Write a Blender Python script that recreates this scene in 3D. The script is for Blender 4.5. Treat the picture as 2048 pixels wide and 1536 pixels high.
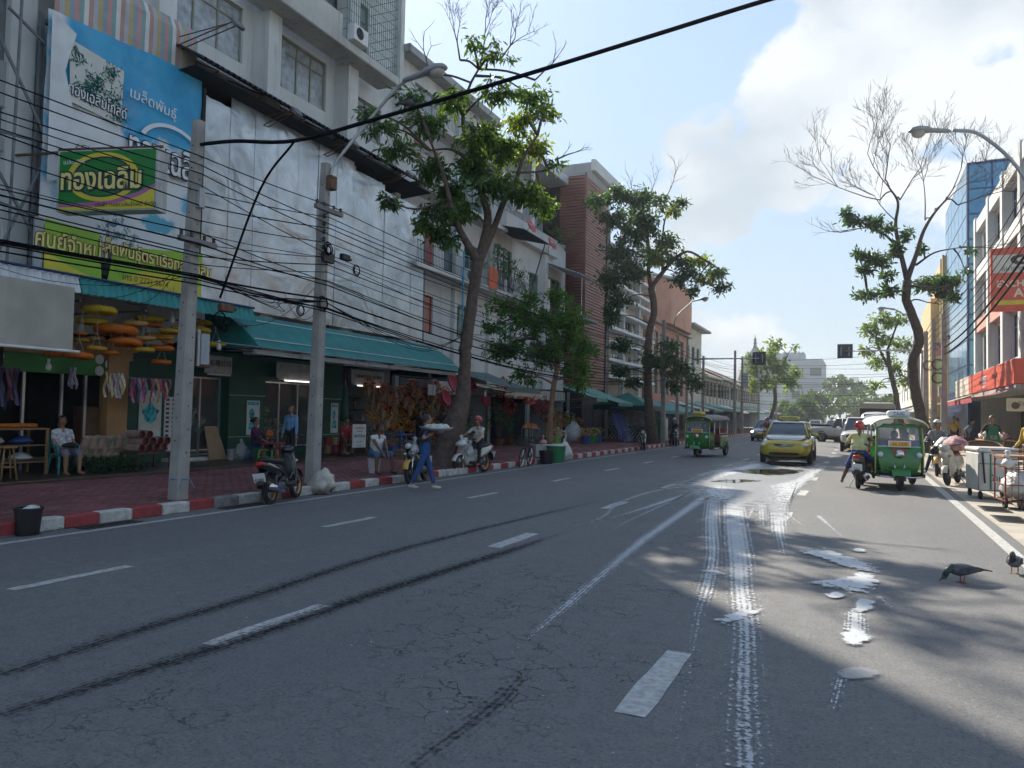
import bpy, bmesh, math, random
import numpy as np
from mathutils import Vector, Matrix, noise as mnoise
for o in list(bpy.data.objects): bpy.data.objects.remove(o)
random.seed(7); RS = np.random.RandomState(7)
SC = bpy.context.scene; COL = SC.collection
R_ = math.radians; PI = math.pi
F_PX = 1537.0; YAW, PITCH, ROLL = R_(24.355), R_(2.16), R_(1.15); CAM_H = 1.6
_cy, _sy, _cp, _sp = math.cos(YAW), math.sin(YAW), math.cos(PITCH), math.sin(PITCH)
FW = Vector((-_sy*_cp, _cy*_cp, _sp)); _r0 = Vector((_cy, _sy, 0)); _u0 = _r0.cross(FW)
RT = _r0*math.cos(ROLL) + _u0*math.sin(ROLL); UP = -_r0*math.sin(ROLL) + _u0*math.cos(ROLL)
CP = Vector((0, 0, CAM_H))
cam_d = bpy.data.cameras.new('camera'); cam = bpy.data.objects.new('camera', cam_d); COL.objects.link(cam)
cam_d.sensor_fit = 'HORIZONTAL'; cam_d.sensor_width = 36; cam_d.lens = 36*F_PX/2048
cam_d.clip_start = 0.05; cam_d.clip_end = 6000
cam.matrix_world = Matrix(((RT.x, UP.x, -FW.x, 0), (RT.y, UP.y, -FW.y, 0), (RT.z, UP.z, -FW.z, CAM_H), (0, 0, 0, 1)))
SC.camera = cam
SUN_AZ, SUN_EL = R_(39.5), R_(36)            # 40 degrees left of the street axis (+Y)
SKY_STRENGTH, SUN_STRENGTH, EXPOSURE = 0.125, 5.0, 0.92
W = bpy.data.worlds.new('World'); SC.world = W; W.use_nodes = True
wn, wl = W.node_tree.nodes, W.node_tree.links
for n in list(wn): wn.remove(n)
def _n(tree, t, **k):
 n = tree.nodes.new(t)
 for a, b in k.items(): setattr(n, a, b)
 return n
def pix_dir(u, v): return (FW + RT*((u-1024)/F_PX) - UP*((v-768)/F_PX)).normalized()
def build_world():
 t = W.node_tree; L = t.links.new
 out = _n(t, 'ShaderNodeOutputWorld'); bg = _n(t, 'ShaderNodeBackground'); bg.inputs[1].default_value = SKY_STRENGTH
 sky = _n(t, 'ShaderNodeTexSky', sky_type='NISHITA', sun_disc=False, sun_elevation=SUN_EL, sun_rotation=-SUN_AZ)
 sky.air_density = 1.0; sky.dust_density = 0.25; sky.ozone_density = 2.0; sky.altitude = 5
 tc = _n(t, 'ShaderNodeTexCoord'); nrm = _n(t, 'ShaderNodeVectorMath', operation='NORMALIZE'); L(tc.outputs['Generated'], nrm.inputs[0])
 D = nrm.outputs[0]
 def math_(op, a, b=None, c=None, clamp=False):
  m = _n(t, 'ShaderNodeMath', operation=op, use_clamp=clamp)
  for i, x in enumerate((a, b, c)):
   if x is None: continue
   if hasattr(x, 'links'): L(x, m.inputs[i])
   else: m.inputs[i].default_value = x
  return m.outputs[0]
 nz = _n(t, 'ShaderNodeTexNoise', noise_dimensions='3D'); nz.inputs['Scale'].default_value = 6.5; nz.inputs['Detail'].default_value = 6; nz.inputs['Roughness'].default_value = .58
 mp = _n(t, 'ShaderNodeMapping'); mp.inputs['Scale'].default_value = (1, 1, 1.5); L(D, mp.inputs[0]); L(mp.outputs[0], nz.inputs['Vector'])
 nz2 = _n(t, 'ShaderNodeTexNoise'); nz2.inputs['Scale'].default_value = 4.5; nz2.inputs['Detail'].default_value = 6; L(mp.outputs[0], nz2.inputs['Vector'])
 acc = None
 for (u, v, rad, w) in [(1420, 320, 4.2, 1), (1400, 400, 5.0, .9), (1480, 345, 3.5, .8), (1600, 215, 5.2, 1), (1560, 300, 4.5, 1), (1660, 190, 4, .7), (1345, 470, 5, .8),
       (1830, 130, 7, 1), (1960, 60, 9, 1), (2080, 170, 9, .9), (1820, -60, 7, .9), (1990, 300, 6, .75), (1850, 370, 6, .7), (1560, 365, 3, .5),
       (1470, 665, 5, .45), (1250, 560, 6, .5), (2400, 0, 16, .9), (1100, -500, 14, .5), (-700, 300, 13, .5)]:
  d = pix_dir(u, v)
  dp = _n(t, 'ShaderNodeVectorMath', operation='DOT_PRODUCT'); L(D, dp.inputs[0]); dp.inputs[1].default_value = d
  mr = _n(t, 'ShaderNodeMapRange', interpolation_type='SMOOTHSTEP'); L(dp.outputs['Value'], mr.inputs[0])
  mr.inputs[1].default_value = math.cos(R_(rad*1.25)); mr.inputs[2].default_value = math.cos(R_(rad*.25)); mr.inputs[3].default_value = 0; mr.inputs[4].default_value = w
  acc = mr.outputs[0] if acc is None else math_('MAXIMUM', acc, mr.outputs[0])
 dens = math_('ADD', math_('MULTIPLY', acc, .72), math_('MULTIPLY', math_('SUBTRACT', nz.outputs[0], .5), 1.9))
 m1 = _n(t, 'ShaderNodeMapRange', interpolation_type='SMOOTHSTEP'); L(dens, m1.inputs[0]); m1.inputs[1].default_value = .36; m1.inputs[2].default_value = .56; m1.inputs[4].default_value = .92
 m2 = _n(t, 'ShaderNodeMapRange', interpolation_type='SMOOTHSTEP'); L(nz2.outputs[0], m2.inputs[0]); m2.inputs[1].default_value = .35; m2.inputs[2].default_value = .75; m2.inputs[4].default_value = .45
 sep = _n(t, 'ShaderNodeSeparateXYZ'); L(D, sep.inputs[0])
 hz = _n(t, 'ShaderNodeMapRange', interpolation_type='SMOOTHSTEP'); L(sep.outputs[2], hz.inputs[0]); hz.inputs[1].default_value = .75; hz.inputs[2].default_value = -.02; hz.inputs[3].default_value = .3; hz.inputs[4].default_value = .88
 veil = math_('MAXIMUM', m2.outputs[0], hz.outputs[0])
 mixv = _n(t, 'ShaderNodeMix', data_type='RGBA'); L(veil, mixv.inputs['Factor']); L(sky.outputs[0], mixv.inputs['A']); mixv.inputs['B'].default_value = (2.2, 2.7, 3.15, 1)
 sh = _n(t, 'ShaderNodeMapRange'); L(nz2.outputs[0], sh.inputs[0]); sh.inputs[1].default_value = .38; sh.inputs[2].default_value = .6
 cc = _n(t, 'ShaderNodeMix', data_type='RGBA'); L(sh.outputs[0], cc.inputs['Factor']); cc.inputs['A'].default_value = (2.75, 3.1, 3.4, 1); cc.inputs['B'].default_value = (4.3, 4.45, 4.55, 1)
 mixc = _n(t, 'ShaderNodeMix', data_type='RGBA'); L(m1.outputs[0], mixc.inputs['Factor']); L(mixv.outputs['Result'], mixc.inputs['A']); L(cc.outputs['Result'], mixc.inputs['B'])
 L(mixc.outputs['Result'], bg.inputs[0]); L(bg.outputs[0], out.inputs[0])
build_world()
sun_d = bpy.data.lights.new('sun', 'SUN'); sun_d.energy = SUN_STRENGTH; sun_d.angle = R_(0.55); sun_d.color = (1, .91, .77)
sun = bpy.data.objects.new('sun', sun_d); COL.objects.link(sun)
SUN_DIR = Vector((-math.sin(SUN_AZ)*math.cos(SUN_EL), math.cos(SUN_AZ)*math.cos(SUN_EL), math.sin(SUN_EL)))
sun.rotation_euler = SUN_DIR.to_track_quat('Z', 'Y').to_euler(); sun.location = (0, 0, 40)
SC.view_settings.view_transform = 'Standard'; SC.view_settings.look = 'None'; SC.view_settings.gamma = 1; SC.view_settings.exposure = EXPOSURE
SC.view_settings.use_curve_mapping = False
SC.render.engine = 'CYCLES'; SC.cycles.use_denoising = True; SC.cycles.use_adaptive_sampling = True; SC.cycles.adaptive_threshold = .03; SC.cycles.max_bounces = 5; SC.cycles.diffuse_bounces = 3; SC.cycles.glossy_bounces = 3; SC.cycles.transparent_max_bounces = 12; SC.cycles.caustics_reflective = False; SC.cycles.caustics_refractive = False
def ray(u, v): return FW + RT*((u-1024)/F_PX) - UP*((v-768)/F_PX)
def G(u, v, z=0.0): d = ray(u, v); return CP + d*((z-CAM_H)/d.z)
def PX(u, v, x): d = ray(u, v); return CP + d*(x/d.x)
def PY(u, v, y): d = ray(u, v); return CP + d*(y/d.y)
KX = -10.25; XF = -17.0; RKX = 2.75          # left kerb face, left facades, right kerb face
_prof = [(-17.6, .125), (-14.5, .07), (-10.45, .012), (KX, .012), (KX+.001, -.168), (-9.66, -.144), (-6.8, -.046), (-3.96, 0), (1.74, 0), (RKX-.001, -.01), (RKX, .14), (7, .2)]
def zs(x):
 if x <= _prof[0][0]: return _prof[0][1]
 for (a, za), (b, zb) in zip(_prof, _prof[1:]):
  if x <= b: return za + (zb-za)*(x-a)/(b-a)
 return _prof[-1][1]
def yu(u, x, v=900): return PX(u, v, x).y
def gu(u, x): return Vector((x, PX(u, 900, x).y, zs(x)))
def gp(u, v):
 z = 0.
 for i in range(8): p = G(u, v, z); z = z*.3 + zs(p.x)*.7
 return G(u, v, z)
MATS = {}
def mat(name, col, rough=.6, metal=0., var=.12, vs=3.0, bump=0., bs=30., spec=.5, streak=0., alpha=1., emit=None, es=1., trans=0., dirt=None, attr=None, coat=0.):
 if name in MATS: return MATS[name]
 m = bpy.data.materials.new(name); m.use_nodes = True; t = m.node_tree; L = t.links.new
 b = t.nodes['Principled BSDF']; c = tuple(col)[:3]
 b.inputs['Roughness'].default_value = rough; b.inputs['Metallic'].default_value = metal; b.inputs['Specular IOR Level'].default_value = spec
 if coat: b.inputs['Coat Weight'].default_value = coat; b.inputs['Coat Roughness'].default_value = .1
 if trans: b.inputs['Transmission Weight'].default_value = trans
 geo = _n(t, 'ShaderNodeNewGeometry'); P = geo.outputs['Position']
 rgb = _n(t, 'ShaderNodeRGB'); rgb.outputs[0].default_value = (*c, 1); cur = rgb.outputs[0]
 if attr:
  a = _n(t, 'ShaderNodeAttribute'); a.attribute_name = attr; cur = a.outputs['Color']
 def darken(fac, colr, mode='MIX'):
  nonlocal cur
  mx = _n(t, 'ShaderNodeMix', data_type='RGBA', blend_type=mode)
  if hasattr(fac, 'links'): L(fac, mx.inputs['Factor'])
  else: mx.inputs['Factor'].default_value = fac
  L(cur, mx.inputs['A'])
  if hasattr(colr, 'links'): L(colr, mx.inputs['B'])
  else: mx.inputs['B'].default_value = (*colr, 1)
  cur = mx.outputs['Result']
 if var:
  nz = _n(t, 'ShaderNodeTexNoise'); nz.inputs['Scale'].default_value = vs; nz.inputs['Detail'].default_value = 5; L(P, nz.inputs['Vector'])
  mr = _n(t, 'ShaderNodeMapRange'); L(nz.outputs[0], mr.inputs[0]); mr.inputs[1].default_value = .3; mr.inputs[2].default_value = .7; mr.inputs[3].default_value = 1-var; mr.inputs[4].default_value = 1+var
  cb = _n(t, 'ShaderNodeCombineColor'); [L(mr.outputs[0], cb.inputs[i]) for i in range(3)]
  darken(1., cb.outputs[0], 'MULTIPLY')
 if streak:
  mp = _n(t, 'ShaderNodeMapping'); mp.inputs['Scale'].default_value = (5, 5, .35); L(P, mp.inputs[0])
  nz = _n(t, 'ShaderNodeTexNoise'); nz.inputs['Scale'].default_value = 1.; nz.inputs['Detail'].default_value = 7; nz.inputs['Roughness'].default_value = .65; L(mp.outputs[0], nz.inputs['Vector'])
  mr = _n(t, 'ShaderNodeMapRange', interpolation_type='SMOOTHSTEP'); L(nz.outputs[0], mr.inputs[0]); mr.inputs[1].default_value = .52; mr.inputs[2].default_value = .78; mr.inputs[4].default_value = streak
  darken(mr.outputs[0], dirt or (.06, .055, .045))
 L(cur, b.inputs['Base Color'])
 if bump:
  nz = _n(t, 'ShaderNodeTexNoise'); nz.inputs['Scale'].default_value = bs; nz.inputs['Detail'].default_value = 4; L(P, nz.inputs['Vector'])
  bp = _n(t, 'ShaderNodeBump'); bp.inputs['Strength'].default_value = bump; bp.inputs['Distance'].default_value = .02; L(nz.outputs[0], bp.inputs['Height']); L(bp.outputs[0], b.inputs['Normal'])
 if alpha < 1: b.inputs['Alpha'].default_value = alpha
 if emit: b.inputs['Emission Color'].default_value = (*emit, 1); b.inputs['Emission Strength'].default_value = es
 MATS[name] = m; return m
def srgb(r, g, b): return tuple(((x/255)/12.92 if x/255 <= .04045 else ((x/255+.055)/1.055)**2.4) for x in (r, g, b))
def glass_mat(name, col=(.03, .035, .04), rough=.06, var=0.):
 return mat(name, col, rough, var=var, spec=.8)
class MB:
 def __init__(s): s.v = []; s.f = []; s.m = []; s.cur = 0; s.M = None
 def tm(s, M): s.M = M; return s
 def av(s, pts):
  n = len(s.v)
  for p in pts:
   p = Vector(p)
   s.v.append(tuple(s.M @ p) if s.M is not None else tuple(p))
  return n
 def face(s, *idx): s.f.append(tuple(idx)); s.m.append(s.cur)
 def quad(s, a, b, c, d): n = s.av((a, b, c, d)); s.face(n, n+1, n+2, n+3); return s
 def poly(s, pts): n = s.av(pts); s.face(*range(n, n+len(pts))); return s
 def box(s, lo, hi):
  (x0, y0, z0), (x1, y1, z1) = lo, hi
  n = s.av([(x0, y0, z0), (x1, y0, z0), (x1, y1, z0), (x0, y1, z0), (x0, y0, z1), (x1, y0, z1), (x1, y1, z1), (x0, y1, z1)])
  for f in ((0, 3, 2, 1), (4, 5, 6, 7), (0, 1, 5, 4), (1, 2, 6, 5), (2, 3, 7, 6), (3, 0, 4, 7)): s.face(*[n+i for i in f])
  return s
 def cbox(s, c, sz, bev=0):
  lo = [c[i]-sz[i]/2 for i in range(3)]; hi = [c[i]+sz[i]/2 for i in range(3)]
  if not bev: return s.box(lo, hi)
  return s.rbox(lo, hi, bev)
 def rbox(s, lo, hi, b):
  b = min(b, *[(hi[i]-lo[i])*.45 for i in range(3)])
  vs = {}; pts = []
  for sx in (0, 1):
   for sy in (0, 1):
    for sz in (0, 1):
     c = [hi[0] if sx else lo[0], hi[1] if sy else lo[1], hi[2] if sz else lo[2]]
     for ax in range(3):
      p = list(c)
      for o in range(3):
       if o != ax: p[o] += (-b if (sx, sy, sz)[o] else b)
      vs[(sx, sy, sz, ax)] = len(pts); pts.append(p)
  n = s.av(pts)
  def F(*k): s.face(*[n+vs[q] for q in k])
  for ax in range(3):
   o1, o2 = [(1, 2), (2, 0), (0, 1)][ax]
   for sd in (0, 1):
    ks = []
    for a, c in ((0, 0), (1, 0), (1, 1), (0, 1)):
     q = [0, 0, 0]; q[ax] = sd; q[o1] = a; q[o2] = c; ks.append((*q, ax))
    F(*(ks if sd else ks[::-1]))
  for ax in range(3):   # edges along ax
   o1, o2 = [(1, 2), (2, 0), (0, 1)][ax]
   for a in (0, 1):
    for c in (0, 1):
     q0 = [0, 0, 0]; q0[o1] = a; q0[o2] = c; q1 = list(q0); q1[ax] = 1
     ks = [(*q0, o1), (*q1, o1), (*q1, o2), (*q0, o2)]
     F(*(ks if a == c else ks[::-1]))
  for sx in (0, 1):
   for sy in (0, 1):
    for sz in (0, 1):
     ks = [(sx, sy, sz, 0), (sx, sy, sz, 1), (sx, sy, sz, 2)]
     F(*(ks if (sx+sy+sz) % 2 else ks[::-1]))
  return s
 def tube(s, pts, r, n=8, cap=True, flat=1.0):
  pts = [Vector(p) for p in pts]; k = len(pts); rr = r if isinstance(r, (list, tuple)) else [r]*k
  base = []; prev = None
  for i, p in enumerate(pts):
   t = (pts[min(i+1, k-1)]-pts[max(i-1, 0)]);
   if t.length < 1e-9: t = Vector((0, 0, 1))
   t.normalize()
   if prev is None:
    a = Vector((0, 0, 1)) if abs(t.z) < .9 else Vector((1, 0, 0)); x = t.cross(a).normalized()
   else:
    x = prev - t*prev.dot(t); x = x.normalized() if x.length > 1e-6 else t.orthogonal().normalized()
   prev = x; y = t.cross(x)
   base.append(s.av([p + x*(math.cos(2*PI*j/n)*rr[i]) + y*(math.sin(2*PI*j/n)*rr[i]*flat) for j in range(n)]))
  for i in range(k-1):
   a, b = base[i], base[i+1]
   for j in range(n): s.face(a+j, a+(j+1) % n, b+(j+1) % n, b+j)
  if cap:
   s.face(*[base[0]+j for j in range(n)][::-1]); s.face(*[base[-1]+j for j in range(n)])
  return s
 def lathe(s, prof, c=(0, 0, 0), n=16, axis='z', cap=True):
  c = Vector(c); rows = []
  for (r, h) in prof:
   ring = []
   for j in range(n):
    a = 2*PI*j/n; x, y = r*math.cos(a), r*math.sin(a)
    ring.append(c + Vector({'z': (x, y, h), 'y': (y, h, x), 'x': (h, x, y)}[axis]))
   rows.append(s.av(ring))
  for i in range(len(prof)-1):
   a, b = rows[i], rows[i+1]
   for j in range(n): s.face(a+j, a+(j+1) % n, b+(j+1) % n, b+j)
  if cap:
   s.face(*[rows[0]+j for j in range(n)][::-1]); s.face(*[rows[-1]+j for j in range(n)])
  return s
 def torus(s, c, R, r, axis='z', n=20, k=8, fr=1.0):
  c = Vector(c); rows = []
  for i in range(n):
   a = 2*PI*i/n; ring = []
   for j in range(k):
    b = 2*PI*j/k; q = R + r*math.cos(b); h = r*math.sin(b)*fr; x, y = q*math.cos(a), q*math.sin(a)
    ring.append(c + Vector({'z': (x, y, h), 'y': (y, h, x), 'x': (h, x, y)}[axis]))
   rows.append(s.av(ring))
  for i in range(n):
   a, b = rows[i], rows[(i+1) % n]
   for j in range(k): s.face(a+j, b+j, b+(j+1) % k, a+(j+1) % k)
  return s
 def prism(s, pts, d):
  d = Vector(d); k = len(pts); a = s.av(pts); b = s.av([Vector(p)+d for p in pts])
  s.face(*[a+i for i in range(k)][::-1]); s.face(*[b+i for i in range(k)])
  for i in range(k): j = (i+1) % k; s.face(a+i, a+j, b+j, b+i)
  return s
 def loft(s, rings, cap=True, closed=True):
  base = [s.av(r) for r in rings]; n = len(rings[0])
  for a, b in zip(base, base[1:]):
   for j in range(n if closed else n-1): s.face(a+j, a+(j+1) % n, b+(j+1) % n, b+j)
  if cap and closed: s.face(*[base[0]+j for j in range(n)][::-1]); s.face(*[base[-1]+j for j in range(n)])
  return s
 def ell(s, c, r, n=10, k=7):
  c = Vector(c); r = (r, r, r) if not hasattr(r, '__len__') else r; rows = []
  top = s.av([c+Vector((0, 0, r[2]))]); bot = s.av([c-Vector((0, 0, r[2]))])
  for i in range(1, k):
   a = PI*i/k
   rows.append(s.av([c+Vector((r[0]*math.sin(a)*math.cos(2*PI*j/n), r[1]*math.sin(a)*math.sin(2*PI*j/n), r[2]*math.cos(a))) for j in range(n)]))
  for j in range(n): s.face(top, rows[0]+j, rows[0]+(j+1) % n); s.face(bot, rows[-1]+(j+1) % n, rows[-1]+j)
  for a, b in zip(rows, rows[1:]):
   for j in range(n): s.face(a+j, b+j, b+(j+1) % n, a+(j+1) % n)
  return s
 def mesh(s, name, off=None):
  me = bpy.data.meshes.new(name)
  v = s.v if off is None else [(a-off[0], b-off[1], c-off[2]) for a, b, c in s.v]
  me.from_pydata(v, [], s.f)
  if any(s.m): me.polygons.foreach_set('material_index', s.m)
  me.update(); return me
def obj(name, mesh, mats, parent=None, smooth=False):
 if not isinstance(mats, (list, tuple)): mats = [mats]
 for m in mats: mesh.materials.append(m)
 if smooth:
  if smooth is True: mesh.polygons.foreach_set('use_smooth', [True]*len(mesh.polygons))
  else:
   mesh.polygons.foreach_set('use_smooth', [True]*len(mesh.polygons)); mesh.set_sharp_from_angle(angle=R_(smooth))
 o = bpy.data.objects.new(name, mesh); COL.objects.link(o)
 if parent is not None: o.parent = parent
 return o
def tag(o, label=None, cat=None, group=None, kind=None):
 if label: o['label'] = label
 if cat: o['category'] = cat
 if group: o['group'] = group
 if kind: o['kind'] = kind
 return o
def thing(name, label, cat, loc=(0, 0, 0), rz=0., group=None):
 o = bpy.data.objects.new(name, None); COL.objects.link(o); o.empty_display_size = .2
 o.location = loc; o.rotation_euler = (0, 0, rz); return tag(o, label, cat, group)
def worldoff(p):
 off = Vector((0, 0, 0))
 while p is not None: off += p.location; p = p.parent
 return off
def part(name, mb, mats, parent, smooth=False, w=False):
 """w: the builder holds world coordinates, the (unrotated) parent gives the origin"""
 return obj(name, mb.mesh(name, worldoff(parent) if w else None), mats, parent, smooth)
def single(name, mb, mats, label, cat, group=None, smooth=False, kind=None, at=None):
 """a thing that is one mesh, its origin at its base"""
 vs = np.array(mb.v); c = at if at is not None else ((vs[:, 0].min()+vs[:, 0].max())/2, (vs[:, 1].min()+vs[:, 1].max())/2, vs[:, 2].min())
 o = obj(name, mb.mesh(name, c), mats, None, smooth); o.location = c; return tag(o, label, cat, group, kind)
def copy_tree(o, parent=None):
 c = o.copy(); COL.objects.link(c); c.parent = parent
 for ch in o.children:
  if ch.name in bpy.data.objects: copy_tree(ch, c)
 return c
def text_mesh(s, size, name='lettering', ext=.004, align='CENTER', xs=1.0, bold=0.):
 cu = bpy.data.curves.new(name, 'FONT'); cu.body = s; cu.size = size; cu.extrude = ext; cu.align_x = align; cu.align_y = 'CENTER'; cu.resolution_u = 3; cu.offset = bold
 o = bpy.data.objects.new(name, cu); COL.objects.link(o); dg = bpy.context.evaluated_depsgraph_get(); dg.update()
 me = bpy.data.meshes.new_from_object(o.evaluated_get(dg)); bpy.data.objects.remove(o); bpy.data.curves.remove(cu)
 me.materials.clear()
 if xs != 1: me.transform(Matrix.Diagonal((xs, 1, 1, 1)))
 return me
def letter(s, size, m, parent, M, ext=.004, xs=1.0, name='lettering', bold=0., world=False):
 """M: matrix in the parent's space; text lies in its XY plane"""
 me = text_mesh(s, size, name, ext, 'CENTER', xs, bold); me.transform(M)
 if world: me.transform(Matrix.Translation(-worldoff(parent)))
 return obj(name, me, m, parent)
def frameM(o, x, y):
 """matrix with origin o, X axis along x, Y axis along y (z = x cross y)"""
 x = Vector(x).normalized(); y = Vector(y); y = (y - x*y.dot(x)).normalized(); z = x.cross(y)
 return Matrix(((x.x, y.x, z.x, o[0]), (x.y, y.y, z.y, o[1]), (x.z, y.z, z.z, o[2]), (0, 0, 0, 1)))
def lerp(a, b, t): return a + (b-a)*t
def vl(a, b, t): return Vector(a).lerp(Vector(b), t)
def rnd(a, b): return random.uniform(a, b)
def curve_pts(pts, n=6):
 """Catmull-Rom through the points"""
 P = [Vector(p) for p in pts]
 if len(P) < 3: return P
 P = [P[0]*2-P[1]] + P + [P[-1]*2-P[-2]]; out = []
 for i in range(1, len(P)-2):
  a, b, c, d = P[i-1:i+3]
  for k in range(n):
   t = k/n; out.append(.5*((2*b)+(c-a)*t+(2*a-5*b+4*c-d)*t*t+(3*b-a-3*c+d)*t**3))
 return out + [P[-2]]
# ================================================================ GROUND
def struct(name, mb, m, smooth=False, parent=None):
 o = obj(name, mb.mesh(name), m, parent, smooth)
 if parent is None: o['kind'] = 'structure'
 return o
def asphalt_material():
 m = bpy.data.materials.new('asphalt'); m.use_nodes = True; t = m.node_tree; L = t.links.new; b = t.nodes['Principled BSDF']
 P = _n(t, 'ShaderNodeNewGeometry').outputs['Position']
 def noise_(scale, det=4, rough=.5, vec=P):
  n = _n(t, 'ShaderNodeTexNoise'); n.inputs['Scale'].default_value = scale; n.inputs['Detail'].default_value = det; n.inputs['Roughness'].default_value = rough; L(vec, n.inputs['Vector']); return n.outputs[0]
 def mr(x, a, b_, c=0., d=1., sm=True):
  n = _n(t, 'ShaderNodeMapRange', interpolation_type='SMOOTHSTEP' if sm else 'LINEAR'); L(x, n.inputs[0]); n.inputs[1].default_value = a; n.inputs[2].default_value = b_; n.inputs[3].default_value = c; n.inputs[4].default_value = d; return n.outputs[0]
 def mul(a, b_):
  n = _n(t, 'ShaderNodeMath', operation='MULTIPLY'); L(a, n.inputs[0]); L(b_, n.inputs[1]) if hasattr(b_, 'links') else setattr(n.inputs[1], 'default_value', b_); return n.outputs[0]
 def mix(f, a, b_):
  n = _n(t, 'ShaderNodeMix', data_type='RGBA')
  L(f, n.inputs['Factor']) if hasattr(f, 'links') else setattr(n.inputs['Factor'], 'default_value', f)
  for s, x in (('A', a), ('B', b_)):
   if hasattr(x, 'links'): L(x, n.inputs[s])
   else: n.inputs[s].default_value = (*x, 1)
  return n.outputs['Result']
 mp = _n(t, 'ShaderNodeMapping'); mp.inputs['Scale'].default_value = (1, .12, 1); L(P, mp.inputs[0])
 big = noise_(.35, 6, .6); path = noise_(.9, 5, .6, mp.outputs[0]); mid = noise_(9, 5, .65); fine = noise_(150, 3, .7); med = noise_(42, 4, .7)
 c = mix(mr(big, .3, .7), (.138, .14, .144), (.172, .171, .166)); c = mix(mul(mr(path, .35, .75), .55), c, (.2, .197, .19))
 c = mix(mul(mr(mid, .4, .68), .7), c, (.12, .122, .127))
 c = mix(mr(fine, .56, .72, 0, .6), c, (.30, .29, .28)); c = mix(mr(fine, .46, .32, 0, .7), c, (.03, .03, .032)); c = mix(mr(med, .53, .66, 0, .5), c, (.24, .235, .225)); c = mix(mr(med, .47, .35, 0, .6), c, (.055, .055, .058))
 wob = _n(t, 'ShaderNodeTexNoise'); wob.inputs['Scale'].default_value = 6; wob.inputs['Detail'].default_value = 4; L(P, wob.inputs['Vector'])
 add = _n(t, 'ShaderNodeMixRGB', blend_type='ADD'); add.inputs[0].default_value = .3; L(P, add.inputs[1]); L(wob.outputs['Color'], add.inputs[2])
 vo = _n(t, 'ShaderNodeTexVoronoi', feature='DISTANCE_TO_EDGE'); vo.inputs['Scale'].default_value = 5.2; L(add.outputs[0], vo.inputs['Vector'])
 sep = _n(t, 'ShaderNodeSeparateXYZ'); L(P, sep.inputs[0])
 xm = mul(mr(sep.outputs[0], -4.4, -3.2), mr(sep.outputs[0], -.3, -1.2)); zone = mul(mul(mr(noise_(.55, 4), .42, .58), mr(noise_(3.2, 3), .38, .55)), xm)
 ck = mul(mr(vo.outputs['Distance'], .03, .01), zone)
 c = mix(mul(ck, .92), c, (.022, .022, .024))
 sp = mul(mr(noise_(38, 3, .6), .665, .71), mul(mr(sep.outputs[0], -2.2, -.8), mr(noise_(1.1, 3), .42, .6)))
 c = mix(mul(sp, .7), c, (.5, .5, .5))
 L(c, b.inputs['Base Color']); b.inputs['Roughness'].default_value = .72; b.inputs['Specular IOR Level'].default_value = .35
 hh = _n(t, 'ShaderNodeMath', operation='SUBTRACT'); L(fine, hh.inputs[0]); L(mul(ck, 1.5), hh.inputs[1])
 bp = _n(t, 'ShaderNodeBump'); bp.inputs['Strength'].default_value = .55; bp.inputs['Distance'].default_value = .006; L(hh.outputs[0], bp.inputs['Height']); L(bp.outputs[0], b.inputs['Normal'])
 return m
M_ASPH = asphalt_material()
mb = MB(); mb.quad((-600, -40, -.45), (600, -40, -.45), (600, 1400, -.45), (-600, 1400, -.45)); struct('ground', mb, mat('earth', (.16, .14, .11), .9, var=.25, vs=.05))
def strip(name, prof, y0, y1, m, n=1):
 mb = MB()
 for k in range(n):
  ya, yb = lerp(y0, y1, k/n), lerp(y0, y1, (k+1)/n)
  for (a, za), (b, zb) in zip(prof, prof[1:]): mb.quad((a, ya, za), (b, ya, zb), (b, yb, zb), (a, yb, za))
 return struct(name, mb, m)
road = strip('road', [(KX-.02, -.169), (-9.66, -.144), (-6.8, -.046), (-3.96, 0), (1.955, 0)], -12, 420, M_ASPH)
M_PAINT = mat('road_paint', (.43, .43, .41), .7, var=.32, vs=18, streak=.55, dirt=(.13, .13, .13), bump=.2, bs=200)
def marking(name, x0, x1, y0, y1, m=M_PAINT, h=.004, worn=None):
 mb = MB(); k = max(1, int((y1-y0)/.22)) if y1-y0 < 3 else max(1, int((y1-y0)/20))
 jl = [rnd(-.012, .012) for _ in range(k+1)]; jr = [rnd(-.012, .012) for _ in range(k+1)]
 for i in range(k):
  a, b = lerp(y0, y1, i/k), lerp(y0, y1, (i+1)/k)
  mb.quad((x0+jl[i], a, zs(x0)+h), (x1+jr[i], a, zs(x1)+h), (x1+jr[i+1], b, zs(x1)+h), (x0+jl[i+1], b, zs(x0)+h))
 o = obj(name, mb.mesh(name), m, road); return o
marking('edge_line', -9.725, -9.60, -12, 300); marking('edge_line', 1.67, 1.81, -12, 300)
DASH0, PER = 4.12, 4.37
for X, off in ((-6.81, .30), (-3.96, -.18), (-1.11, -.05)):
 for k in range(-1, 34):
  y = DASH0 + off + k*PER
  if abs(X+1.11) < .1 and k in (1,): continue
  hw_ = .07 if X < -6 else .09; marking('lane_dash', X-hw_, X+hw_, y, y+1.22)
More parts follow.
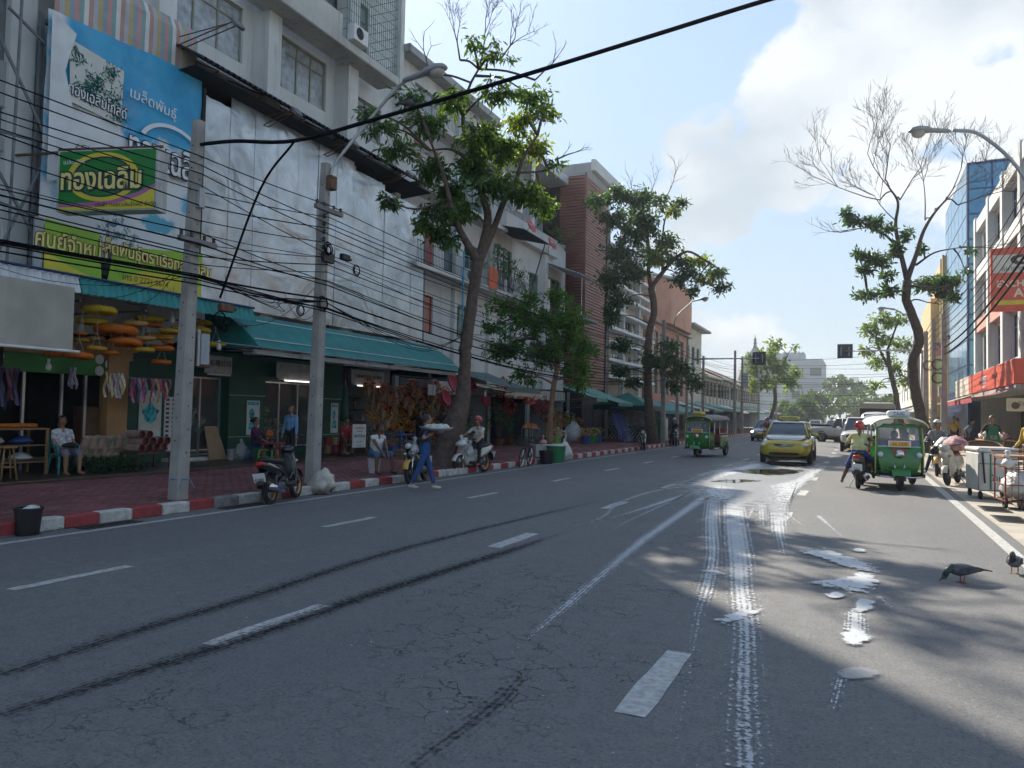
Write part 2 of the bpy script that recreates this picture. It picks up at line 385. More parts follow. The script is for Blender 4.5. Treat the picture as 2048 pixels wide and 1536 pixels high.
def decal_mat(name, col, rough, kind, thr=.5, soft=.12, nscale=14, cover=1., spec=.5):
 m = bpy.data.materials.new(name); m.use_nodes = True; t = m.node_tree; L = t.links.new; b = t.nodes['Principled BSDF']
 b.inputs['Base Color'].default_value = (*col, 1); b.inputs['Roughness'].default_value = rough; b.inputs['Specular IOR Level'].default_value = spec
 uv = _n(t, 'ShaderNodeUVMap'); uv.uv_map = 'UVMap'; sx = _n(t, 'ShaderNodeSeparateXYZ'); L(uv.outputs[0], sx.inputs[0])
 P = _n(t, 'ShaderNodeNewGeometry').outputs['Position']
 def M2(op, a, b_, c=None):
  n = _n(t, 'ShaderNodeMath', operation=op)
  for i, x in enumerate((a, b_, c)):
   if x is None: continue
   if hasattr(x, 'links'): L(x, n.inputs[i])
   else: n.inputs[i].default_value = x
  return n.outputs[0]
 nz = _n(t, 'ShaderNodeTexNoise'); nz.inputs['Scale'].default_value = nscale; nz.inputs['Detail'].default_value = 7; nz.inputs['Roughness'].default_value = .65; L(P, nz.inputs['Vector'])
 fade = sx.outputs[1]; val = M2('ADD', M2('MULTIPLY', M2('SUBTRACT', nz.outputs[0], .5), 1.7 if kind == 'track' else 2.3), fade)
 if kind == 'track':
  st = M2('SINE', M2('MULTIPLY', sx.outputs[0], 6.2832*7), None)
  ed = M2('MULTIPLY', M2('ABSOLUTE', M2('SUBTRACT', sx.outputs[0], .5), None), 1.05)
  val = M2('SUBTRACT', M2('ADD', val, M2('MULTIPLY', st, .11)), ed)
 mr = _n(t, 'ShaderNodeMapRange', interpolation_type='SMOOTHSTEP'); L(val, mr.inputs[0]); mr.inputs[1].default_value = thr-soft; mr.inputs[2].default_value = thr+soft; mr.inputs[4].default_value = cover
 L(mr.outputs[0], b.inputs['Alpha'])
 return m
def uvset(me, uvs):
 l = me.uv_layers.new(name='UVMap'); d = np.zeros(len(me.loops)*2); vi = np.zeros(len(me.loops), int); me.loops.foreach_get('vertex_index', vi)
 d = np.array(uvs)[vi].ravel(); l.data.foreach_set('uv', d)
def ribbon(name, pix, width, m, fades, h=.008, n=8):
 pts = curve_pts([gp(*p) for p in pix], n); ww = width if isinstance(width, (list, tuple)) else [width]*len(pix)
 mb = MB(); uvs = []; K = len(pts); prev = None; COLS = 6
 for i, p in enumerate(pts):
  q = i/(K-1)*(len(pix)-1); j = min(int(q), len(pix)-2); w = lerp(ww[j], ww[j+1], q-j); fd = lerp(fades[j], fades[j+1], q-j)
  t = (pts[min(i+1, K-1)]-pts[max(i-1, 0)]).normalized(); nrm = Vector((t.y, -t.x, 0)).normalized()
  row = mb.av([(p.x+nrm.x*w*(c/COLS-.5), p.y+nrm.y*w*(c/COLS-.5), zs(p.x+nrm.x*w*(c/COLS-.5))+h) for c in range(COLS+1)]); uvs += [(c/COLS, fd) for c in range(COLS+1)]
  if prev is not None:
   for c in range(COLS): mb.face(prev+c, prev+c+1, row+c+1, row+c)
  prev = row
 me = mb.mesh(name); uvset(me, uvs); return obj(name, me, m, road)
def patch(name, pix, m, h=.011, top=1.0, ground=True):
 P = [gp(*p) for p in pix]; P = curve_pts(P+[P[0]], 4)[:-1]; c = sum(P, Vector())/len(P); mb = MB(); uvs = []; rows = []
 for s, fd in ((1.35, -.1), (1.05, .22*top), (.85, .5*top), (.6, .8*top), (.3, top), (.04, top)):
  q = [c.lerp(p, s) for p in P]; rows.append(mb.av([(a.x, a.y, zs(a.x)+h) for a in q])); uvs += [(0, fd)]*len(P)
 k = len(P)
 for a, b in zip(rows, rows[1:]):
  for j in range(k): mb.face(a+j, a+(j+1) % k, b+(j+1) % k, b+j)
 me = mb.mesh(name); uvset(me, uvs); return obj(name, me, m, road)
D_TYRE = decal_mat('tyre_rubber', (.022, .022, .024), .85, 'track', .4, .3, 24, .75, .1)
D_MILK = decal_mat('milk_track', (.47, .49, .51), .55, 'track', .5, .16, 34, .9)
D_FOAM = decal_mat('milk_foam', (.56, .58, .6), .45, 'patch', .5, .2, 9, .9)
D_FILM = decal_mat('milky_film', (.36, .37, .38), .38, 'patch', .42, .35, 3.5, .7)
D_WATER = decal_mat('puddle_water', (.05, .055, .055), .03, 'patch', .5, .1, 2.5, .92, 1.0)
z3 = lambda x, y: (1200+x/3.84, 850+y/3.84)
z4 = lambda x, y: (1500+x/2.4142, 900+y/2.4142)
for nm, pts, w, fd in (
 ('tyre_mark', [(0, 1352), (250, 1270), (500, 1195), (800, 1100), (1100, 1025), (1220, 998)], .36, [.42, .48, .52, .5, .4, .1]),
 ('tyre_mark', [(0, 1432), (230, 1360), (480, 1280), (760, 1184), (1000, 1108), (1140, 1062)], .3, [.42, .5, .58, .62, .6, .2]),
 ('tyre_mark', [(820, 1536), (1000, 1400), (1060, 1330)], .3, [.3, .42, .2])):
 ribbon(nm, pts, w, D_TYRE, fd, .006)
for pts, w, fd in (
 ([z3(1020, 560), z3(1040, 800), z3(1070, 1050), z3(1080, 1250), z3(1110, 1500), (1492, 1290), (1490, 1400), (1495, 1540)], [.4, .4, .36, .33, .32, .32, .34, .36], [1.0, .95, .85, .72, .7, .62, .55, .55]),
 ([z3(870, 560), z3(860, 750), z3(870, 1000), z3(820, 1250), z3(760, 1450), (1385, 1300), (1350, 1480)], [.36, .36, .32, .3, .28, .26, .26], [.9, .8, .65, .66, .45, .36, .3]),
 ([z3(830, 540), z3(600, 700), z3(330, 890), z3(0, 1170), (1130, 1215), (1020, 1310)], [.26, .24, .24, .22, .22, .2], [.95, .8, .75, .62, .62, .3]),
 ([z3(820, 490), z3(500, 590), z3(250, 670), z3(0, 740)], [.3, .25, .22, .2], [.9, .75, .6, .4]),
 ([z3(760, 460), z3(420, 510), z3(150, 600), z3(0, 720), (1110, 1060)], [.2, .2, .18, .18, .16], [.85, .7, .6, .55, .3]),
 ([z3(700, 520), z3(480, 620), z3(220, 740), z3(0, 880)], [.16, .16, .16, .16], [.7, .6, .5, .3]),
 ([z3(1230, 280), z3(900, 310), z3(600, 355), z3(380, 420)], [.3, .25, .2, .2], [.7, .6, .5, .3]),
 ([z3(1260, 330), z3(940, 345), z3(700, 420), z3(420, 520)], [.3, .25, .2, .2], [.8, .7, .6, .4]),
 ([z3(1240, 600), z3(1250, 780)], [.35, .35], [.8, .5]), ([z3(1360, 610), z3(1370, 800), z3(1410, 1000)], [.4, .35, .3], [.95, .75, .4]),
 ([z3(1180, 640), z3(1110, 780)], [.08, .08], [.8, .5]), ([z3(1420, 680), z3(1560, 775)], [.06, .06], [.8, .5]),
 ([z4(330, 320), z4(460, 435)], [.14, .14], [.75, .4]), ([z4(510, 790), z4(508, 880)], [.2, .2], [.75, .85]), ([z4(620, 710), z4(690, 770)], [.14, .14], [.7, .4]), ([z4(440, 1110), z4(400, 1260)], [.16, .18], [.6, .4])):
 ribbon('milk_tyre_track', pts, w, D_MILK, fd, .009)
for nm, pts, m, h, top in (
 ('milky_film', [z3(500, 480), z3(840, 350), z3(1250, 270), z3(1700, 310), z3(1600, 420), z3(1450, 560), z3(1420, 690), z3(1060, 660), z3(820, 580)], D_FILM, .012, 1.0),
 ('milk_spill', [z3(760, 500), z3(900, 455), z3(1030, 480), z3(1060, 560), z3(960, 590), z3(800, 560)], D_FOAM, .0145, .75),
 ('milk_spill', [z3(840, 352), z3(980, 340), z3(1250, 285), z3(1300, 320), z3(1000, 400), z3(800, 430)], D_FOAM, .0145, .8),
 ('milk_spill', [z3(1240, 470), z3(1500, 410), z3(1640, 330), z3(1760, 310), z3(1480, 560), z3(1430, 690), z3(1260, 640)], D_FOAM, .0145, .72),
 ('water_puddle', [z3(1010, 350), z3(1250, 340), z3(1580, 345), z3(1520, 375), z3(1320, 395), z3(1150, 380)], D_WATER, .017, 1.0),
 ('water_puddle', [z3(1240, 285), z3(1500, 270), z3(1640, 300), z3(1560, 330), z3(1300, 315)], D_WATER, .017, 1.0),
 ('water_puddle', [z3(800, 440), z3(1000, 418), z3(1240, 432), z3(1060, 450)], D_WATER, .017, .9),
 ('milk_spill', [z4(210, 490), z4(360, 480), z4(470, 515), z4(600, 560), z4(620, 600), z4(480, 575), z4(330, 525)], D_FOAM, .0145, 1.0),
 ('milk_spill', [z4(270, 640), z4(430, 625), z4(560, 590), z4(620, 620), z4(590, 690), z4(420, 680)], D_FOAM, .0145, 1.0),
 ('milk_spill', [z4(340, 700), z4(430, 690), z4(470, 710), z4(400, 722)], D_FOAM, .0145, .9),
 ('milk_spill', [z4(480, 790), z4(520, 720), z4(600, 730), z4(600, 775), z4(540, 790)], D_FOAM, .0145, .95),
 ('milk_spill', [z4(430, 900), z4(480, 870), z4(560, 875), z4(595, 920), z4(540, 950), z4(460, 940)], D_FOAM, .0145, .95),
 ('milky_film', [z4(420, 1080), z4(520, 1050), z4(640, 1085), z4(560, 1110), z4(440, 1115)], D_FILM, .012, 1.0),
 ('milk_spill', [z4(470, 487), z4(520, 475), z4(570, 492), z4(520, 500)], D_FOAM, .0145, .8),
 ('milk_spill', [(1425, 1243), (1470, 1228), (1530, 1220), (1490, 1240), (1450, 1250)], D_FOAM, .0145, .9),
 ('milk_spill', [z3(750, 1130), z3(850, 1120), z3(990, 1150), z3(880, 1160)], D_FOAM, .0145, .8)):
 patch(nm, pts, m, h, top)
mb = MB()
for i in range(260):
 x = rnd(-9, 1.6); y = rnd(2.4, 16); r = rnd(.004, .011); a = rnd(0, 6.3); z = zs(x)+.007
 mb.poly([(x+math.cos(a+k*1.2566)*r*rnd(.6, 1.2), y+math.sin(a+k*1.2566)*r*rnd(.6, 1.2), z+rnd(0, .004)) for k in range(5)])
tag(obj('road_grit', mb.mesh('road_grit'), mat('pale_grit', (.38, .37, .34), .9, var=.4, vs=30), road), kind='stuff')
M_KRED = mat('kerb_red', (.30, .045, .045), .75, var=.22, vs=9, streak=.6, bump=.4, bs=60); M_KWHT = mat('kerb_white', (.50, .49, .46), .8, var=.25, vs=9, streak=.75, bump=.5, bs=60)
M_KGRY = mat('kerb_bare', (.22, .21, .20), .85, var=.3, vs=7, streak=.7, bump=.5, bs=60); M_CONC = mat('concrete', (.34, .33, .30), .85, var=.16, vs=2.5, bump=.3, bs=70, streak=.25)
kerb = struct('kerb', MB().box((-10.44, -12, -.3), (-10.26, 160, -.006)), M_KGRY)
km = MB().rbox((-.20, .004, 0), (0, .556, .18), .018).mesh('kerb_stone'); kms = {}
for k in range(-6, 150):
 m = (M_KRED, M_KWHT)[k % 2]
 if k in (11, 12, 13, 16, 26): m = M_KGRY if k % 2 else M_KWHT
 if m.name not in kms: kms[m.name] = km.copy(); kms[m.name].materials.append(m)
 o = bpy.data.objects.new('kerb_stone', kms[m.name]); COL.objects.link(o); o.parent = kerb
 o.location = (KX+rnd(-.006, .006), 4.02+k*.56, -.168+rnd(-.004, .004)); o.rotation_euler = (rnd(-.006, .006), 0, rnd(-.012, .012))
pav = strip('pavement', [(-14.6, .055), (-10.44, -.008)], -12, 300, mat('paver_bed', (.05, .035, .035), .9))
mb = MB(); cols = []
PL, PW = .235, .118
for j in range(int(4.12/PW)):
 x = -10.455 - j*PW
 for i in range(int(52/PL)):
  y = 4.5 + i*PL + (PL/2 if j % 2 else 0); g = .005; zt = zs(x)+rnd(-.003, .004); zb = zt-.02; ta = rnd(-.003, .003)
  a, b, c, d = (x-PW+g, y+g), (x-g, y+g), (x-g, y+PL-g), (x-PW+g, y+PL-g); e = .006
  n = mb.av([(*a, zb), (*b, zb), (*c, zb), (*d, zb), (a[0]+e, a[1]+e, zt+ta), (b[0]-e, b[1]+e, zt+ta), (c[0]-e, c[1]-e, zt-ta), (d[0]+e, d[1]-e, zt-ta)])
  mb.face(n+4, n+5, n+6, n+7)
  for q in range(4): mb.face(n+q, n+(q+1) % 4, n+4+(q+1) % 4, n+4+q)
  f = mnoise.noise((x*.5, y*.35, 0)); r = rnd(.75, 1.2)*(1+f*.45); cols += [(.17*r, .062*r, .062*r, 1)]*8
me = mb.mesh('pavers'); ca = me.color_attributes.new('Col', 'FLOAT_COLOR', 'POINT'); ca.data.foreach_set('color', np.array(cols, dtype=np.float32).ravel())
tag(obj('paver', me, mat('red_paver', (1, 1, 1), .7, var=.3, vs=1.3, attr='Col', bump=.3, bs=90, streak=.3), pav), kind='stuff')
strip('paver_far', [(-14.6, .073), (-10.45, .014)], 56.6, 300, mat('far_paver', (.17, .07, .065), .75, var=.25, vs=2)).parent = pav
M_TANS = mat('tan_strip', (.21, .15, .085), .8, var=.25, vs=4, bump=.3); M_TILE = mat('wet_tile', (.055, .036, .032), .35, var=.35, vs=1.8, bump=.15, bs=25)
strip('tan_strip', [(-14.76, .083), (-14.58, .078)], -12, 120, M_TANS).parent = pav
strip('shop_apron', [(-19.5, .125), (-17.6, .124), (-14.76, .079)], -12, 120, M_TILE).parent = pav
M_GUT = mat('gutter_concrete', (.40, .36, .30), .85, var=.2, vs=1.6, bump=.3, bs=60, streak=.3); M_SLAB = mat('slab_concrete', (.42, .37, .31), .85, var=.2, vs=1.2, bump=.25, bs=50)
strip('gutter', [(1.955, .004), (2.74, -.006)], -12, 160, M_GUT)
rk = struct('kerb_right', MB().box((RKX+.01, -12, -.2), (RKX+.17, 200, .12)), M_KGRY)
km2 = MB().rbox((0, .006, 0), (.2, .994, .15), .02).mesh('kerb_stone'); km2.materials.append(M_CONC)
for k in range(-6, 60):
 o = bpy.data.objects.new('kerb_stone', km2); COL.objects.link(o); o.parent = rk; o.location = (RKX+rnd(-.006, .006), 4+k, -.006); o.rotation_euler = (0, 0, rnd(-.01, .01))
rp = strip('pavement_right', [(RKX+.16, .10), (12, .17)], -12, 200, mat('joint_dark', (.12, .11, .1), .9))
km3 = MB().rbox((0.006, .006, 0), (.594, .594, .05), .008).mesh('paving_slab'); km3.materials.append(M_SLAB)
for j in range(7):
 for i in range(42):
  o = bpy.data.objects.new('paving_slab', km3); COL.objects.link(o); o.parent = rp; x = RKX+.2+j*.6; o.location = (x, 12+i*.6, .092+.0075*(x-RKX)+rnd(-.003, .003))
strip('pavement_far', [(RKX+.2, .142), (12, .215)], 37.3, 200, M_SLAB).parent = rp
def grate(p, sx, sy, label):
 t = thing('drain_grate', label, 'drain grate', (p[0], p[1], zs(p[0])+.004)); f = MB()
 for a, b in (((-sx, -sy), (sx, -sy+.04)), ((-sx, sy-.04), (sx, sy)), ((-sx, -sy+.04), (-sx+.04, sy-.04)), ((sx-.04, -sy+.04), (sx, sy-.04))): f.box((*a, 0), (*b, .012))
 part('frame', f, mat('cast_iron', (.05, .048, .045), .6, .3), t)
 part('pit', MB().quad((-sx+.04, -sy+.04, .001), (sx-.04, -sy+.04, .001), (sx-.04, sy-.04, .001), (-sx+.04, sy-.04, .001)), mat('pit_dark', (.012, .012, .012), .9), t)
 k = 9
 for i in range(k):
  y = lerp(-sy+.06, sy-.06, i/(k-1)); part('bar', MB().box((-sx+.04, y-.012, .002), (sx-.04, y+.012, .011)), mat('cast_iron', (1, 1, 1)), t)
grate((2.28, 16.7, 0), .22, .5, 'cast iron gutter grate beside the wheel of the red pushcart'); grate((2.28, 15.1, 0), .22, .5, 'cast iron gutter grate nearest the camera on the right kerbside')
grate((-9.98, 10.6, 0), .14, .5, 'dark wet drain grate in left gutter below the first concrete pole'); grate((-9.98, 7.9, 0), .14, .45, 'dark drain grate in left gutter beside the black bin')
# ================================================================ TREES
def leaf_material(name, trans=.4):
 m = bpy.data.materials.new(name); m.use_nodes = True; t = m.node_tree; L = t.links.new
 for n in list(t.nodes): t.nodes.remove(n)
 out = _n(t, 'ShaderNodeOutputMaterial'); a = _n(t, 'ShaderNodeAttribute'); a.attribute_name = 'Col'; b = _n(t, 'ShaderNodeBsdfPrincipled'); b.inputs['Roughness'].default_value = .42; b.inputs['Specular IOR Level'].default_value = .35; L(a.outputs['Color'], b.inputs['Base Color'])
 tr = _n(t, 'ShaderNodeBsdfTranslucent'); mx = _n(t, 'ShaderNodeMixRGB', blend_type='MULTIPLY'); mx.inputs[0].default_value = 1; L(a.outputs['Color'], mx.inputs[1]); mx.inputs[2].default_value = (2.6, 2.3, .7, 1); L(mx.outputs[0], tr.inputs[0])
 ms = _n(t, 'ShaderNodeMixShader'); ms.inputs[0].default_value = trans; L(b.outputs[0], ms.inputs[1]); L(tr.outputs[0], ms.inputs[2]); L(ms.outputs[0], out.inputs[0]); return m
M_LEAF = leaf_material('leaf_green'); M_BARK = mat('bark_brown', (.10, .07, .055), .9, var=.4, vs=7, bump=.8, bs=18, streak=.4); M_BARKG = mat('bark_grey', (.055, .047, .042), .9, var=.4, vs=7, bump=.8, bs=18)
def PD(u, v, d, off=0.): return CP + ray(u, v)*(d+off)
def depth_of(p): return (Vector(p)-CP).dot(FW)
class Leaves:
 def __init__(s): s.P = []; s.C = []
 def leaf(s, p, d, ln, wd, col):
  d = d.normalized(); side = d.cross(Vector((RS.normal(), RS.normal(), RS.normal())))
  if side.length < 1e-4: side = Vector((1, 0, 0))
  side.normalize(); up = side.cross(d)
  a = p; b = p+d*ln*.45+side*wd*.5+up*ln*.05; c = p+d*ln-up*ln*.08; e = p+d*ln*.45-side*wd*.5+up*ln*.05
  s.P += [a, b, c, e]; s.C += [col]*4
 def build(s, name, parent, m=None):
  n = len(s.P)//4; me = bpy.data.meshes.new(name); o = worldoff(parent)
  me.from_pydata([tuple(p-o) for p in s.P], [], [(4*i, 4*i+1, 4*i+2, 4*i+3) for i in range(n)])
  ca = me.color_attributes.new('Col', 'FLOAT_COLOR', 'POINT'); ca.data.foreach_set('color', np.array([(*c, 1) for c in s.C], dtype=np.float32).ravel())
  return obj(name, me, m or M_LEAF, parent)
def rdir(z=0.): v = Vector((RS.normal(), RS.normal(), RS.normal()+z)); return v.normalized()
def clump(lv, tw, c, r, n, ln, wd, pal, droop=.5, root=None, per=13, flat=1.):
 """leafy spray: twigs radiating in an ellipsoid, leaves along them"""
 for k in range(n):
  d = rdir(); d.z *= flat; q = RS.uniform(.25, 1.)**.6; e = c + Vector((d.x*r[0], d.y*r[0], d.z*r[1]))*q; s0 = c + (e-c)*.1
  if tw is not None: tw.tube([s0, s0.lerp(e, .5)+Vector((0, 0, .05*ln)), e], [.012, .009, .004], 3, cap=False)
  shade = RS.uniform(.7, 1.25)
  for j in range(per):
   f = RS.uniform(.25, 1.05); p = s0.lerp(e, f)+Vector((RS.normal(), RS.normal(), RS.normal()))*ln*.32
   dd = rdir()+(e-s0).normalized()*.5+Vector((0, 0, -droop)); col = pal[RS.randint(len(pal))]; g = shade*RS.uniform(.75, 1.2)
   lv.leaf(p, dd, ln*RS.uniform(.7, 1.25), wd*RS.uniform(.7, 1.2), tuple(x*g for x in col))
def twigs(mb, p, d, ln, r, depth, spread=.55, lift=.15, ends=None):
 q = p; pts = [p]; dd = d.normalized()
 for k in range(3): dd = (dd+rdir()*.16+Vector((0, 0, lift*.3))).normalized(); q = q+dd*ln/3; pts.append(q)
 r = max(r, .007); mb.tube(pts, [r, r*.85, r*.7, r*.55], 4 if depth > 1 else 3, cap=False)
 if depth == 0:
  if ends is not None: ends.append((q, dd))
  return
 for k in range(3 if depth > 1 else 2):
  twigs(mb, pts[RS.randint(1, 4)] if k else q, (dd+rdir()*spread*1.2+Vector((0, 0, lift))).normalized(), ln*RS.uniform(.55, .8), r*.55, depth-1, spread, lift, ends)
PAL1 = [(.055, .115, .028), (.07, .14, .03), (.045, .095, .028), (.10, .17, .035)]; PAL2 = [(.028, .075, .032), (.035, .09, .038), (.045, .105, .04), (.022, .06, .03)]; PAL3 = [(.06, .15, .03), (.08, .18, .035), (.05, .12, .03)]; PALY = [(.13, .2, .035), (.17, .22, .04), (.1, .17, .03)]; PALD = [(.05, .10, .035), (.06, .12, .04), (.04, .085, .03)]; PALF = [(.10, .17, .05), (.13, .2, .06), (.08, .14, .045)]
def tree(name, label, base, trunk, limbs, clumps, pal, ln, wd, r0, bark, bare=(), dens=1., droop=.5, group=None, per=13, sunny=None):
 """trunk/limbs: pixel polylines [(u, v, r, depth offset)]; clumps: (u, v, ru, rv, n)"""
 D = depth_of(base); k = D/F_PX; t = thing(name, label, 'tree', base, 0, group)
 def P(q): return PD(q[0], q[1], D, q[3] if len(q) > 3 else 0.)
 mb = MB(); pts = [Vector(base)-Vector((0, 0, .1))]+[P(q) for q in trunk]; rr = [r0*1.25]+[q[2] for q in trunk]
 cp = curve_pts(pts, 5); rad = [lerp(rr[min(int(i/5), len(rr)-2)], rr[min(int(i/5), len(rr)-2)+1], i/5-min(int(i/5), len(rr)-2)) for i in range(len(cp))]
 for i in range(len(cp)): cp[i] = cp[i]+Vector((RS.normal(), RS.normal(), 0))*rad[i]*.06
 mb.tube(cp, rad, 12); tr = part('trunk', mb, bark, t, True, w=True)
 nodes = list(cp)
 for lb in limbs:
  mb = MB(); pts = [P(q) for q in lb]; rr = [q[2] for q in lb]; cp = curve_pts(pts, 4); rad = [lerp(rr[min(i//4, len(rr)-2)], rr[min(i//4, len(rr)-2)+1], i/4-min(i//4, len(rr)-2)) for i in range(len(cp))]
  mb.tube(cp, rad, 7); part('limb', mb, bark, t, True, w=True); nodes += cp
 lv = Leaves(); tw = MB(); sec = MB()
 for c in clumps:
  u, v, ru, rv, n = c[:5]; off = RS.uniform(-1, 1)*ru*k*.9 if len(c) < 6 else c[5]; ctr = PD(u, v, D, off)
  near = min(nodes, key=lambda q: (q-ctr).length); mid = near.lerp(ctr, .5)+Vector((0, 0, .12*(near-ctr).length)); sec.tube(curve_pts([near, mid, ctr], 4), [.05, .045, .04, .036, .033, .028, .024, .02, .014], 5, cap=False)
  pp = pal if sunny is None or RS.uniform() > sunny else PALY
  clump(lv, tw, ctr, (ru*k, rv*k), int(n*dens), ln, wd, pp, droop, per=per)
 bt = MB(); ends = []
 for (u, v, off, du, dv, lnm, dep) in bare:
  p = PD(u, v, D, off); near = min(nodes, key=lambda q: (q-p).length); sec.tube(curve_pts([near, near.lerp(p, .5)+Vector((0, 0, .1)), p], 3), .035, 5, cap=False); d = (RT*du-UP*dv+rdir()*.2); twigs(bt, p, d, lnm, .03, dep, ends=ends)
 if bt.v: tag(part('bare_twigs', bt, bark, t, w=True), kind='stuff')
 if sec.v: tag(part('branches', sec, bark, t, True, w=True), kind='stuff')
 if tw.v: tag(part('twigs', tw, bark, t, w=True), kind='stuff')
 if lv.P: tag(lv.build('crown', t), kind='stuff')
 return t
def B(u, v, x=None): return gp(u, v)
# ================================================================ LEFT SIDE BUILDINGS
M_WALL = mat('white_wall', (.60, .61, .59), .85, var=.10, vs=.8, streak=.55, bump=.15, bs=12, dirt=(.16, .155, .14)); M_WALL2 = mat('dirty_wall', (.50, .50, .47), .9, var=.16, vs=.9, streak=.9, bump=.2, bs=12, dirt=(.07, .07, .06))
M_CREAM = mat('cream_wall', (.56, .54, .45), .85, var=.12, vs=1, streak=.5, dirt=(.18, .16, .12)); M_GREYW = mat('grey_render', (.34, .35, .35), .9, var=.2, vs=.7, streak=.8)
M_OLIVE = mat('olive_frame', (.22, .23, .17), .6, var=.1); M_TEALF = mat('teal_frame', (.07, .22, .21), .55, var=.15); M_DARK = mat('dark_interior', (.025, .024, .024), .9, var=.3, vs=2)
M_PANE = mat('curtained_glass', (.34, .37, .39), .14, var=.28, vs=4.5, spec=.7); M_PANED = glass_mat('dark_glass', (.03, .04, .045), .05); M_PANEB = glass_mat('blue_glass', (.10, .15, .17), .08, var=.3)
M_STEEL = mat('painted_steel', (.16, .17, .18), .5, .3, var=.2); M_RUST = mat('rusty_steel', (.13, .075, .045), .8, .2, var=.4, vs=12); M_WHITE = mat('white_paint', (.7, .7, .68), .6, var=.08)
M_RED = mat('red_paint', (.35, .06, .045), .6, var=.2, vs=5); M_PINKF = mat('pink_frame', (.48, .22, .17), .6, var=.15); M_ZINC = None
M_TEAL = mat('teal_canvas', (.012, .20, .19), .6, var=.18, vs=2.2, streak=.25, bump=.2, bs=6, dirt=(.01, .09, .09)); M_TEALC = mat('teal_sheet', (.02, .24, .23), .45, var=.2, vs=3, streak=.3)
M_GREENW = mat('green_wall', (.006, .062, .032), .5, var=.22, vs=1.3, streak=.25, dirt=(.004, .03, .018)); M_GREENB = mat('bright_green', (.03, .22, .04), .5, var=.15)
M_BLACK = mat('black_plastic', (.012, .012, .013), .45, var=.1); M_DKSHEET = mat('dark_sheet', (.045, .047, .05), .7, var=.25, vs=4, streak=.4)
def wall_holes(mb, x, y0, y1, z0, z1, holes, depth=.18):
 ys = sorted({y0, y1, *[h[i] for h in holes for i in (0, 1)]}); zz = sorted({z0, z1, *[h[i] for h in holes for i in (2, 3)]})
 for a, b in zip(ys, ys[1:]):
  for c, d in zip(zz, zz[1:]):
   my, mz = (a+b)/2, (c+d)/2
   if any(h[0] < my < h[1] and h[2] < mz < h[3] for h in holes): continue
   mb.quad((x, a, c), (x, b, c), (x, b, d), (x, a, d))
 for (a, b, c, d) in holes:
  q = x-depth
  mb.quad((x, a, c), (q, a, c), (q, b, c), (x, b, c)); mb.quad((x, a, d), (x, b, d), (q, b, d), (q, a, d)); mb.quad((x, a, c), (x, a, d), (q, a, d), (q, a, c)); mb.quad((x, b, c), (q, b, c), (q, b, d), (x, b, d))
 return mb
def window(parent, x, y0, y1, z0, z1, cols=3, transom=.28, fm=None, pm=None, fw=.06, grille=False, name='window', sgn=1, openk=None):
 """window set in an opening: frame, panes, optional grille. Faces +X (sgn=1) or -X"""
 fm = fm or M_OLIVE; pm = pm or M_PANE; xb = x-sgn*.13; f = MB()
 def bx(a, b, c, d, t=.05): f.box((min(xb, xb+sgn*t), a, c), (max(xb, xb+sgn*t), b, d))
 bx(y0, y1, z0, z0+fw); bx(y0, y1, z1-fw, z1); zt = z1-(z1-z0)*transom
 for i in range(cols+1): yy = lerp(y0, y1-fw, i/cols); bx(yy, yy+fw, z0+fw, z1-fw, .046)
 if transom: bx(y0+fw, y1-fw, zt, zt+fw*.8, .042)
 w = part(name, f, fm, parent, w=True)
 for i in range(cols):
  a, b = lerp(y0, y1-fw, i/cols)+fw, lerp(y0, y1-fw, (i+1)/cols)
  for (c, d) in (((z0+fw, zt), (zt+fw*.8, z1-fw)) if transom else ((z0+fw, z1-fw),)):
   p = MB()
   if openk == i and c < zt:   # casement swung out
    q = .42*(b-a); p.quad((xb, a, c), (xb+sgn*q, a+(b-a)*.85, c), (xb+sgn*q, a+(b-a)*.85, d), (xb, a, d))
   else: p.quad((xb+sgn*.012, a, c), (xb+sgn*.012, b, c), (xb+sgn*.012, b, d), (xb+sgn*.012, a, d))
   part('pane', p, pm, w, w=True)
 if grille:
  g = MB(); k = max(3, int((y1-y0)/.11))
  for i in range(k+1): yy = lerp(y0, y1, i/k); g.tube([(x-sgn*.05, yy, z0), (x-sgn*.05, yy, z1)], .008, 4)
  for i in range(4): zq = lerp(z0, z1, i/3); g.tube([(x-sgn*.05, y0, zq), (x-sgn*.05, y1, zq)], .008, 4)
  part('grille', g, M_STEEL, w, w=True)
 return w
def body(parent, x0, x1, y0, y1, z0, z1, m, name='wall'):
 return part(name, MB().box((x0, y0, z0), (x1, y1, z1)), m, parent, w=True)
def corrugated(p0, p1, d, amp=.03, pitch=.14):
 """wavy sheet: edge from p0 to p1, falling along vector d"""
 p0, p1, d = Vector(p0), Vector(p1), Vector(d); n = max(2, int((p1-p0).length/pitch*6)); nr = (p1-p0).cross(d).normalized(); mb = MB(); a = []; b = []
 for i in range(n+1):
  p = p0.lerp(p1, i/n) + nr*amp*math.sin(i/6*2*PI); a.append(p); b.append(p+d)
 A = mb.av(a); B = mb.av(b)
 for i in range(n): mb.face(A+i, A+i+1, B+i+1, B+i)
 return mb
def railing(parent, x, y0, y1, z0, z1, m=None, pitch=.12, r=.011):
 g = MB(); k = int((y1-y0)/pitch)
 for i in range(k+1): yy = lerp(y0, y1, i/k); g.tube([(x, yy, z0), (x, yy, z1)], r, 4, cap=False)
 g.tube([(x, y0, z1), (x, y1, z1)], r*1.8, 5); g.tube([(x, y0, z0), (x, y1, z0)], r*1.5, 5)
 return part('railing', g, m or M_STEEL, parent, w=True)
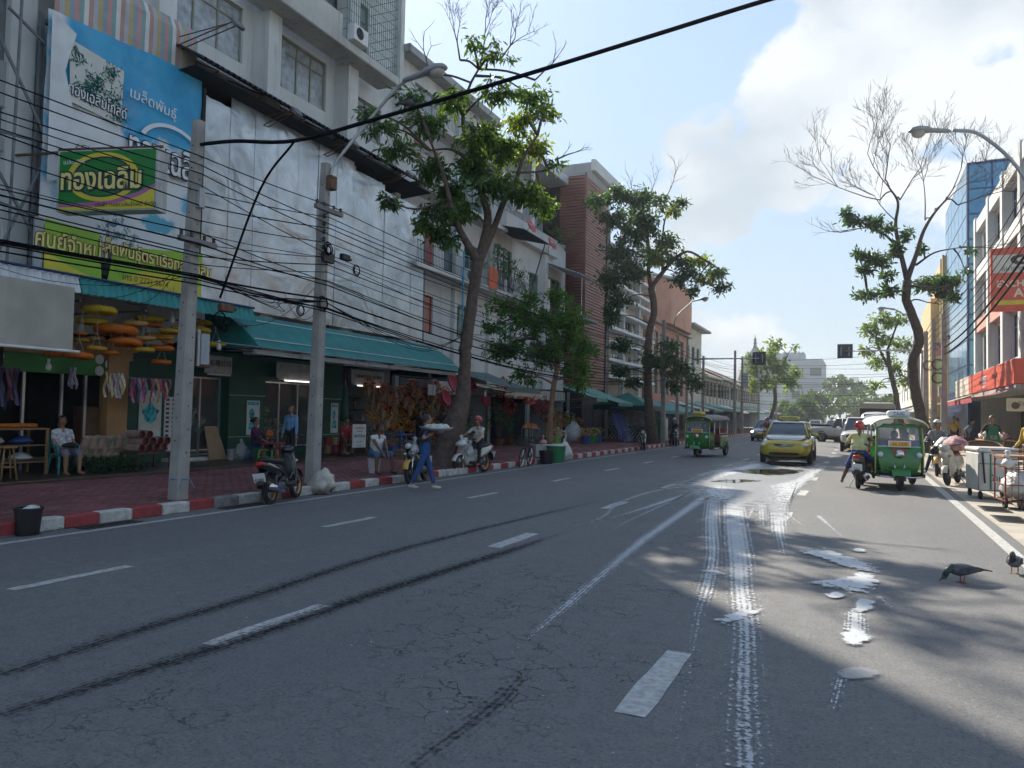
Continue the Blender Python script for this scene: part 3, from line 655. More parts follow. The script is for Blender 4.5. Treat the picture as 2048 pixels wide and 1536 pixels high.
def ac_unit(p, label, d=(0, 1, 0)):
 t = thing('air_conditioner', label, 'air conditioner', p)
 part('casing', MB().rbox((-.15, -.4, 0), (.15, .4, .55), .02), M_WHITE, t); f = MB().lathe([(.2, .16), (.2, .165)], (0, -.1, .28), 18, 'x'); part('fan_opening', f, M_DARK, t)
 g = MB()
 for k in range(6): g.torus((.168, -.1, .28), .03+.03*k, .004, 'x', 18, 4)
 part('fan_guard', g, M_STEEL, t)
 if d[1] == 0: t.rotation_euler.z = 0
 return t
def dish(p, label):
 t = thing('satellite_dish', label, 'satellite dish', p); mb = MB()
 mb.M = Matrix.Translation((0, 0, .42)) @ Matrix.Rotation(R_(62), 4, 'Y'); rows = [(.02+.42*i/6, .14*(i/6)**2) for i in range(7)]
 mb.lathe([(r, h) for r, h in rows]+[(r-.004, h+.012) for r, h in rows[::-1]], (0, 0, 0), 22, 'z', cap=False); part('reflector', mb, mat('dish_red', (.55, .10, .08), .45, var=.1), t, True)
 a = MB().tube([(.12, 0, .12), (.5, 0, .5)], .012, 6); part('feed_arm', a, M_STEEL, t); part('feed_horn', MB().rbox((.45, -.04, .46), (.58, .04, .54), .015), M_DARK, t)
 part('mast', MB().tube([(-.12, 0, -.15), (-.12, 0, .3), (0, 0, .4)], .02, 8), M_STEEL, t)
 letter('TRUE', .16, M_WHITE, t, Matrix.Translation((.085, 0, .56)) @ Matrix.Rotation(R_(90), 4, 'Z') @ Matrix.Rotation(R_(62), 4, 'X'), .003)
def floodlight(y, z, x0=-17., reach=2.0, label=''):
 t = thing('floodlight', label, 'floodlight', (x0, y, z)); b = MB()
 for s in (-.09, .09): b.tube([(.15, s, -.3), (reach, s, 0)], .016, 6)
 b.tube([(.15, -.09, -.3), (.15, .09, -.3)], .014, 6); b.tube([(reach-.05, -.09, 0), (reach-.05, .09, 0)], .014, 6); b.tube([(.1, 0, .0), (reach, 0, .04)], .014, 6)
 part('bracket', b, M_RUST, t); h = MB(); h.M = Matrix.Translation((reach, 0, -.05)) @ Matrix.Rotation(R_(50), 4, 'Y'); h.rbox((-.14, -.16, -.05), (.14, .16, .05), .02); part('lamp_box', h, M_STEEL, t)
 g = MB(); g.M = h.M; g.quad((-.11, -.13, -.054), (-.11, .13, -.054), (.11, .13, -.054), (.11, -.13, -.054)); part('lens', g, M_PANED, t)
apt = thing('apartment_building', 'tall dirty white apartment block behind the torn banner and zinc sheets', 'building', (-22, 18, 0))
Y0, Y1, TOP = 10.55, 25.75, 21.2
bays = [10.6, 14.35, 18.05, 22.05, 25.75]
wm = MB(); holes = []
wins = [(14.6, 17.35, 11.95, 13.65, 3), (18.42, 21.32, 11.95, 13.65, 4), (22.8, 24.7, 11.85, 13.25, 2)]
wins2 = [(14.7, 17.4, 15.0, 17.0, 3), (18.5, 20.4, 15.0, 17.0, 2), (21.0, 23.7, 14.5, 16.8, 4), (11.0, 13.8, 15.0, 17.0, 3), (11.0, 13.8, 11.95, 13.65, 3)]
wins3 = [(a+.3, b-.4, 18.4, 20.0, 3) for a, b in zip(bays, bays[1:])]
for w in wins+wins2+wins3: holes.append(w[:4])
wall_holes(wm, XF, Y0, Y1, 3.2, TOP, holes)
wm.quad((XF, Y1, 0), (-30, Y1, 0), (-30, Y1, TOP), (XF, Y1, TOP)); wm.quad((XF, Y0, 0), (-30, Y0, 0), (-30, Y0, TOP), (XF, Y0, TOP)); wm.quad((-30, Y0, 0), (-30, Y1, 0), (-30, Y1, TOP), (-30, Y0, TOP)); wm.quad((XF, Y0, TOP), (XF, Y1, TOP), (-30, Y1, TOP), (-30, Y0, TOP))
part('wall', wm, M_WALL, apt, w=True)
for k, b in enumerate(bays):
 part('column', MB().box((XF+.002, b-.28, 3.2), (XF+(.62 if b in (18.05, 22.05) else .3), b+.28 if b < 25 else Y1+.002, TOP-.05)), M_WALL, apt, w=True)
for i, (a, b, c, d, n) in enumerate(wins+wins2+wins3): window(apt, XF, a, b, c, d, n, .28, M_OLIVE, M_PANE, grille=(i in (2, 3, 5)), openk=0 if i == 1 else None)
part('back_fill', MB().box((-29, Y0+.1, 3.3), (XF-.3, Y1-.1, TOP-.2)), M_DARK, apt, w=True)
for z in (13.72, 17.35): # projecting balcony slabs
 s = part('balcony', MB().rbox((XF+.31, 17.0, z), (-15.7, 23.95, z+.32), .03), M_WALL2, apt, w=True)
 if z < 15:
  part('parapet', MB().box((-15.86, 17.0, z+.321), (-15.74, 20.5, z+1.05)), M_WALL2, s, w=True)
  ca = MB()
  for i in range(25): yy = lerp(20.75, 23.8, i/24); ca.tube([(-15.76, yy, z+.33), (-15.76, yy, z+3.2)], .011, 4)
  for i in range(9): zz = lerp(z+.36, z+3.2, i/8); ca.tube([(-15.76, 20.75, zz), (-15.76, 23.8, zz)], .011, 4); ca.tube([(-15.76, 23.8, zz), (XF, 23.8, zz)], .011, 4); ca.tube([(-15.76, 20.75, zz), (XF, 20.75, zz)], .011, 4)
  part('window_cage', ca, M_TEALF, s, w=True)
 else: part('parapet', MB().box((-15.86, 17.0, z+.321), (-15.74, 23.9, z+1.05)), M_WALL2, s, w=True)
part('roof_parapet', MB().box((XF-.1, Y0-.02, TOP+.001), (XF+.15, Y1+.02, TOP+.7)), M_WALL2, apt, w=True)
cn = part('rain_canopy', corrugated((-16.95, 14.3, 11.45), (-16.95, 26.3, 11.25), (1.55, 0, -.85), .035, .2), M_DKSHEET, apt, w=True)
for i in range(7):
 yy = 15+i*1.75; b = MB().tube([(-16.95, yy, 10.35), (-15.5, yy, 10.48)], .02, 5).tube([(-16.95, yy, 11.2), (-15.5, yy, 10.5)], .02, 5); part('canopy_bracket', b, M_RUST, cn, w=True)
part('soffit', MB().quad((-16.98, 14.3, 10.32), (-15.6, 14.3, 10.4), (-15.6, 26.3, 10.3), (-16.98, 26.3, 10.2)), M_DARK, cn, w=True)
for y, z, r in ((13.6, 11.0, 2.4), (17.2, 10.55, 1.9), (20.0, 10.55, 1.9), (22.9, 10.55, 1.9)): pass
floodlight(14.4, 11.3, -16.6, 2.3, 'floodlight on a long rusty bracket above the right end of the torn banner')
for y, nm in ((17.4, 'floodlight under the dark rain canopy nearest the banner'), (20.2, 'floodlight under the middle of the dark rain canopy above the zinc sheets'), (23.6, 'floodlight under the far end of the dark rain canopy beside the tree')): floodlight(y, 10.25, -16.2, 1.3, nm)
ac_unit((-15.62, 21.2, 14.06), 'white air conditioner box hung on the balcony below the teal window cage')
frm = thing('unfinished_building', 'dark open building frame with steel struts left of the torn banner', 'building', (-20, 7, 0))
for y in (2, 6.2, 10.3): part('column', MB().box((-17.3, y-.2, 0), (-16.9, y+.1 if y > 10 else y+.2, 16)), M_STEEL, frm, w=True)
for z in (3.6, 7.0, 10.4, 13.8): part('floor_slab', MB().box((-28, -3, z), (-16.75, 10.38, z+.28)), M_GREYW, frm, w=True)
part('back_wall', MB().box((-28.2, -3, 0), (-19.5, 10.38, 16.2)), M_DARK, frm, w=True)
part('side_wall', MB().box((-28, 10.4, 0), (-16.8, 10.53, 16)), M_DARK, frm, w=True); part('balcony_panel', MB().rbox((-16.9, 9.9, 7.95), (-16.8, 11.0, 8.95), .02), M_GREYW, frm, w=True)  # side wall: added dark panel, shadow of the open frame put into its colour
for i, (p, q) in enumerate((((-16.3, 9.6, 9.6), (-16.3, 11.2, 7.0)), ((-16.3, 11.2, 7.6), (-16.3, 10.0, 4.7)), ((-16.3, 9.7, 5.8), (-16.3, 11.2, 5.6)), ((-16.3, 9.5, 10.4), (-16.3, 11.0, 10.9)), ((-16.3, 10.0, 9.9), (-16.3, 11.2, 9.3)), ((-16.3, 9.4, 7.2), (-16.3, 11.3, 7.35)), ((-16.3, 9.6, 6.9), (-16.3, 11.2, 4.6)), ((-16.3, 10.2, 4.4), (-16.3, 10.3, 12.5)))):
 part('strut', MB().tube([p, q], .035, 6), M_STEEL, frm, w=True)
def ycol(u, v, x=-16.2): return PX(u, v, x).y
bb = thing('billboard', 'torn faded blue and white seed shop banner hanging above the garland shop', 'banner', (-16.2, 12.9, 4.5))
BX = -16.2
def banner_mesh(y0, y1, zb, zt, x, mat_fn, ny=46, nz=60, wrinkle=.05):
 mb = MB(); idx = [[0]*(nz+1) for _ in range(ny+1)]
 for i in range(ny+1):
  for j in range(nz+1):
   s, t = i/ny, j/nz; y = lerp(y0, y1, s); z = lerp(zb(s), zt(s), t)
   dx = wrinkle*mnoise.noise((y*1.3, z*.6, 3)) + wrinkle*.8*mnoise.noise((y*3.1-z*1.2, z*1.0, 8))
   idx[i][j] = mb.av([(x+dx, y, z)])
 for i in range(ny):
  for j in range(nz):
   c = mat_fn((i+.5)/ny, (j+.5)/nz)
   if c is None: continue
   mb.cur = c; mb.face(idx[i][j], idx[i+1][j], idx[i+1][j+1], idx[i][j+1])
 mb.cur = 0; return mb
def banner_print():
 m = bpy.data.materials.new('faded_banner_print'); m.use_nodes = True; t = m.node_tree; L = t.links.new; b = t.nodes['Principled BSDF']; b.inputs['Roughness'].default_value = .55
 P = _n(t, 'ShaderNodeNewGeometry').outputs['Position']; sp = _n(t, 'ShaderNodeSeparateXYZ'); L(P, sp.inputs[0])
 def nz(sc, det=6, ro=.6):
  n = _n(t, 'ShaderNodeTexNoise'); n.inputs['Scale'].default_value = sc; n.inputs['Detail'].default_value = det; n.inputs['Roughness'].default_value = ro; L(P, n.inputs['Vector']); return n.outputs[0]
 def M2(op, a, b_=None, c=None):
  n = _n(t, 'ShaderNodeMath', operation=op)
  for i, x in enumerate((a, b_, c)):
   if x is None: continue
   if hasattr(x, 'links'): L(x, n.inputs[i])
   else: n.inputs[i].default_value = x
  return n.outputs[0]
 def mr(x, a, b_, c=0., d=1.):
  n = _n(t, 'ShaderNodeMapRange', interpolation_type='SMOOTHSTEP'); L(x, n.inputs[0]); n.inputs[1].default_value = a; n.inputs[2].default_value = b_; n.inputs[3].default_value = c; n.inputs[4].default_value = d; return n.outputs[0]
 def mix(f, a, b_):
  n = _n(t, 'ShaderNodeMix', data_type='RGBA'); L(f, n.inputs['Factor']) if hasattr(f, 'links') else setattr(n.inputs['Factor'], 'default_value', f)
  for s, x in (('A', a), ('B', b_)):
   if hasattr(x, 'links'): L(x, n.inputs[s])
   else: n.inputs[s].default_value = (*x, 1)
  return n.outputs['Result']
 y, z = sp.outputs[1], sp.outputs[2]
 def disc(cy, cz, ry, rz, soft=.25, wob=.8):
  d = M2('SQRT', M2('ADD', M2('POWER', M2('DIVIDE', M2('SUBTRACT', y, cy), ry), 2.), M2('POWER', M2('DIVIDE', M2('SUBTRACT', z, cz), rz), 2.)))
  return mr(M2('ADD', d, M2('MULTIPLY', M2('SUBTRACT', nz(3.2), .5), wob*1.5)), 1+soft, 1-soft)
 blue = mix(mr(nz(1.2), .35, .7), (.02, .27, .52), (.05, .37, .62)); white = (.66, .68, .69)
 edge = M2('ADD', M2('SUBTRACT', z, M2('ADD', 8.35, M2('MULTIPLY', M2('SUBTRACT', y, 12.6), -.18))), M2('MULTIPLY', M2('SUBTRACT', nz(1.1), .5), 1.8))
 c = mix(mr(edge, -.12, .12), white, blue)
 c = mix(mr(y, 11.35, 11.05), c, mix(mr(nz(.9), .45, .6), white, (.12, .42, .62)))       # faded left flap
 c = mix(disc(14.7, 7.9, .7, .4, .3, .8), c, white); c = mix(disc(14.9, 6.9, .35, .3, .3, .8), c, (.12, .45, .68))
 tr = M2('MULTIPLY', disc(12.7, 5.6, .55, .62, .15, .7), mr(nz(6, 9, .75), .47, .57)); c = mix(tr, c, (.03, .13, .15)); c = mix(disc(13.9, 6.2, .5, .22, .2, 1.2), c, (.1, .38, .5))
 c = mix(mr(nz(.7, 8, .7), .55, .75, 0, .35), c, (.42, .42, .40))
 L(c, b.inputs['Base Color']); return m
M_BAN = banner_print()
ys0, ys1 = 10.78, 15.08
cloth = banner_mesh(ys0, ys1, lambda s: 4.95, lambda s: lerp(10.25, 10.48, s), BX, lambda s, t: 0)
part('banner_cloth', cloth, M_BAN, bb, True, w=True)
part('support_frame', MB().box((BX-.3, ys0, 4.6), (BX-.2, ys0+.08, 10.2)).box((BX-.3, ys1-.1, 4.6), (BX-.2, ys1, 10.4)).box((BX-.3, ys0+.09, 4.6), (BX-.2, ys1-.11, 4.7)).box((BX-.3, ys0+.09, 10.0), (BX-.2, ys1-.11, 10.1)), M_STEEL, bb, w=True)
flap = MB()   # torn flap folded over at the left
fp = [(10.8, 10.2), (11.35, 9.9), (11.15, 9.0), (11.5, 7.6), (11.25, 6.6), (10.8, 6.4)]
flap.poly([(BX+.12+.05*(i % 2), y, z) for i, (y, z) in enumerate(fp)]); part('torn_flap', flap, mat('banner_back', (.62, .64, .65), .7, var=.12, vs=2, streak=.3), bb, w=True)
def FM(y, z, x, tilt=0.): return frameM((x, y, z), (0, math.cos(tilt), math.sin(tilt)), (0, -math.sin(tilt), math.cos(tilt)))
M_INK = mat('dark_ink', (.03, .035, .05), .6, var=0); M_LETW = mat('letter_white', (.72, .73, .73), .5, var=.05)
letter('เมล็ดพันธุ์', .36, M_LETW, bb, FM(13.52, 9.15, BX+.09, -.05), .004, world=True)
letter('ทองเฉลิม', 1.0, M_INK, bb, FM(13.98, 7.85, BX+.10, -.02), .004, .62, bold=.045, world=True); letter('ทองเฉลิม', 1.0, M_LETW, bb, FM(13.98, 7.85, BX+.12, -.02), .006, .62, bold=.012, world=True)
letter('ทองเฉลิมโกลด์', .36, M_INK, bb, FM(12.0, 8.62, BX+.09, -.06), .004, .72, bold=.02, world=True); letter('ทองเฉลิมโกลด์', .36, M_LETW, bb, FM(12.0, 8.62, BX+.10, -.06), .004, .72, world=True)
letter('Thong Chalerm Vegetable Seed', .2, M_INK, bb, FM(12.4, 7.4, BX+.09, -.05), .003, 1.1, world=True)
part('pasted_photo', MB().quad((BX+.075, 11.32, 8.38), (BX+.075, 12.62, 8.28), (BX+.075, 12.66, 9.62), (BX+.075, 11.25, 9.78)), mat('seedling_photo', (.56, .57, .53), .6, var=.08, vs=3, streak=0), bb, w=True)
sdl = Leaves()
for cy_, cz_, n_ in ((11.75, 8.75, 150), (11.95, 9.0, 120), (12.4, 8.8, 90), (12.35, 9.42, 70), (11.45, 9.45, 50), (12.5, 8.5, 60)):
 for q_ in range(n_):
  a_ = RS.normal()*.13, RS.normal()*.13; sdl.leaf(Vector((BX+.085, cy_+a_[0], max(min(cz_+a_[1], 9.6), 8.4))), Vector((.02, RS.normal(), RS.normal())), .12, .03, (.02, .10+.1*RS.uniform(), .13+.1*RS.uniform()))
tag(sdl.build('printed_leaves', bb), kind='stuff')
sw = MB()
for k in range(20): # white arc over the name
 a0, a1 = PI*(.12+.76*k/20), PI*(.12+.76*(k+1)/20); r0, r1 = 1.0, .88
 f = lambda a, r, x: (x, 14.15-math.cos(a)*r*1.05, 8.05+math.sin(a)*r*.75)
 sw.quad(f(a0, r0, BX+.1), f(a1, r0, BX+.1), f(a1, r1, BX+.1), f(a0, r1, BX+.1))
part('swoosh', sw, M_LETW, bb, w=True)
gbd = thing('shop_banner', 'lime green shop banner with outlined Thai words below the torn blue banner', 'banner', (-16.05, 13, 4.4))
GX = -16.02
M_LIME = mat('lime_vinyl', (.26, .47, .03), .45, var=.1, vs=2); M_YEL = mat('yellow_vinyl', (.62, .52, .04), .45, var=.1, vs=2)
gb = MB().quad((GX, 10.8, 4.5), (GX, 12.2, 4.5), (GX, 12.1, 5.55), (GX, 10.8, 5.6)).quad((GX, 12.35, 4.5), (GX, 15.15, 4.5), (GX, 15.15, 5.68), (GX, 12.5, 5.35))
part('vinyl', gb, M_LIME, gbd, w=True); part('yellow_wave', MB().poly([(GX+.006, 12.6, 4.5), (GX+.006, 15.13, 4.5), (GX+.006, 15.13, 4.78), (GX+.006, 14.2, 4.95), (GX+.006, 13.3, 4.9)]).poly([(GX+.006, 10.81, 4.5), (GX+.006, 12.0, 4.5), (GX+.006, 11.4, 4.66), (GX+.006, 10.81, 4.9)]), M_YEL, gbd, w=True)
part('frame', MB().box((GX-.08, 10.6, 4.4), (GX-.02, 15.2, 4.5)).box((GX-.08, 10.6, 4.5), (GX-.02, 10.79, 5.6)), M_GREYW, gbd, w=True)
M_LBR = mat('letter_brown', (.20, .07, .02), .5, var=0); M_LYE = mat('letter_yellow', (.75, .66, .22), .5, var=0)
for s, y, z, sz, xs in (('ศูนย์จำหน่า', 11.45, 5.12, .52, .78), ('ล็ดพันธุ์ตราเรือทองเฉลิม', 13.85, 5.24, .42, .80)):
 letter(s, sz, M_LBR, gbd, FM(y, z, GX+.012, -.02), .003, xs, bold=.028, world=True); letter(s, sz, M_LYE, gbd, FM(y, z, GX+.02, -.02), .003, xs, bold=.006, world=True)
letter('โทร 0 2221 5674', .2, M_LBR, gbd, FM(13.4, 4.66, GX+.014), .002, world=True)
gs0, gs1 = PX(117, 302, -15.6), PX(318, 272, -13.35)
gs = thing('light_box_sign', 'green light box sign with yellow ring and Thai seed name hanging over pavement', 'sign', (gs0.x, gs0.y, 5.4))
a, bq = Vector((gs0.x, gs0.y, 0)), Vector((gs1.x, gs1.y, 0)); ex = (bq-a).normalized(); en = Vector((ex.y, -ex.x, 0)); Wd = (bq-a).length
zb_, zt_ = PX(117, 425, -15.6).z, PX(117, 302, -15.6).z
p0 = Vector((a.x, a.y, zb_)); H_ = zt_-zb_
def GQ(s, t, o=0.): return p0 + ex*(s*Wd) + Vector((0, 0, t*H_)) + en*o
bxm = MB(); c8 = [GQ(0, 0), GQ(1, 0), GQ(1, 1), GQ(0, 1)]; bxm.prism(c8, -en*.35); part('box', bxm, mat('sign_casing', (.45, .46, .45), .5, .2, var=.2, streak=.5), gs, w=True)
def sgpoly(name, pts, o, m): part(name, MB().poly([GQ(s, t, o) for s, t in pts]), m, gs, w=True)
sgpoly('face', [(.02, .02), (.98, .02), (.98, .98), (.02, .98)], .004, mat('sign_green', (.012, .19, .03), .4, var=.08))
sgpoly('pink_curve', [(.02, .12), (.35, .14), (.6, .2), (.8, .28), (.98, .42), (.98, .34), (.8, .2), (.6, .1), (.35, .04), (.02, .03)], .008, mat('sign_pink', (.42, .12, .3), .4, var=0))
sgpoly('yellow_curve', [(.02, .02), (.98, .02), (.98, .36), (.85, .24), (.65, .13), (.4, .07), (.02, .07)], .012, M_YEL)
def ring(r0, r1, o, m, cx=.46, cy=.55, sx=.36, sy=.40):
 mb = MB()
 for k in range(40):
  t0, t1 = 2*PI*k/40, 2*PI*(k+1)/40; f = lambda t, r: GQ(cx+math.cos(t)*r*sx, cy+math.sin(t)*r*sy, o)
  mb.quad(f(t0, r1), f(t1, r1), f(t1, r0), f(t0, r0))
 part('ring', mb, m, gs, w=True)
ring(.83, 1.0, .012, M_YEL); ring(.76, .83, .012, M_INK)
MG = frameM(GQ(.45, .5, .02), ex, (0, 0, 1)); letter('ทองเฉลิม', .62, M_INK, gs, MG, .004, .82, bold=.05, world=True); letter('ทองเฉลิม', .62, M_LYE, gs, frameM(GQ(.45, .5, .032), ex, (0, 0, 1)), .004, .82, bold=.012, world=True)
letter('บริษัท ทองเฉลิมโกลด์ จำกัด', .13, M_INK, gs, frameM(GQ(.7, .09, .02), ex, (0, 0, 1)), .002, world=True); letter('เมล็ดพันธุ์', .13, M_LETW, gs, frameM(GQ(.17, .8, .02), ex, (0, 0, 1)), .002, world=True)
br = MB()
for s in (0.05, .9): br.tube([GQ(s, 1.0, -.2), Vector((-16.6, GQ(s, 1, 0).y+.3, zt_+.15))], .025, 6)
br.tube([GQ(-.05, 1.06, -.15), GQ(1.0, 1.05, -.15)], .03, 6).tube([GQ(-.5, .98, -.1), GQ(0, 1.02, -.15)], .03, 6); part('bracket', br, M_RUST, gs, w=True)
sb = thing('striped_blind', 'striped pastel canvas blind above the torn blue banner', 'blind', (-16.6, 12.9, 10.3)); cols = [(.42, .26, .22), (.25, .33, .38), (.62, .62, .60), (.45, .36, .18), (.22, .34, .33), (.4, .42, .45), (.5, .28, .26)]
sy = [11.0, 15.0]; k = 34
for i in range(k):
 ya, yb = lerp(*sy, i/k), lerp(*sy, (i+1)/k); pts = [(-16.75, 11.9), (-16.42, 11.75), (-16.3, 11.45), (-16.32, 10.2)]
 mb = MB()
 for (xa, za), (xb, zb) in zip(pts, pts[1:]): mb.quad((xa, ya, za), (xa, yb, za), (xb, yb, zb), (xb, ya, zb))
 part('stripe', mb, mat('stripe_%d' % (i*5 % 7), cols[i*5 % 7], .8, var=.1), sb, w=True)
zc = thing('zinc_hoarding', 'dented bare zinc sheet cladding covering the middle floors of the apartment block', 'cladding', (-16.2, 21, 4.4))
def zinc_material():
 m = bpy.data.materials.new('dented_zinc'); m.use_nodes = True; t = m.node_tree; L = t.links.new; b = t.nodes['Principled BSDF']
 P = _n(t, 'ShaderNodeNewGeometry').outputs['Position']
 def nz(sc, det=4, ro=.55):
  n = _n(t, 'ShaderNodeTexNoise'); n.inputs['Scale'].default_value = sc; n.inputs['Detail'].default_value = det; n.inputs['Roughness'].default_value = ro; L(P, n.inputs['Vector']); return n.outputs[0]
 cr = _n(t, 'ShaderNodeValToRGB'); L(nz(.9, 8, .65), cr.inputs[0]); e = cr.color_ramp.elements
 e[0].position = .32; e[0].color = (.44, .48, .51, 1); e[1].position = .66; e[1].color = (.66, .69, .7, 1); L(cr.outputs[0], b.inputs['Base Color'])
 b.inputs['Metallic'].default_value = .75; rr = _n(t, 'ShaderNodeMapRange'); L(nz(1.7, 4), rr.inputs[0]); rr.inputs[1].default_value = .35; rr.inputs[2].default_value = .65; rr.inputs[3].default_value = .3; rr.inputs[4].default_value = .5; L(rr.outputs[0], b.inputs['Roughness'])
 wv = _n(t, 'ShaderNodeTexNoise'); wv.inputs['Scale'].default_value = .75; wv.inputs['Detail'].default_value = 2; wv.inputs['Roughness'].default_value = .4; wv.inputs['Distortion'].default_value = 1.6; L(P, wv.inputs['Vector'])
 bp = _n(t, 'ShaderNodeBump'); bp.inputs['Strength'].default_value = .55; bp.inputs['Distance'].default_value = .18; L(wv.outputs[0], bp.inputs['Height']); L(bp.outputs[0], b.inputs['Normal'])
 return m
M_ZINC = zinc_material()
zy = [15.2]+[15.2+.97*k for k in range(1, 12)]+[26.85]
for i, (a, b) in enumerate(zip(zy, zy[1:])):
 for zlo, zhi in ((4.42, 7.05), (7.06, 10.05 + (.62 if a > 15.9 and a < 21.5 else 0) - (.25 if a > 23 else 0))):
  mb = MB(); n = 5; X0 = -16.2 + rnd(-.012, .012); idx = []
  for p in range(n+1):
   for q in range(n+1):
    d = .03*mnoise.noise((a*7+p*.45, zlo*3+q*.4, i)) if 0 < p < n and 0 < q < n else 0
    idx.append(mb.av([(X0+d, lerp(a+.008, b-.008, p/n), lerp(zlo, zhi+(.06*mnoise.noise((a*3+p*.7, 5, 1)) if zhi > 9 else 0), q/n))]))
  for p in range(n):
   for q in range(n): mb.face(idx[p*(n+1)+q], idx[(p+1)*(n+1)+q], idx[(p+1)*(n+1)+q+1], idx[p*(n+1)+q+1])
  part('sheet', mb, M_ZINC, zc, True, w=True)
part('end_trim', MB().box((-16.5, 26.86, 4.4), (-16.18, 26.93, 9.85)), M_STEEL, zc, w=True); part('edge_post', MB().box((-16.3, 15.1, 4.4), (-16.12, 15.19, 10.2)), M_DARK, zc, w=True)
shop = thing('garland_shop', 'dark open shop front with green fascia and orange pillar behind flower garlands', 'shop', (-17.5, 11, .12))
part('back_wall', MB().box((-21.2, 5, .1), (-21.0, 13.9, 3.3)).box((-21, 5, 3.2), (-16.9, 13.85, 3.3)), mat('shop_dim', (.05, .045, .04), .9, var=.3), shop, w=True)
part('fascia', MB().rbox((-17.0, 10.3, 2.3), (-16.85, 13.0, 2.72), .01), M_GREENB, shop, w=True)
M_ORW = mat('orange_wall', (.42, .24, .10), .75, var=.15, vs=2, streak=.2)
part('pillar', MB().box((-17.05, 13.05, .1), (-16.75, 13.62, 3.2)), M_ORW, shop, w=True); part('lintel', MB().box((-17.1, 9.5, 2.73), (-16.9, 13.85, 3.3)), M_ORW, shop, w=True); part('pillar_left', MB().box((-17.05, 9.9, 2.3), (-16.86, 10.28, 2.72)), M_ORW, shop, w=True)
for y in (11.1, 12.0, 12.6): part('door_mullion', MB().box((-17.0, y-.03, .1), (-16.94, y+.03, 2.3)), mat('aluminium', (.5, .51, .52), .35, .8), shop, w=True)
part('cabinet', MB().rbox((-17.3, 12.55, .1), (-16.95, 13.0, 1.55), .02), mat('brown_wood', (.10, .05, .025), .5, var=.3, vs=6), shop, w=True)
for i, (y, z) in enumerate(((10.45, 2.6), (12.85, 2.7), (12.86, 2.42), (13.12, 2.6))): part('round_plate', MB().lathe([(.11, 0), (.12, .01), (.1, .03), (.02, .035)], (-16.84, y, z), 16, 'x'), M_WHITE, shop, w=True)
fl = thing('florist_shop', 'dark green florist shop front with glass doors below long teal canopy', 'shop', (-17.2, 19.5, .12))
g = MB(); wall_holes(g, XF, 13.64, 22.62, .1, 3.35, [(15.5, 17.02, .2, 2.45), (18.6, 21.35, .35, 2.45)], .25); part('wall', g, M_GREENW, fl, w=True)
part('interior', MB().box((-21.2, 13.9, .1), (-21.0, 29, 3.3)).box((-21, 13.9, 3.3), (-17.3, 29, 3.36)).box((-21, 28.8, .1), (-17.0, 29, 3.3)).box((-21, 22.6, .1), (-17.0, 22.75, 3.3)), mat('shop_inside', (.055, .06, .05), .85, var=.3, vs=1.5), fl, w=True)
part('pier', MB().box((-17.0, 17.05, .1), (-16.78, 18.55, 2.46)), M_GREENW, fl, w=True); part('pier', MB().box((-17.0, 21.4, .1), (-16.78, 22.6, 2.46)), M_GREENW, fl, w=True)
for z in (.72, 1.95):
 for a, b in ((17.05, 18.55), (21.4, 22.6)): part('band', MB().box((-16.779, a, z), (-16.77, b, z+.025)), mat('pale_green', (.2, .4, .3), .5), fl, w=True)
for ya, yb, z0, z1, n in ((15.5, 17.02, .22, 2.45, 2), (18.6, 21.35, .35, 2.45, 3)): window(fl, XF, ya, yb, z0, z1, n, 0, mat('aluminium', (.5, .51, .52)), mat('shop_glass', (.2, .22, .2), .04, spec=.6, alpha=.35), .05, name='glass_front')
part('threshold', MB().rbox((-17.0, 14.9, .09), (-16.6, 17.05, .2), .02), mat('white_step', (.55, .54, .5), .7, streak=.4), fl, w=True)
for nm, y0, y1, txt, sz, tilt in (('1', 15.95, 16.95, '有限公司', .2, 0), ('2', 18.85, 20.75, 'บ้านวาสนพันธ์ฟล', .27, 0), ('3', 22.72, 24.8, 'TANAPHAND FLORIST', .165, 0)):
 s = thing('shop_sign', {'1': 'peeling grey signboard with dark Chinese characters beside the first pole', '2': 'peeling white signboard with raised Thai letters behind the second pole', '3': 'grey TANAPHAND FLORIST signboard with a lit tube beneath'}[nm], 'sign', (-16.6, (y0+y1)/2, 2.55))
 part('board', MB().rbox((-16.66, y0, 2.55), (-16.6, y1, 3.05), .012), mat('peeled_board', (.38, .36, .34), .6, var=.25, vs=5, streak=.5, dirt=(.2, .15, .1)), s, w=True)
 letter(txt, sz, M_INK if nm != '2' else M_GREYW, s, FM((y0+y1)/2+.05, 2.83, -16.595), .006, world=True)
 part('bottom_strip', MB().box((-16.64, y0+.1, 2.5), (-16.59, y1-.05, 2.545)), mat('tube_casing', (.6, .6, .58), .5), s, w=True)
 if nm != '1': part('tube_light', MB().tube([(-16.55, y0+.3, 2.48), (-16.55, y1-.25, 2.48)], .018, 8), mat('lit_tube', (.9, .9, .9), .4, emit=(1, .95, .9), es=6 if nm == '3' else 1.2), s, w=True)
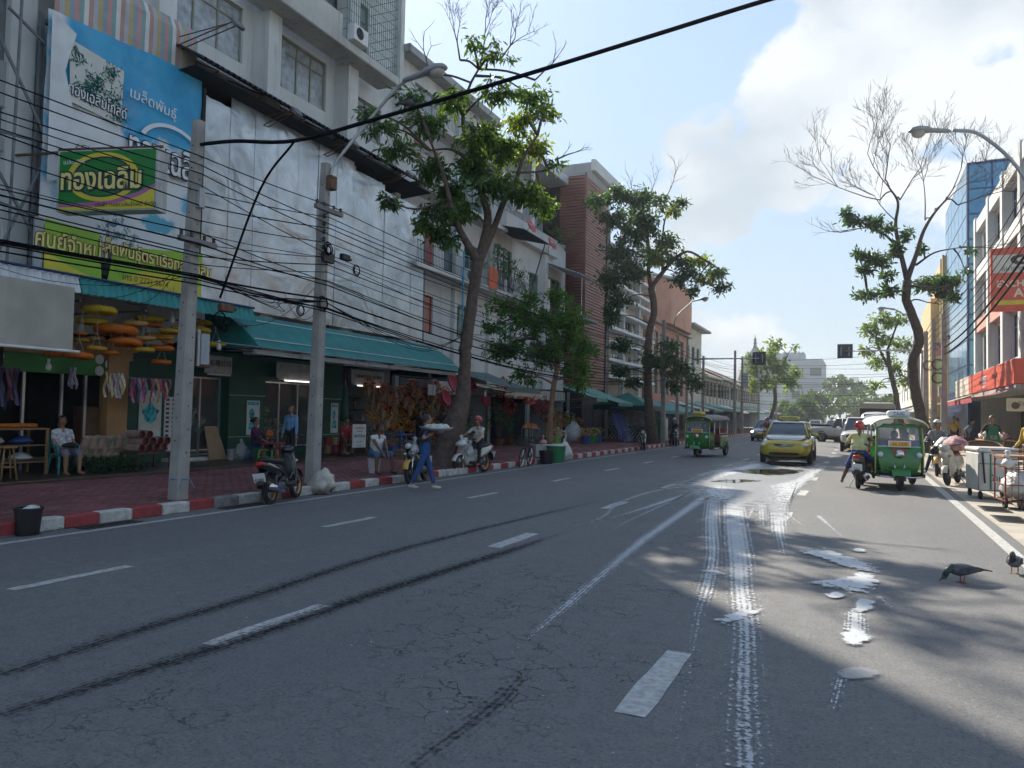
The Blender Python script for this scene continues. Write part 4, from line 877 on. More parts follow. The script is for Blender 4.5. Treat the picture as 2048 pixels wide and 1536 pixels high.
for y0, y1, lab in ((17.76, 18.3, 'tall turquoise portrait poster on green wall behind the seated woman in purple'), (21.8, 22.2, 'tall turquoise portrait poster on green wall right of the second pole')):
 s = thing('poster', lab, 'poster', (-16.77, (y0+y1)/2, .8)); part('sheet', MB().box((-16.765, y0, .78), (-16.757, y1, 1.82)), mat('poster_white', (.55, .60, .60), .5, var=.1), s, w=True)
 def poster_mat():
  if 'poster_print' in MATS: return MATS['poster_print']
  m = mat('poster_print', (.03, .33, .38), .5, var=.9, vs=9); return m
 ym = (y0+y1)/2; wd = (y1-y0); x = -16.753
 fig = MB().poly([(x, ym-.34*wd, .95), (x, ym+.3*wd, .95), (x, ym+.28*wd, 1.15), (x, ym+.02*wd, 1.25), (x, ym-.3*wd, 1.15)]); fig.poly([(x, ym-.12*wd+.22*wd*math.cos(q), 1.42+.16*math.sin(q)) for q in [k*PI/7 for k in range(14)]])
 part('portrait', fig, poster_mat(), s, w=True); part('title_band', MB().quad((x, y0+.04, 1.68), (x, y1-.04, 1.68), (x, y1-.04, 1.78), (x, y0+.04, 1.78)), poster_mat(), s, w=True)
cy0, cy1 = 15.2, 26.2
cp = thing('canopy', 'long teal canvas canopy over the florist shop', 'awning', (-15.4, 20.5, 3.0)); prof = [(-15.9, 4.25), (-15.5, 4.17), (-15.0, 3.95), (-14.55, 3.66), (-14.2, 3.36), (-14.0, 3.16)]
mb = MB(); n = 24
for i in range(n):
 ya, yb = lerp(cy0, cy1, i/n), lerp(cy0, cy1, (i+1)/n)
 for (xa, za), (xb, zb) in zip(prof, prof[1:]):
  sa = -.03*math.sin(PI*((i*2) % 4)/4)*(0 if i in (0,) else 1); mb.quad((xa, ya, za+.02*mnoise.noise((ya, xa, 0))), (xb, ya, zb+.02*mnoise.noise((ya, xb, 0))), (xb, yb, zb+.02*mnoise.noise((yb, xb, 0))), (xa, yb, za+.02*mnoise.noise((yb, xa, 0))))
part('canvas', mb, M_TEAL, cp, True, w=True)
for yy in (cy0-.001, cy1+.001): part('end_panel', MB().poly([(x, yy, z) for x, z in prof]+[(-15.9, yy, 3.16)]), M_TEAL, cp, w=True)
for (x, z) in (prof[2], prof[4]): part('seam_rope', MB().tube([(x+.02, cy0, z+.03), (x+.02, cy1, z+.03)], .012, 5), M_WHITE, cp, w=True)
part('front_bar', MB().tube([(-13.98, cy0-1.5, 3.15), (-13.98, cy1, 3.15)], .02, 6), M_STEEL, cp, w=True); part('beam', MB().box((-14.2, cy0, 2.98), (-14.08, 25.9, 3.1)), M_GREYW, cp, w=True)
fr = MB()
for k in range(8): yy = lerp(cy0+.1, cy1-.1, k/7); fr.tube([(-16.95, yy, 3.25), (-14.0, yy, 3.12)], .02, 5)
part('frame', fr, M_STEEL, cp, w=True)
for nm, y0, y1, m, lab in (('teal', 10.42, 15.3, M_TEALC, 'short teal corrugated awning above the hanging garlands'), ('white', 4.5, 10.38, mat('white_sheet', (.6, .61, .62), .5, var=.12, streak=.5), 'white corrugated awning above the beige blind at left edge')):
 t = thing('awning', lab, 'awning', (-15.4, (y0+y1)/2, 3.7)); part('sheet', corrugated((-16.9, y0, 4.55), (-16.9, y1, 4.55), (2.55, 0, -.4), .025, .16), m, t, w=True)
 part('valance', corrugated((-14.34, y0, 4.15), (-14.34, y1, 4.15), (.12, 0, -.32), .025, .16), m, t, w=True); part('edge_tube', MB().tube([(-14.3, y0, 4.18), (-14.3, y1, 4.18)], .03, 6), mat('navy_tube', (.02, .03, .10), .4), t, w=True)
 for k in range(4): yy = lerp(y0+.1, y1-.1, k/3); part('rafter', MB().box((-16.9, yy-.02, 3.68), (-14.4, yy+.02, 3.72)), M_STEEL, t, w=True)
bl = thing('roller_blind', 'large beige canvas roller blind hanging under white awning at left edge', 'blind', (-14.15, 8, 2.6)); mb = MB(); n = 30
for i in range(n):
 ya, yb = lerp(4.5, 10.2, i/n), lerp(4.5, 10.2, (i+1)/n); q = lambda y, z: (-14.15+.035*mnoise.noise((y*2.5, z*.3, 2)), y, z)
 for za, zb in ((2.65, 3.05), (3.05, 3.45), (3.45, 3.9)): mb.quad(q(ya, za), q(yb, za), q(yb, zb), q(ya, zb))
part('canvas', mb, mat('beige_canvas', (.42, .40, .34), .85, var=.12, vs=2, streak=.3, dirt=(.3, .27, .22), bump=.2, bs=40), bl, True, w=True); part('bottom_rod', MB().tube([(-14.15, 4.4, 2.64), (-14.15, 10.35, 2.64)], .03, 8), M_WHITE, bl, w=True)
def block(name, label, y0, y1, top, wins, m=None, x=XF, z0=3.0, depth=12, cat='building', fm=None, pm=None, grille=False, cols=3):
 t = thing(name, label, cat, (x-depth/2, (y0+y1)/2, 0)); mb = MB(); wall_holes(mb, x, y0, y1, z0, top, [w[:4] for w in wins])
 xb = x-depth
 mb.quad((x, y0, 0), (xb, y0, 0), (xb, y0, top), (x, y0, top)); mb.quad((x, y1, 0), (xb, y1, 0), (xb, y1, top), (x, y1, top)); mb.quad((xb, y0, 0), (xb, y1, 0), (xb, y1, top), (xb, y0, top)); mb.quad((x, y0, top), (x, y1, top), (xb, y1, top), (xb, y0, top))
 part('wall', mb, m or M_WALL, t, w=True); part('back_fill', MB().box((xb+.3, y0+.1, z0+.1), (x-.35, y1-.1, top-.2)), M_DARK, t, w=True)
 for w in wins:
  window(t, x, *w[:4], w[4] if len(w) > 4 else cols, w[5] if len(w) > 5 else .28, w[6] if len(w) > 6 else fm, w[7] if len(w) > 7 else pm, grille=grille)
 return t
b2 = block('balcony_building', 'white four storey building with balconies and a blue pipe behind the tall tree', 25.78, 34.5, 16.0,
 [(27.1, 29.3, 11.3, 13.0, 3, .3, M_PINKF), (31.0, 33.6, 11.3, 13.0, 3, .3, M_TEALF, M_PANEB), (28.2, 29.0, 7.5, 9.5, 1, 0, M_PINKF, M_RED), (29.9, 31.2, 7.7, 9.6, 2, .3, M_TEALF, M_PANEB), (28.15, 29.0, 5.0, 6.6, 1, .25, M_RED, M_PINKF), (30.85, 32.9, 5.05, 6.55, 3, .3, M_TEALF, M_PANEB), (31.8, 33.2, 7.7, 9.6, 2, .3, M_TEALF, M_PANED), (27.1, 29.5, 14.0, 15.4, 3, .3, M_OLIVE), (31, 33.6, 14.0, 15.4, 3, .3, M_OLIVE)], z0=3.3)
for y in (30.75, 34.35): part('pilaster', MB().box((XF+.002, y-.12, 3.3), (XF+.2, y+.12, 16)), M_WALL, b2, w=True)
for z in (7.35, 10.55, 13.4):
 s = part('balcony', MB().rbox((XF+.21, 25.9, z), (-15.95, 34.4, z+.2), .02), M_WALL2 if z > 8 else M_WALL, b2, w=True); railing(s, -16.02, 26, 34.3, z+.2, z+1.08)
part('downpipe', MB().tube([(-15.93, 28.95, 12.2), (-15.93, 28.95, 8.75), (-15.9, 29.7, 8.65), (-15.9, 29.7, .2)], .045, 8), mat('blue_pipe', (.06, .30, .45), .4), b2, w=True)
part('roof_edge', MB().box((-17.2, 25.7, 16.0), (-16.4, 34.6, 16.3)), M_GREYW, b2, w=True)
tag(obj('hanging_mat', MB().rbox((-15.97, 32.35, 7.5), (-15.92, 33.25, 8.5), .01).mesh('hanging_mat'), mat('orange_mat', (.55, .13, .05), .8, var=.2)), 'orange mat hung over the balcony railing behind the tree', 'mat')
ac_unit((-16.35, 30.9, 7.56), 'air conditioner standing on the white balcony floor beside the trunk')
b3 = block('white_building', 'white rendered building with red satellite dishes and planted roof terrace', 34.52, 45.4, 12.25,
 [(35.0, 37.2, 8.0, 10.2, 3, .3, M_STEEL, M_PANED), (39.6, 41.0, 7.6, 9.6, 2, .3, M_TEALF, M_PANEB), (42.0, 44.6, 7.6, 9.8, 4, .3, M_STEEL, M_PANED), (35.5, 37.5, 4.6, 6.4, 3, .3, M_TEALF, M_PANEB), (39.5, 41.2, 4.6, 6.4, 2, .3, M_TEALF), (42.2, 44.4, 4.6, 6.4, 3, .3, M_OLIVE)], z0=3.0)
part('terrace_wall', MB().box((-24, 34.6, 12.26), (-18.6, 45.4, 16.4)), M_GREYW, b3, w=True); part('roof_slab', MB().rbox((-24.5, 41.0, 16.4), (-17.2, 47.5, 16.95), .03), mat('pale_metal', (.5, .53, .56), .5, .2, var=.1), b3, w=True)
part('roof_slab', MB().rbox((-24.5, 34.6, 16.41), (-18.0, 40.9, 16.6), .03), M_DKSHEET, b3, w=True)
part('terrace_opening', MB().box((-18.62, 37.8, 12.9), (-18.55, 40.2, 15.6)), M_PANED, b3, w=True); part('terrace_post', MB().box((-17.2, 40.15, 12.26), (-17.05, 40.35, 16.4)), M_WHITE, b3, w=True)
part('cornice', MB().rbox((XF+.002, 37.2, 10.95), (-16.6, 43.2, 11.25), .02), M_WALL, b3, w=True); part('pilaster', MB().box((XF+.002, 41.2, 3), (-16.7, 41.75, 10.9)), M_WALL, b3, w=True)
s = part('balcony', MB().rbox((XF+.002, 34.6, 7.35), (-15.95, 38.6, 7.55), .02), M_WALL2, b3, w=True); railing(s, -16.0, 34.7, 38.5, 7.56, 8.45)
lt = part('shade_canopy', corrugated((-16.98, 33.9, 11.05), (-16.98, 37.4, 11.0), (2.1, 0, -.5), .03, .2), mat('slate_sheet', (.09, .10, .12), .6, var=.2), b3, w=True); part('canopy_post', MB().tube([(-15.1, 37.2, 10.5), (-16.0, 37.2, 7.6)], .03, 6), M_RUST, lt, w=True)
l2 = part('lean_to', corrugated((-16.95, 41.6, 10.55), (-16.95, 45.0, 10.5), (2.3, 0, -.85), .03, .18), mat('white_sheet', (1, 1, 1)), b3, w=True); part('lean_post', MB().tube([(-14.9, 42.6, 9.75), (-14.9, 42.6, 7.4)], .03, 6), M_WHITE, l2, w=True); part('lean_floor', MB().box((-16.95, 41.6, 7.2), (-14.7, 45.2, 7.38)), M_GREYW, l2, w=True)
dish((-16.3, 37.9, 11.25), 'red satellite dish nearer the tall tree on the white cornice'); dish((-16.3, 41.0, 10.95), 'red satellite dish nearer the brown slatted tower'); ac_unit((-16.6, 36.9, 12.27), 'air conditioner on the white parapet above the slate canopy')
lv = thing('louvred_building', 'tower clad in reddish brown horizontal slats beside a dark pillar', 'building', (-17.5, 48.6, 0)); M_SLAT = mat('brown_slat', (.27, .115, .085), .55, var=.14, vs=1.5, streak=.3, dirt=(.12, .05, .04))
part('core', MB().box((-24, 46.35, 0), (-16.08, 50.6, 17.0)), mat('slat_backing', (.05, .03, .028), .8), lv, w=True)
sm1 = MB().box((-16.08, 46.22, 0), (-15.95, 50.5, .14)).mesh('slat'); sm2 = MB().box((-17.75, 46.2, 0), (-15.95, 46.33, .14)).mesh('slat'); sm1.materials.append(M_SLAT); sm2.materials.append(M_SLAT)
for k in range(70):
 z = 3.3+k*.195
 for me in (sm1, sm2):
  o = bpy.data.objects.new('slat', me); COL.objects.link(o); o.parent = lv; o.location = Vector((0, -(.012 if me is sm2 else 0), z+rnd(-.006, .006)))-lv.location
part('corner_trim', MB().box((-16.06, 46.17, 3.3), (-15.93, 46.22, 17.1)), M_SLAT, lv, w=True); part('pillar', MB().box((-17, 50.62, 0), (-15.9, 51.35, 14.8)), mat('charcoal', (.05, .045, .045), .6), lv, w=True)
part('roof_block', MB().box((-26, 50.7, 15.5), (-17.2, 55.2, 19.3)), M_GREYW, lv, w=True); part('roof_trim', MB().box((-17.19, 50.7, 18.7), (-16.9, 58, 19.5)), M_WALL, lv, w=True)
b5 = block('finned_building', 'pale building with white horizontal fins behind the drooping tree', 51.4, 64.6, 14.6, [(52.5+3*k, 54.9+3*k, z, z+1.7, 3, 0, M_WALL, M_PANED) for k in range(4) for z in (4.6, 8.0, 11.2)], M_CREAM, cols=3)
for z in (4.2, 5.4, 6.7, 7.7, 9.0, 10.2, 11.0, 12.2, 13.4): part('fin', MB().rbox((XF+.01, 51.5, z), (-15.9, 64.5, z+.22), .02), M_WHITE, b5, w=True)
for y in (56, 60.5): part('mast_column', MB().box((-16.6, y, 3), (-16.2, y+.35, 16)), M_WALL, b5, w=True)
M_PINK = mat('salmon_wall', (.50, .27, .20), .85, var=.12, vs=.7, streak=.3, dirt=(.3, .15, .1))
b6 = thing('pink_building', 'salmon pink corner building with overhanging upper block and green windows', 'building', (-20, 76, 0))
part('upper_block', MB().prism([(-30, 66, 10.0), (-17, 66, 10.0), (-15.6, 69, 10.0), (-15.6, 78.5, 10.0), (-17, 82, 10.0), (-30, 82, 10.0)], (0, 0, 4.0)), M_PINK, b6, w=True)
part('parapet_cap', MB().prism([(-30, 65.8, 14.0), (-16.9, 65.8, 14.0), (-15.4, 69, 14.0), (-15.4, 78.6, 14.0), (-16.9, 82.2, 14.0), (-30, 82.2, 14.0)], (0, 0, .22)), M_GREYW, b6, w=True)
mw = MB(); hw = [(67+2.2*k, 68.5+2.2*k, z, z+2.2) for k in range(6) for z in (3.6, 7.0)]; wall_holes(mw, -16.6, 66, 82, 2.8, 9.85, hw); mw.quad((-16.6, 66, 0), (-30, 66, 0), (-30, 66, 10), (-16.6, 66, 10)); mw.quad((-16.6, 82, 0), (-30, 82, 0), (-30, 82, 10), (-16.6, 82, 10)); part('wall', mw, M_PINK, b6, w=True)
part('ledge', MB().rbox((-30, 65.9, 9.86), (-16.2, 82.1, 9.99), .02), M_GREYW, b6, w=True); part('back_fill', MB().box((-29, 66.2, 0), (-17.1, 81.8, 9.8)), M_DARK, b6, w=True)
for h in hw: window(b6, -16.6, *h, 2, .3, M_TEALF, M_PANEB)
b6b = block('cream_building', 'plain cream building with flat roof just past the pink building', 82.3, 91.5, 11.4, [(83+2.8*k, 84.6+2.8*k, z, z+1.8, 2, 0, M_OLIVE, M_PANED) for k in range(3) for z in (4.2, 7.6)], M_CREAM); part('roof_overhang', MB().rbox((-29, 82.3, 11.41), (-16.0, 92.3, 11.65), .02), M_GREYW, b6b, w=True)
def shophouse(i, y0, y1, top, m, label):
 ws = []; n = 4
 for k in range(n): a = lerp(y0+.4, y1-.4, k/n)+.12; ws.append((a, a+(y1-y0-.8)/n-.24, 4.1, 6.0, 1, .3, M_OLIVE, M_PANED))
 t = block('shophouse', label, y0+.01, y1-.01, top, ws, m, z0=3.0, fm=M_OLIVE)
 part('roof', MB().prism([(-16.3, y0+.02, top), (-22.5, y0+.02, top+2.6), (-28.6, y0+.02, top)], (0, y1-y0-.04, 0)), mat('old_tiles', (.22, .17, .14), .85, var=.3, vs=3, streak=.5), t, w=True)
 for k in range(n+1): part('pilaster', MB().box((XF+.002, lerp(y0+.2, y1-.2, k/n)-.08, 3.0), (XF+.1, lerp(y0+.2, y1-.2, k/n)+.08, top-.3)), M_CREAM, t, w=True)
 part('eave', MB().rbox((XF+.002, y0+.03, top-.28), (-16.25, y1-.03, top-.02), .02), M_CREAM, t, w=True); return t
sl = ['old cream shophouse with grey tiled roof beside the cream flat roofed building', 'old cream shophouse behind the double poles', 'old shophouse partly behind the pale green roadside tree', 'low old shophouse beyond the pale green roadside tree', 'last old shophouse before the far trees on the left']
for i in range(5): shophouse(i, 91.6+i*11, 102.5+i*11, 6.6+.2*(i % 2), [M_CREAM, M_WALL2][i % 2], sl[i])
def open_shop(y0, y1, label, head=(.18, .07, .05), z1=3.0):
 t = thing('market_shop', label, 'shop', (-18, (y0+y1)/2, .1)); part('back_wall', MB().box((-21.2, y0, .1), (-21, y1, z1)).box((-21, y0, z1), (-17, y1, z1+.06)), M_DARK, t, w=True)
 part('pier', MB().box((-17.05, y0, .1), (-16.9, y0+.3, z1)), M_GREYW, t, w=True); part('side_wall', MB().box((-21, y0+.02, .1), (-17.06, y0+.12, z1)), M_DARK, t, w=True); part('sign_board', MB().rbox((-17.0, y0+.35, z1-.62), (-16.88, y1-.05, z1-.05), .015), mat('sign_%d' % int(y0), head, .5, var=.2), t, w=True); return t
for i, (a, b, c, l) in enumerate(((26.0, 29.0, (.05, .05, .05), 'dim open shop stacked with baskets left of the leaning trunk'), (29.0, 34.5, (.5, .45, .38), 'dark open shop with red hangings behind the motorcycle rider'), (34.5, 39.5, (.35, .13, .08), 'dark plant filled shop behind the leafy young tree'), (39.5, 45.5, (.45, .44, .4), 'open flower shop with buckets beside the blue tarpaulin'), (46.2, 51, (.05, .04, .04), 'closed front below the slatted tower'), (51.4, 65, (.06, .12, .1), 'long market front behind the green tent'), (66, 82, (.05, .15, .12), 'market front under teal awning below the pink building'), (82.3, 100, (.1, .1, .09), 'far market front behind the green tuk tuk'), (100, 146, (.1, .08, .07), 'farthest market front on the left'))): open_shop(a, b, l, c)
def slope_awning(name, y0, y1, x0, z0, x1, z1, m, label, sag=.05, stripes=None, posts=True):
 t = thing(name, label, 'awning', ((x0+x1)/2, (y0+y1)/2, z1)); mb = MB(); n, k = 8, 5
 P = lambda i, j: (lerp(x0, x1, j/k), lerp(y0, y1, i/n), lerp(z0, z1, j/k)-sag*math.sin(PI*j/k)*(1+.4*math.sin(i*1.7))+.02*mnoise.noise((i, j, y0)))
 for i in range(n):
  for j in range(k):
   if stripes: mb.cur = (i//2) % 2
   mb.quad(P(i, j), P(i, j+1), P(i+1, j+1), P(i+1, j))
 mb.cur = 0; part('canvas', mb, [m, stripes] if stripes else m, t, True, w=True)
 vv = MB()
 for i in range(n*2): a, b = lerp(y0, y1, i/(n*2)), lerp(y0, y1, (i+1)/(n*2)); vv.poly([(x1+.005, a, z1), (x1+.005, b, z1), (x1+.005, b, z1-.16), (x1+.005, (a+b)/2, z1-.22), (x1+.005, a, z1-.16)])
 part('valance', vv, m, t, w=True)
 if posts:
  for y in (y0+.08, y1-.08): part('strut', MB().tube([(XF if x0 < 0 else x0, y, z1-.35 if abs(x0) > 8 else z1-.2), (x1-.02*(1 if x1 > 0 else -1), y, z1+.02)], .018, 5), M_STEEL, t, w=True)
 return t
G1 = mat('green_canvas', (.02, .17, .12), .65, var=.22, vs=2, streak=.3, dirt=(.02, .08, .06)); G2 = mat('pale_green_canvas', (.12, .33, .26), .65, var=.2, vs=2, streak=.3); G3 = mat('grey_green_canvas', (.10, .15, .14), .7, var=.2, vs=2); WC = mat('white_canvas', (.6, .62, .6), .6, var=.1, vs=2, streak=.3)
slope_awning('awning', 28.2, 31.8, -15.6, 3.4, -13.0, 2.65, G3, 'grey green canvas awning right behind the leaning trunk')
slope_awning('awning', 32.0, 36.2, -16.9, 3.0, -14.8, 2.6, mat('cream_canvas', (.45, .40, .28), .7, var=.15), 'scalloped cream awning behind the young leafy tree', stripes=mat('brown_canvas', (.2, .12, .07), .7))
slope_awning('awning', 39.6, 41.6, -15.2, 3.25, -12.9, 2.5, G2, 'pale green awning under the blue signboard')
slope_awning('awning', 42.0, 46.0, -15.2, 3.25, -12.4, 2.3, G2, 'wide pale green awning next to the pointed tent')
slope_awning('awning', 49.5, 64.5, -14.5, 2.75, -11.6, 1.95, M_TEAL, 'long teal awning behind the poles and loudspeaker')
far = [(64.5, 69, WC, 'white striped awning behind the green tuk tuk roof', G2), (69, 74, G2, 'light green awning just right of the tuk tuk roof', None), (74, 81, G1, 'dark green awning before the double poles', None), (81, 88, G2, 'pale awning behind the double poles', None), (88, 95, WC, 'whitish awning right of the double poles', None), (95, 103, G3, 'grey awning left of the pale green tree', None), (103, 112, G1, 'green awning under the pale green tree', None), (112, 122, G3, 'dark awning beyond the pale green tree', None), (122, 134, WC, 'farthest pale awning on the left pavement', None)]
for a, b, m, l, s in far: slope_awning('awning', a, b-.1, -14.6, 3.1+rnd(-.2, .3), -11.8+rnd(-.4, .3), 2.35+rnd(-.2, .2), m, l, stripes=s)
tt = thing('market_tent', 'pointed dark green pop up tent with printed valance on the left pavement', 'tent', (-13.2, 46.8, .05)); pk = (-13.2, 46.8, 3.05); cs = [(-14.9, 45.0, 2.2), (-11.5, 45.0, 2.2), (-11.5, 48.6, 2.2), (-14.9, 48.6, 2.2)]
mb = MB(); [mb.poly([cs[i], cs[(i+1) % 4], pk]) for i in range(4)]; part('roof', mb, G1, tt, w=True); mb = MB()
for i in range(4): a, b = cs[i], cs[(i+1) % 4]; mb.quad(a, b, (b[0], b[1], 1.9), (a[0], a[1], 1.9))
part('valance', mb, mat('tent_dark', (.012, .06, .05), .6), tt, w=True)
for c in cs: part('leg', MB().tube([(c[0]*.998, c[1], zs(c[0])), (c[0]*.998, c[1], 2.2)], .03, 6), mat('tent_dark', (1, 1, 1)), tt, w=True)
letter('ตลาดดอกไม้', .2, mat('letter_mint', (.3, .5, .45), .6), tt, frameM((-13.3, 44.99, 2.05), (1, 0, 0), (0, 0, 1)), .003, world=True)
# ================================================================ RIGHT SIDE BUILDINGS
RX = 6.5
M_RPINK = mat('bank_pink', (.52, .28, .23), .8, var=.1, vs=1, streak=.2, dirt=(.35, .2, .16)); M_BLUEF = mat('blue_frame', (.015, .04, .14), .45, var=.1); M_RRED = mat('bank_red', (.60, .10, .06), .45, var=.08); M_BEIGE = mat('beige_wall', (.56, .42, .22), .8, var=.1, vs=1, streak=.35, dirt=(.35, .26, .14))
def rwin(parent, y0, y1, z0, z1, cols=3, transom=.28, fm=None, pm=None, x=RX): return window(parent, x, y0, y1, z0, z1, cols, transom, fm or M_BLUEF, pm or M_PANED, .07, sgn=-1)
def rblock(name, label, y0, y1, top, wins, m, x=RX, z0=3.4, depth=14):
 t = thing(name, label, 'building', (x+depth/2, (y0+y1)/2, 0)); mb = MB(); wall_holes(mb, x, y0, y1, z0, top, [w[:4] for w in wins], -.18); xb = x+depth
 mb.quad((x, y0, 0), (xb, y0, 0), (xb, y0, top), (x, y0, top)); mb.quad((x, y1, 0), (xb, y1, 0), (xb, y1, top), (x, y1, top)); mb.quad((xb, y0, 0), (xb, y1, 0), (xb, y1, top), (xb, y0, top)); mb.quad((x, y0, top), (x, y1, top), (xb, y1, top), (xb, y0, top))
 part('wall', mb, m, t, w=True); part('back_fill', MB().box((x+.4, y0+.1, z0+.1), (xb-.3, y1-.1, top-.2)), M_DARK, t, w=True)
 for w in wins: rwin(t, *w, x=x)
 return t
r1 = rblock('bank_building', 'white and pink bank building with blue barred windows at the right edge', 33.5, 52.6, 13.2, [(34.5+4.6*k, 37.6+4.6*k, z, z+2.0, 4, .3) for k in range(4) for z in (4.6, 7.7, 10.5)], M_WALL)
for y in (38.4, 42.9, 47.4, 52.3): part('column', MB().box((RX-.35, y-.35, 3.4), (RX-.002, y+.25, 13.6)), M_WALL, r1, w=True)
for z in (6.8, 9.85, 12.7): part('spandrel', MB().rbox((RX-.28, 33.6, z), (RX-.004, 52.2, z+.75), .02), M_WHITE if z > 7 else M_RPINK, r1, w=True)
part('fascia', MB().rbox((RX-1.3, 33.5, 3.05), (RX-.9, 46.4, 4.0), .02), M_RRED, r1, w=True); part('fascia', MB().rbox((RX-1.3, 46.45, 3.05), (RX-.9, 52.5, 4.0), .02), mat('pale_fascia', (.6, .55, .5), .5, var=.08), r1, w=True); part('canopy_slab', MB().box((RX-1.25, 33.5, 2.85), (RX, 52.5, 3.04)), M_GREYW, r1, w=True)
letter('ธนชาต', .62, M_LETW, r1, frameM((RX-1.31, 41.0, 3.55), (0, -1, 0), (0, 0, 1)), .01, world=True); letter('THANACHART', .2, M_LETW, r1, frameM((RX-1.31, 41.0, 3.2), (0, -1, 0), (0, 0, 1)), .01, world=True)
lg = MB().poly([(RX-1.31, 45.6-.8*t*.6+.1*math.sin(t*PI), 3.3+.5*t) for t in (0, .3, .6, 1)]+[(RX-1.31, 45.2, 3.8), (RX-1.31, 45.45, 3.4)]); part('logo', lg, M_LETW, r1, w=True)
r0 = rblock('white_bank_block', 'white tiled building at the right border behind the cartoon sign board', 20, 33.4, 11.5, [(21+4*k, 23.6+4*k, z, z+1.8, 3, .3) for k in range(3) for z in (5, 8.2)], M_WALL2, x=7.6)
sg = thing('bank_sign', 'large red and white EXCHANGE ATM bank sign projecting over the pavement', 'sign', (5.6, 31.0, 5.2)); SY = 31.0
p0_, p1_ = PY(1982, 497, SY), PY(1980, 622, SY); sx0, sx1, sz0, sz1 = p0_.x, p0_.x+2.1, p1_.z, p0_.z
part('box', MB().rbox((sx0, SY, sz0), (sx1, SY+.35, sz1), .03), M_RRED, sg, w=True); zz = lerp(sz0, sz1, .60); part('white_panel', MB().quad((sx0+.05, SY-.004, zz), (sx1-.05, SY-.004, zz), (sx1-.05, SY-.004, sz1-.25), (sx0+.05, SY-.004, sz1-.25)), mat('sign_white', (.62, .58, .53), .5), sg, w=True)
TM = lambda x, z: frameM((x, SY-.012, z), (1, 0, 0), (0, 0, 1)); M_LPALE = mat('letter_pale', (.75, .62, .52), .5)
letter('EXCHANGE', .31, M_LPALE, sg, TM(sx0+.98, lerp(sz0, sz1, .42)), .004, world=True, bold=.008); letter('ATM', .42, M_LPALE, sg, TM(sx0+1.1, lerp(sz0, sz1, .27)), .004, world=True, bold=.01); letter('ธนาคารธนชาต', .21, M_INK, sg, TM(sx0+.92, lerp(sz0, sz1, .66)), .004, world=True)
def ell_ring(cx, cz, rx, rz, w, m, a0=0, a1=2*PI, nm='logo'):
 mb = MB(); n = 26
 for k in range(n):
  f = lambda t, q: (cx+math.cos(t)*rx*q, SY-.012, cz+math.sin(t)*rz*q); t0, t1 = lerp(a0, a1, k/n), lerp(a0, a1, (k+1)/n); mb.quad(f(t0, 1), f(t1, 1), f(t1, w), f(t0, w))
 part(nm, mb, m, sg, w=True)
ell_ring(sx0+.9, lerp(sz0, sz1, .80), .33, .18, .45, mat('logo_black', (.03, .03, .03), .4)); ell_ring(sx0+1.0, lerp(sz0, sz1, .90), .38, .15, .7, M_RRED, .2, 2.9)
part('yellow_strip', MB().quad((sx0+.1, SY-.006, lerp(sz0, sz1, .09)), (sx1-.1, SY-.006, lerp(sz0, sz1, .09)), (sx1-.1, SY-.006, lerp(sz0, sz1, .16)), (sx0+.1, SY-.006, lerp(sz0, sz1, .16))), M_YEL, sg, w=True); part('arm', MB().box((sx1-.6, SY+.1, sz1+.002), (7.6, SY+.25, sz1+.1)).box((sx1-.3, SY+.1, sz0+.2), (7.6, SY+.25, sz0+.35)), M_STEEL, sg, w=True)
gt = thing('glass_tower', 'blue mirrored glass office tower behind the right bare tree', 'building', (10, 59, 0)); M_BG = mat('blue_mirror', (.10, .27, .42), .06, .55, var=.18, vs=.35); M_NAVY = mat('navy_mullion', (.012, .03, .11), .4)
gx = PY(1905, 500, 54).x; gx0 = 5.75
part('core', MB().box((gx0+.15, 53.15, 0), (20, 66, 17.3)), M_NAVY, gt, w=True)
for i in range(6):
 for k in range(9):
  a, b = lerp(gx0+.2, 13.4, i/6)+.05, lerp(gx0+.2, 13.4, (i+1)/6)-.05; z0 = 3.5+k*1.52
  part('pane', MB().quad((a, 53.13, z0+.05), (b, 53.13, z0+.05), (b, 53.13, z0+1.47), (a, 53.13, z0+1.47)), M_BG, gt, w=True)
for j in range(6):
 for k in range(9):
  a, b = lerp(53.3, 65.8, j/6)+.05, lerp(53.3, 65.8, (j+1)/6)-.05; z0 = 3.5+k*1.52
  part('pane', MB().quad((gx0+.13, a, z0+.05), (gx0+.13, b, z0+.05), (gx0+.13, b, z0+1.47), (gx0+.13, a, z0+1.47)), M_BG, gt, w=True)
part('roof_box', MB().box((gx0+1.5, 56, 17.31), (gx0+3.2, 58, 18.2)), M_GREYW, gt, w=True)
r3 = thing('beige_building', 'sand coloured ribbed building beyond the glass tower', 'building', (12, 72, 0)); part('wall', MB().box((5.85, 66.2, 0), (20, 78, 14.2)), M_BEIGE, r3, w=True); part('stepped_wing', MB().box((5.2, 70, 0), (5.84, 80, 11.5)), M_BEIGE, r3, w=True)
for k in range(7): part('rib', MB().rbox((5.71, 66.3+1.7*k if k < 2 else 66.3, 3.5), (5.848, 66.7+1.7*k if k < 2 else 66.7, 14.3), .02) if k < 2 else MB().rbox((5.95+1.6*(k-2), 66.0, 3.5), (6.35+1.6*(k-2), 66.198, 14.3), .02), M_BEIGE, r3, w=True)
part('window_strip', MB().box((5.83, 67.2, 5), (5.847, 68.2, 13)), M_PANED, r3, w=True)
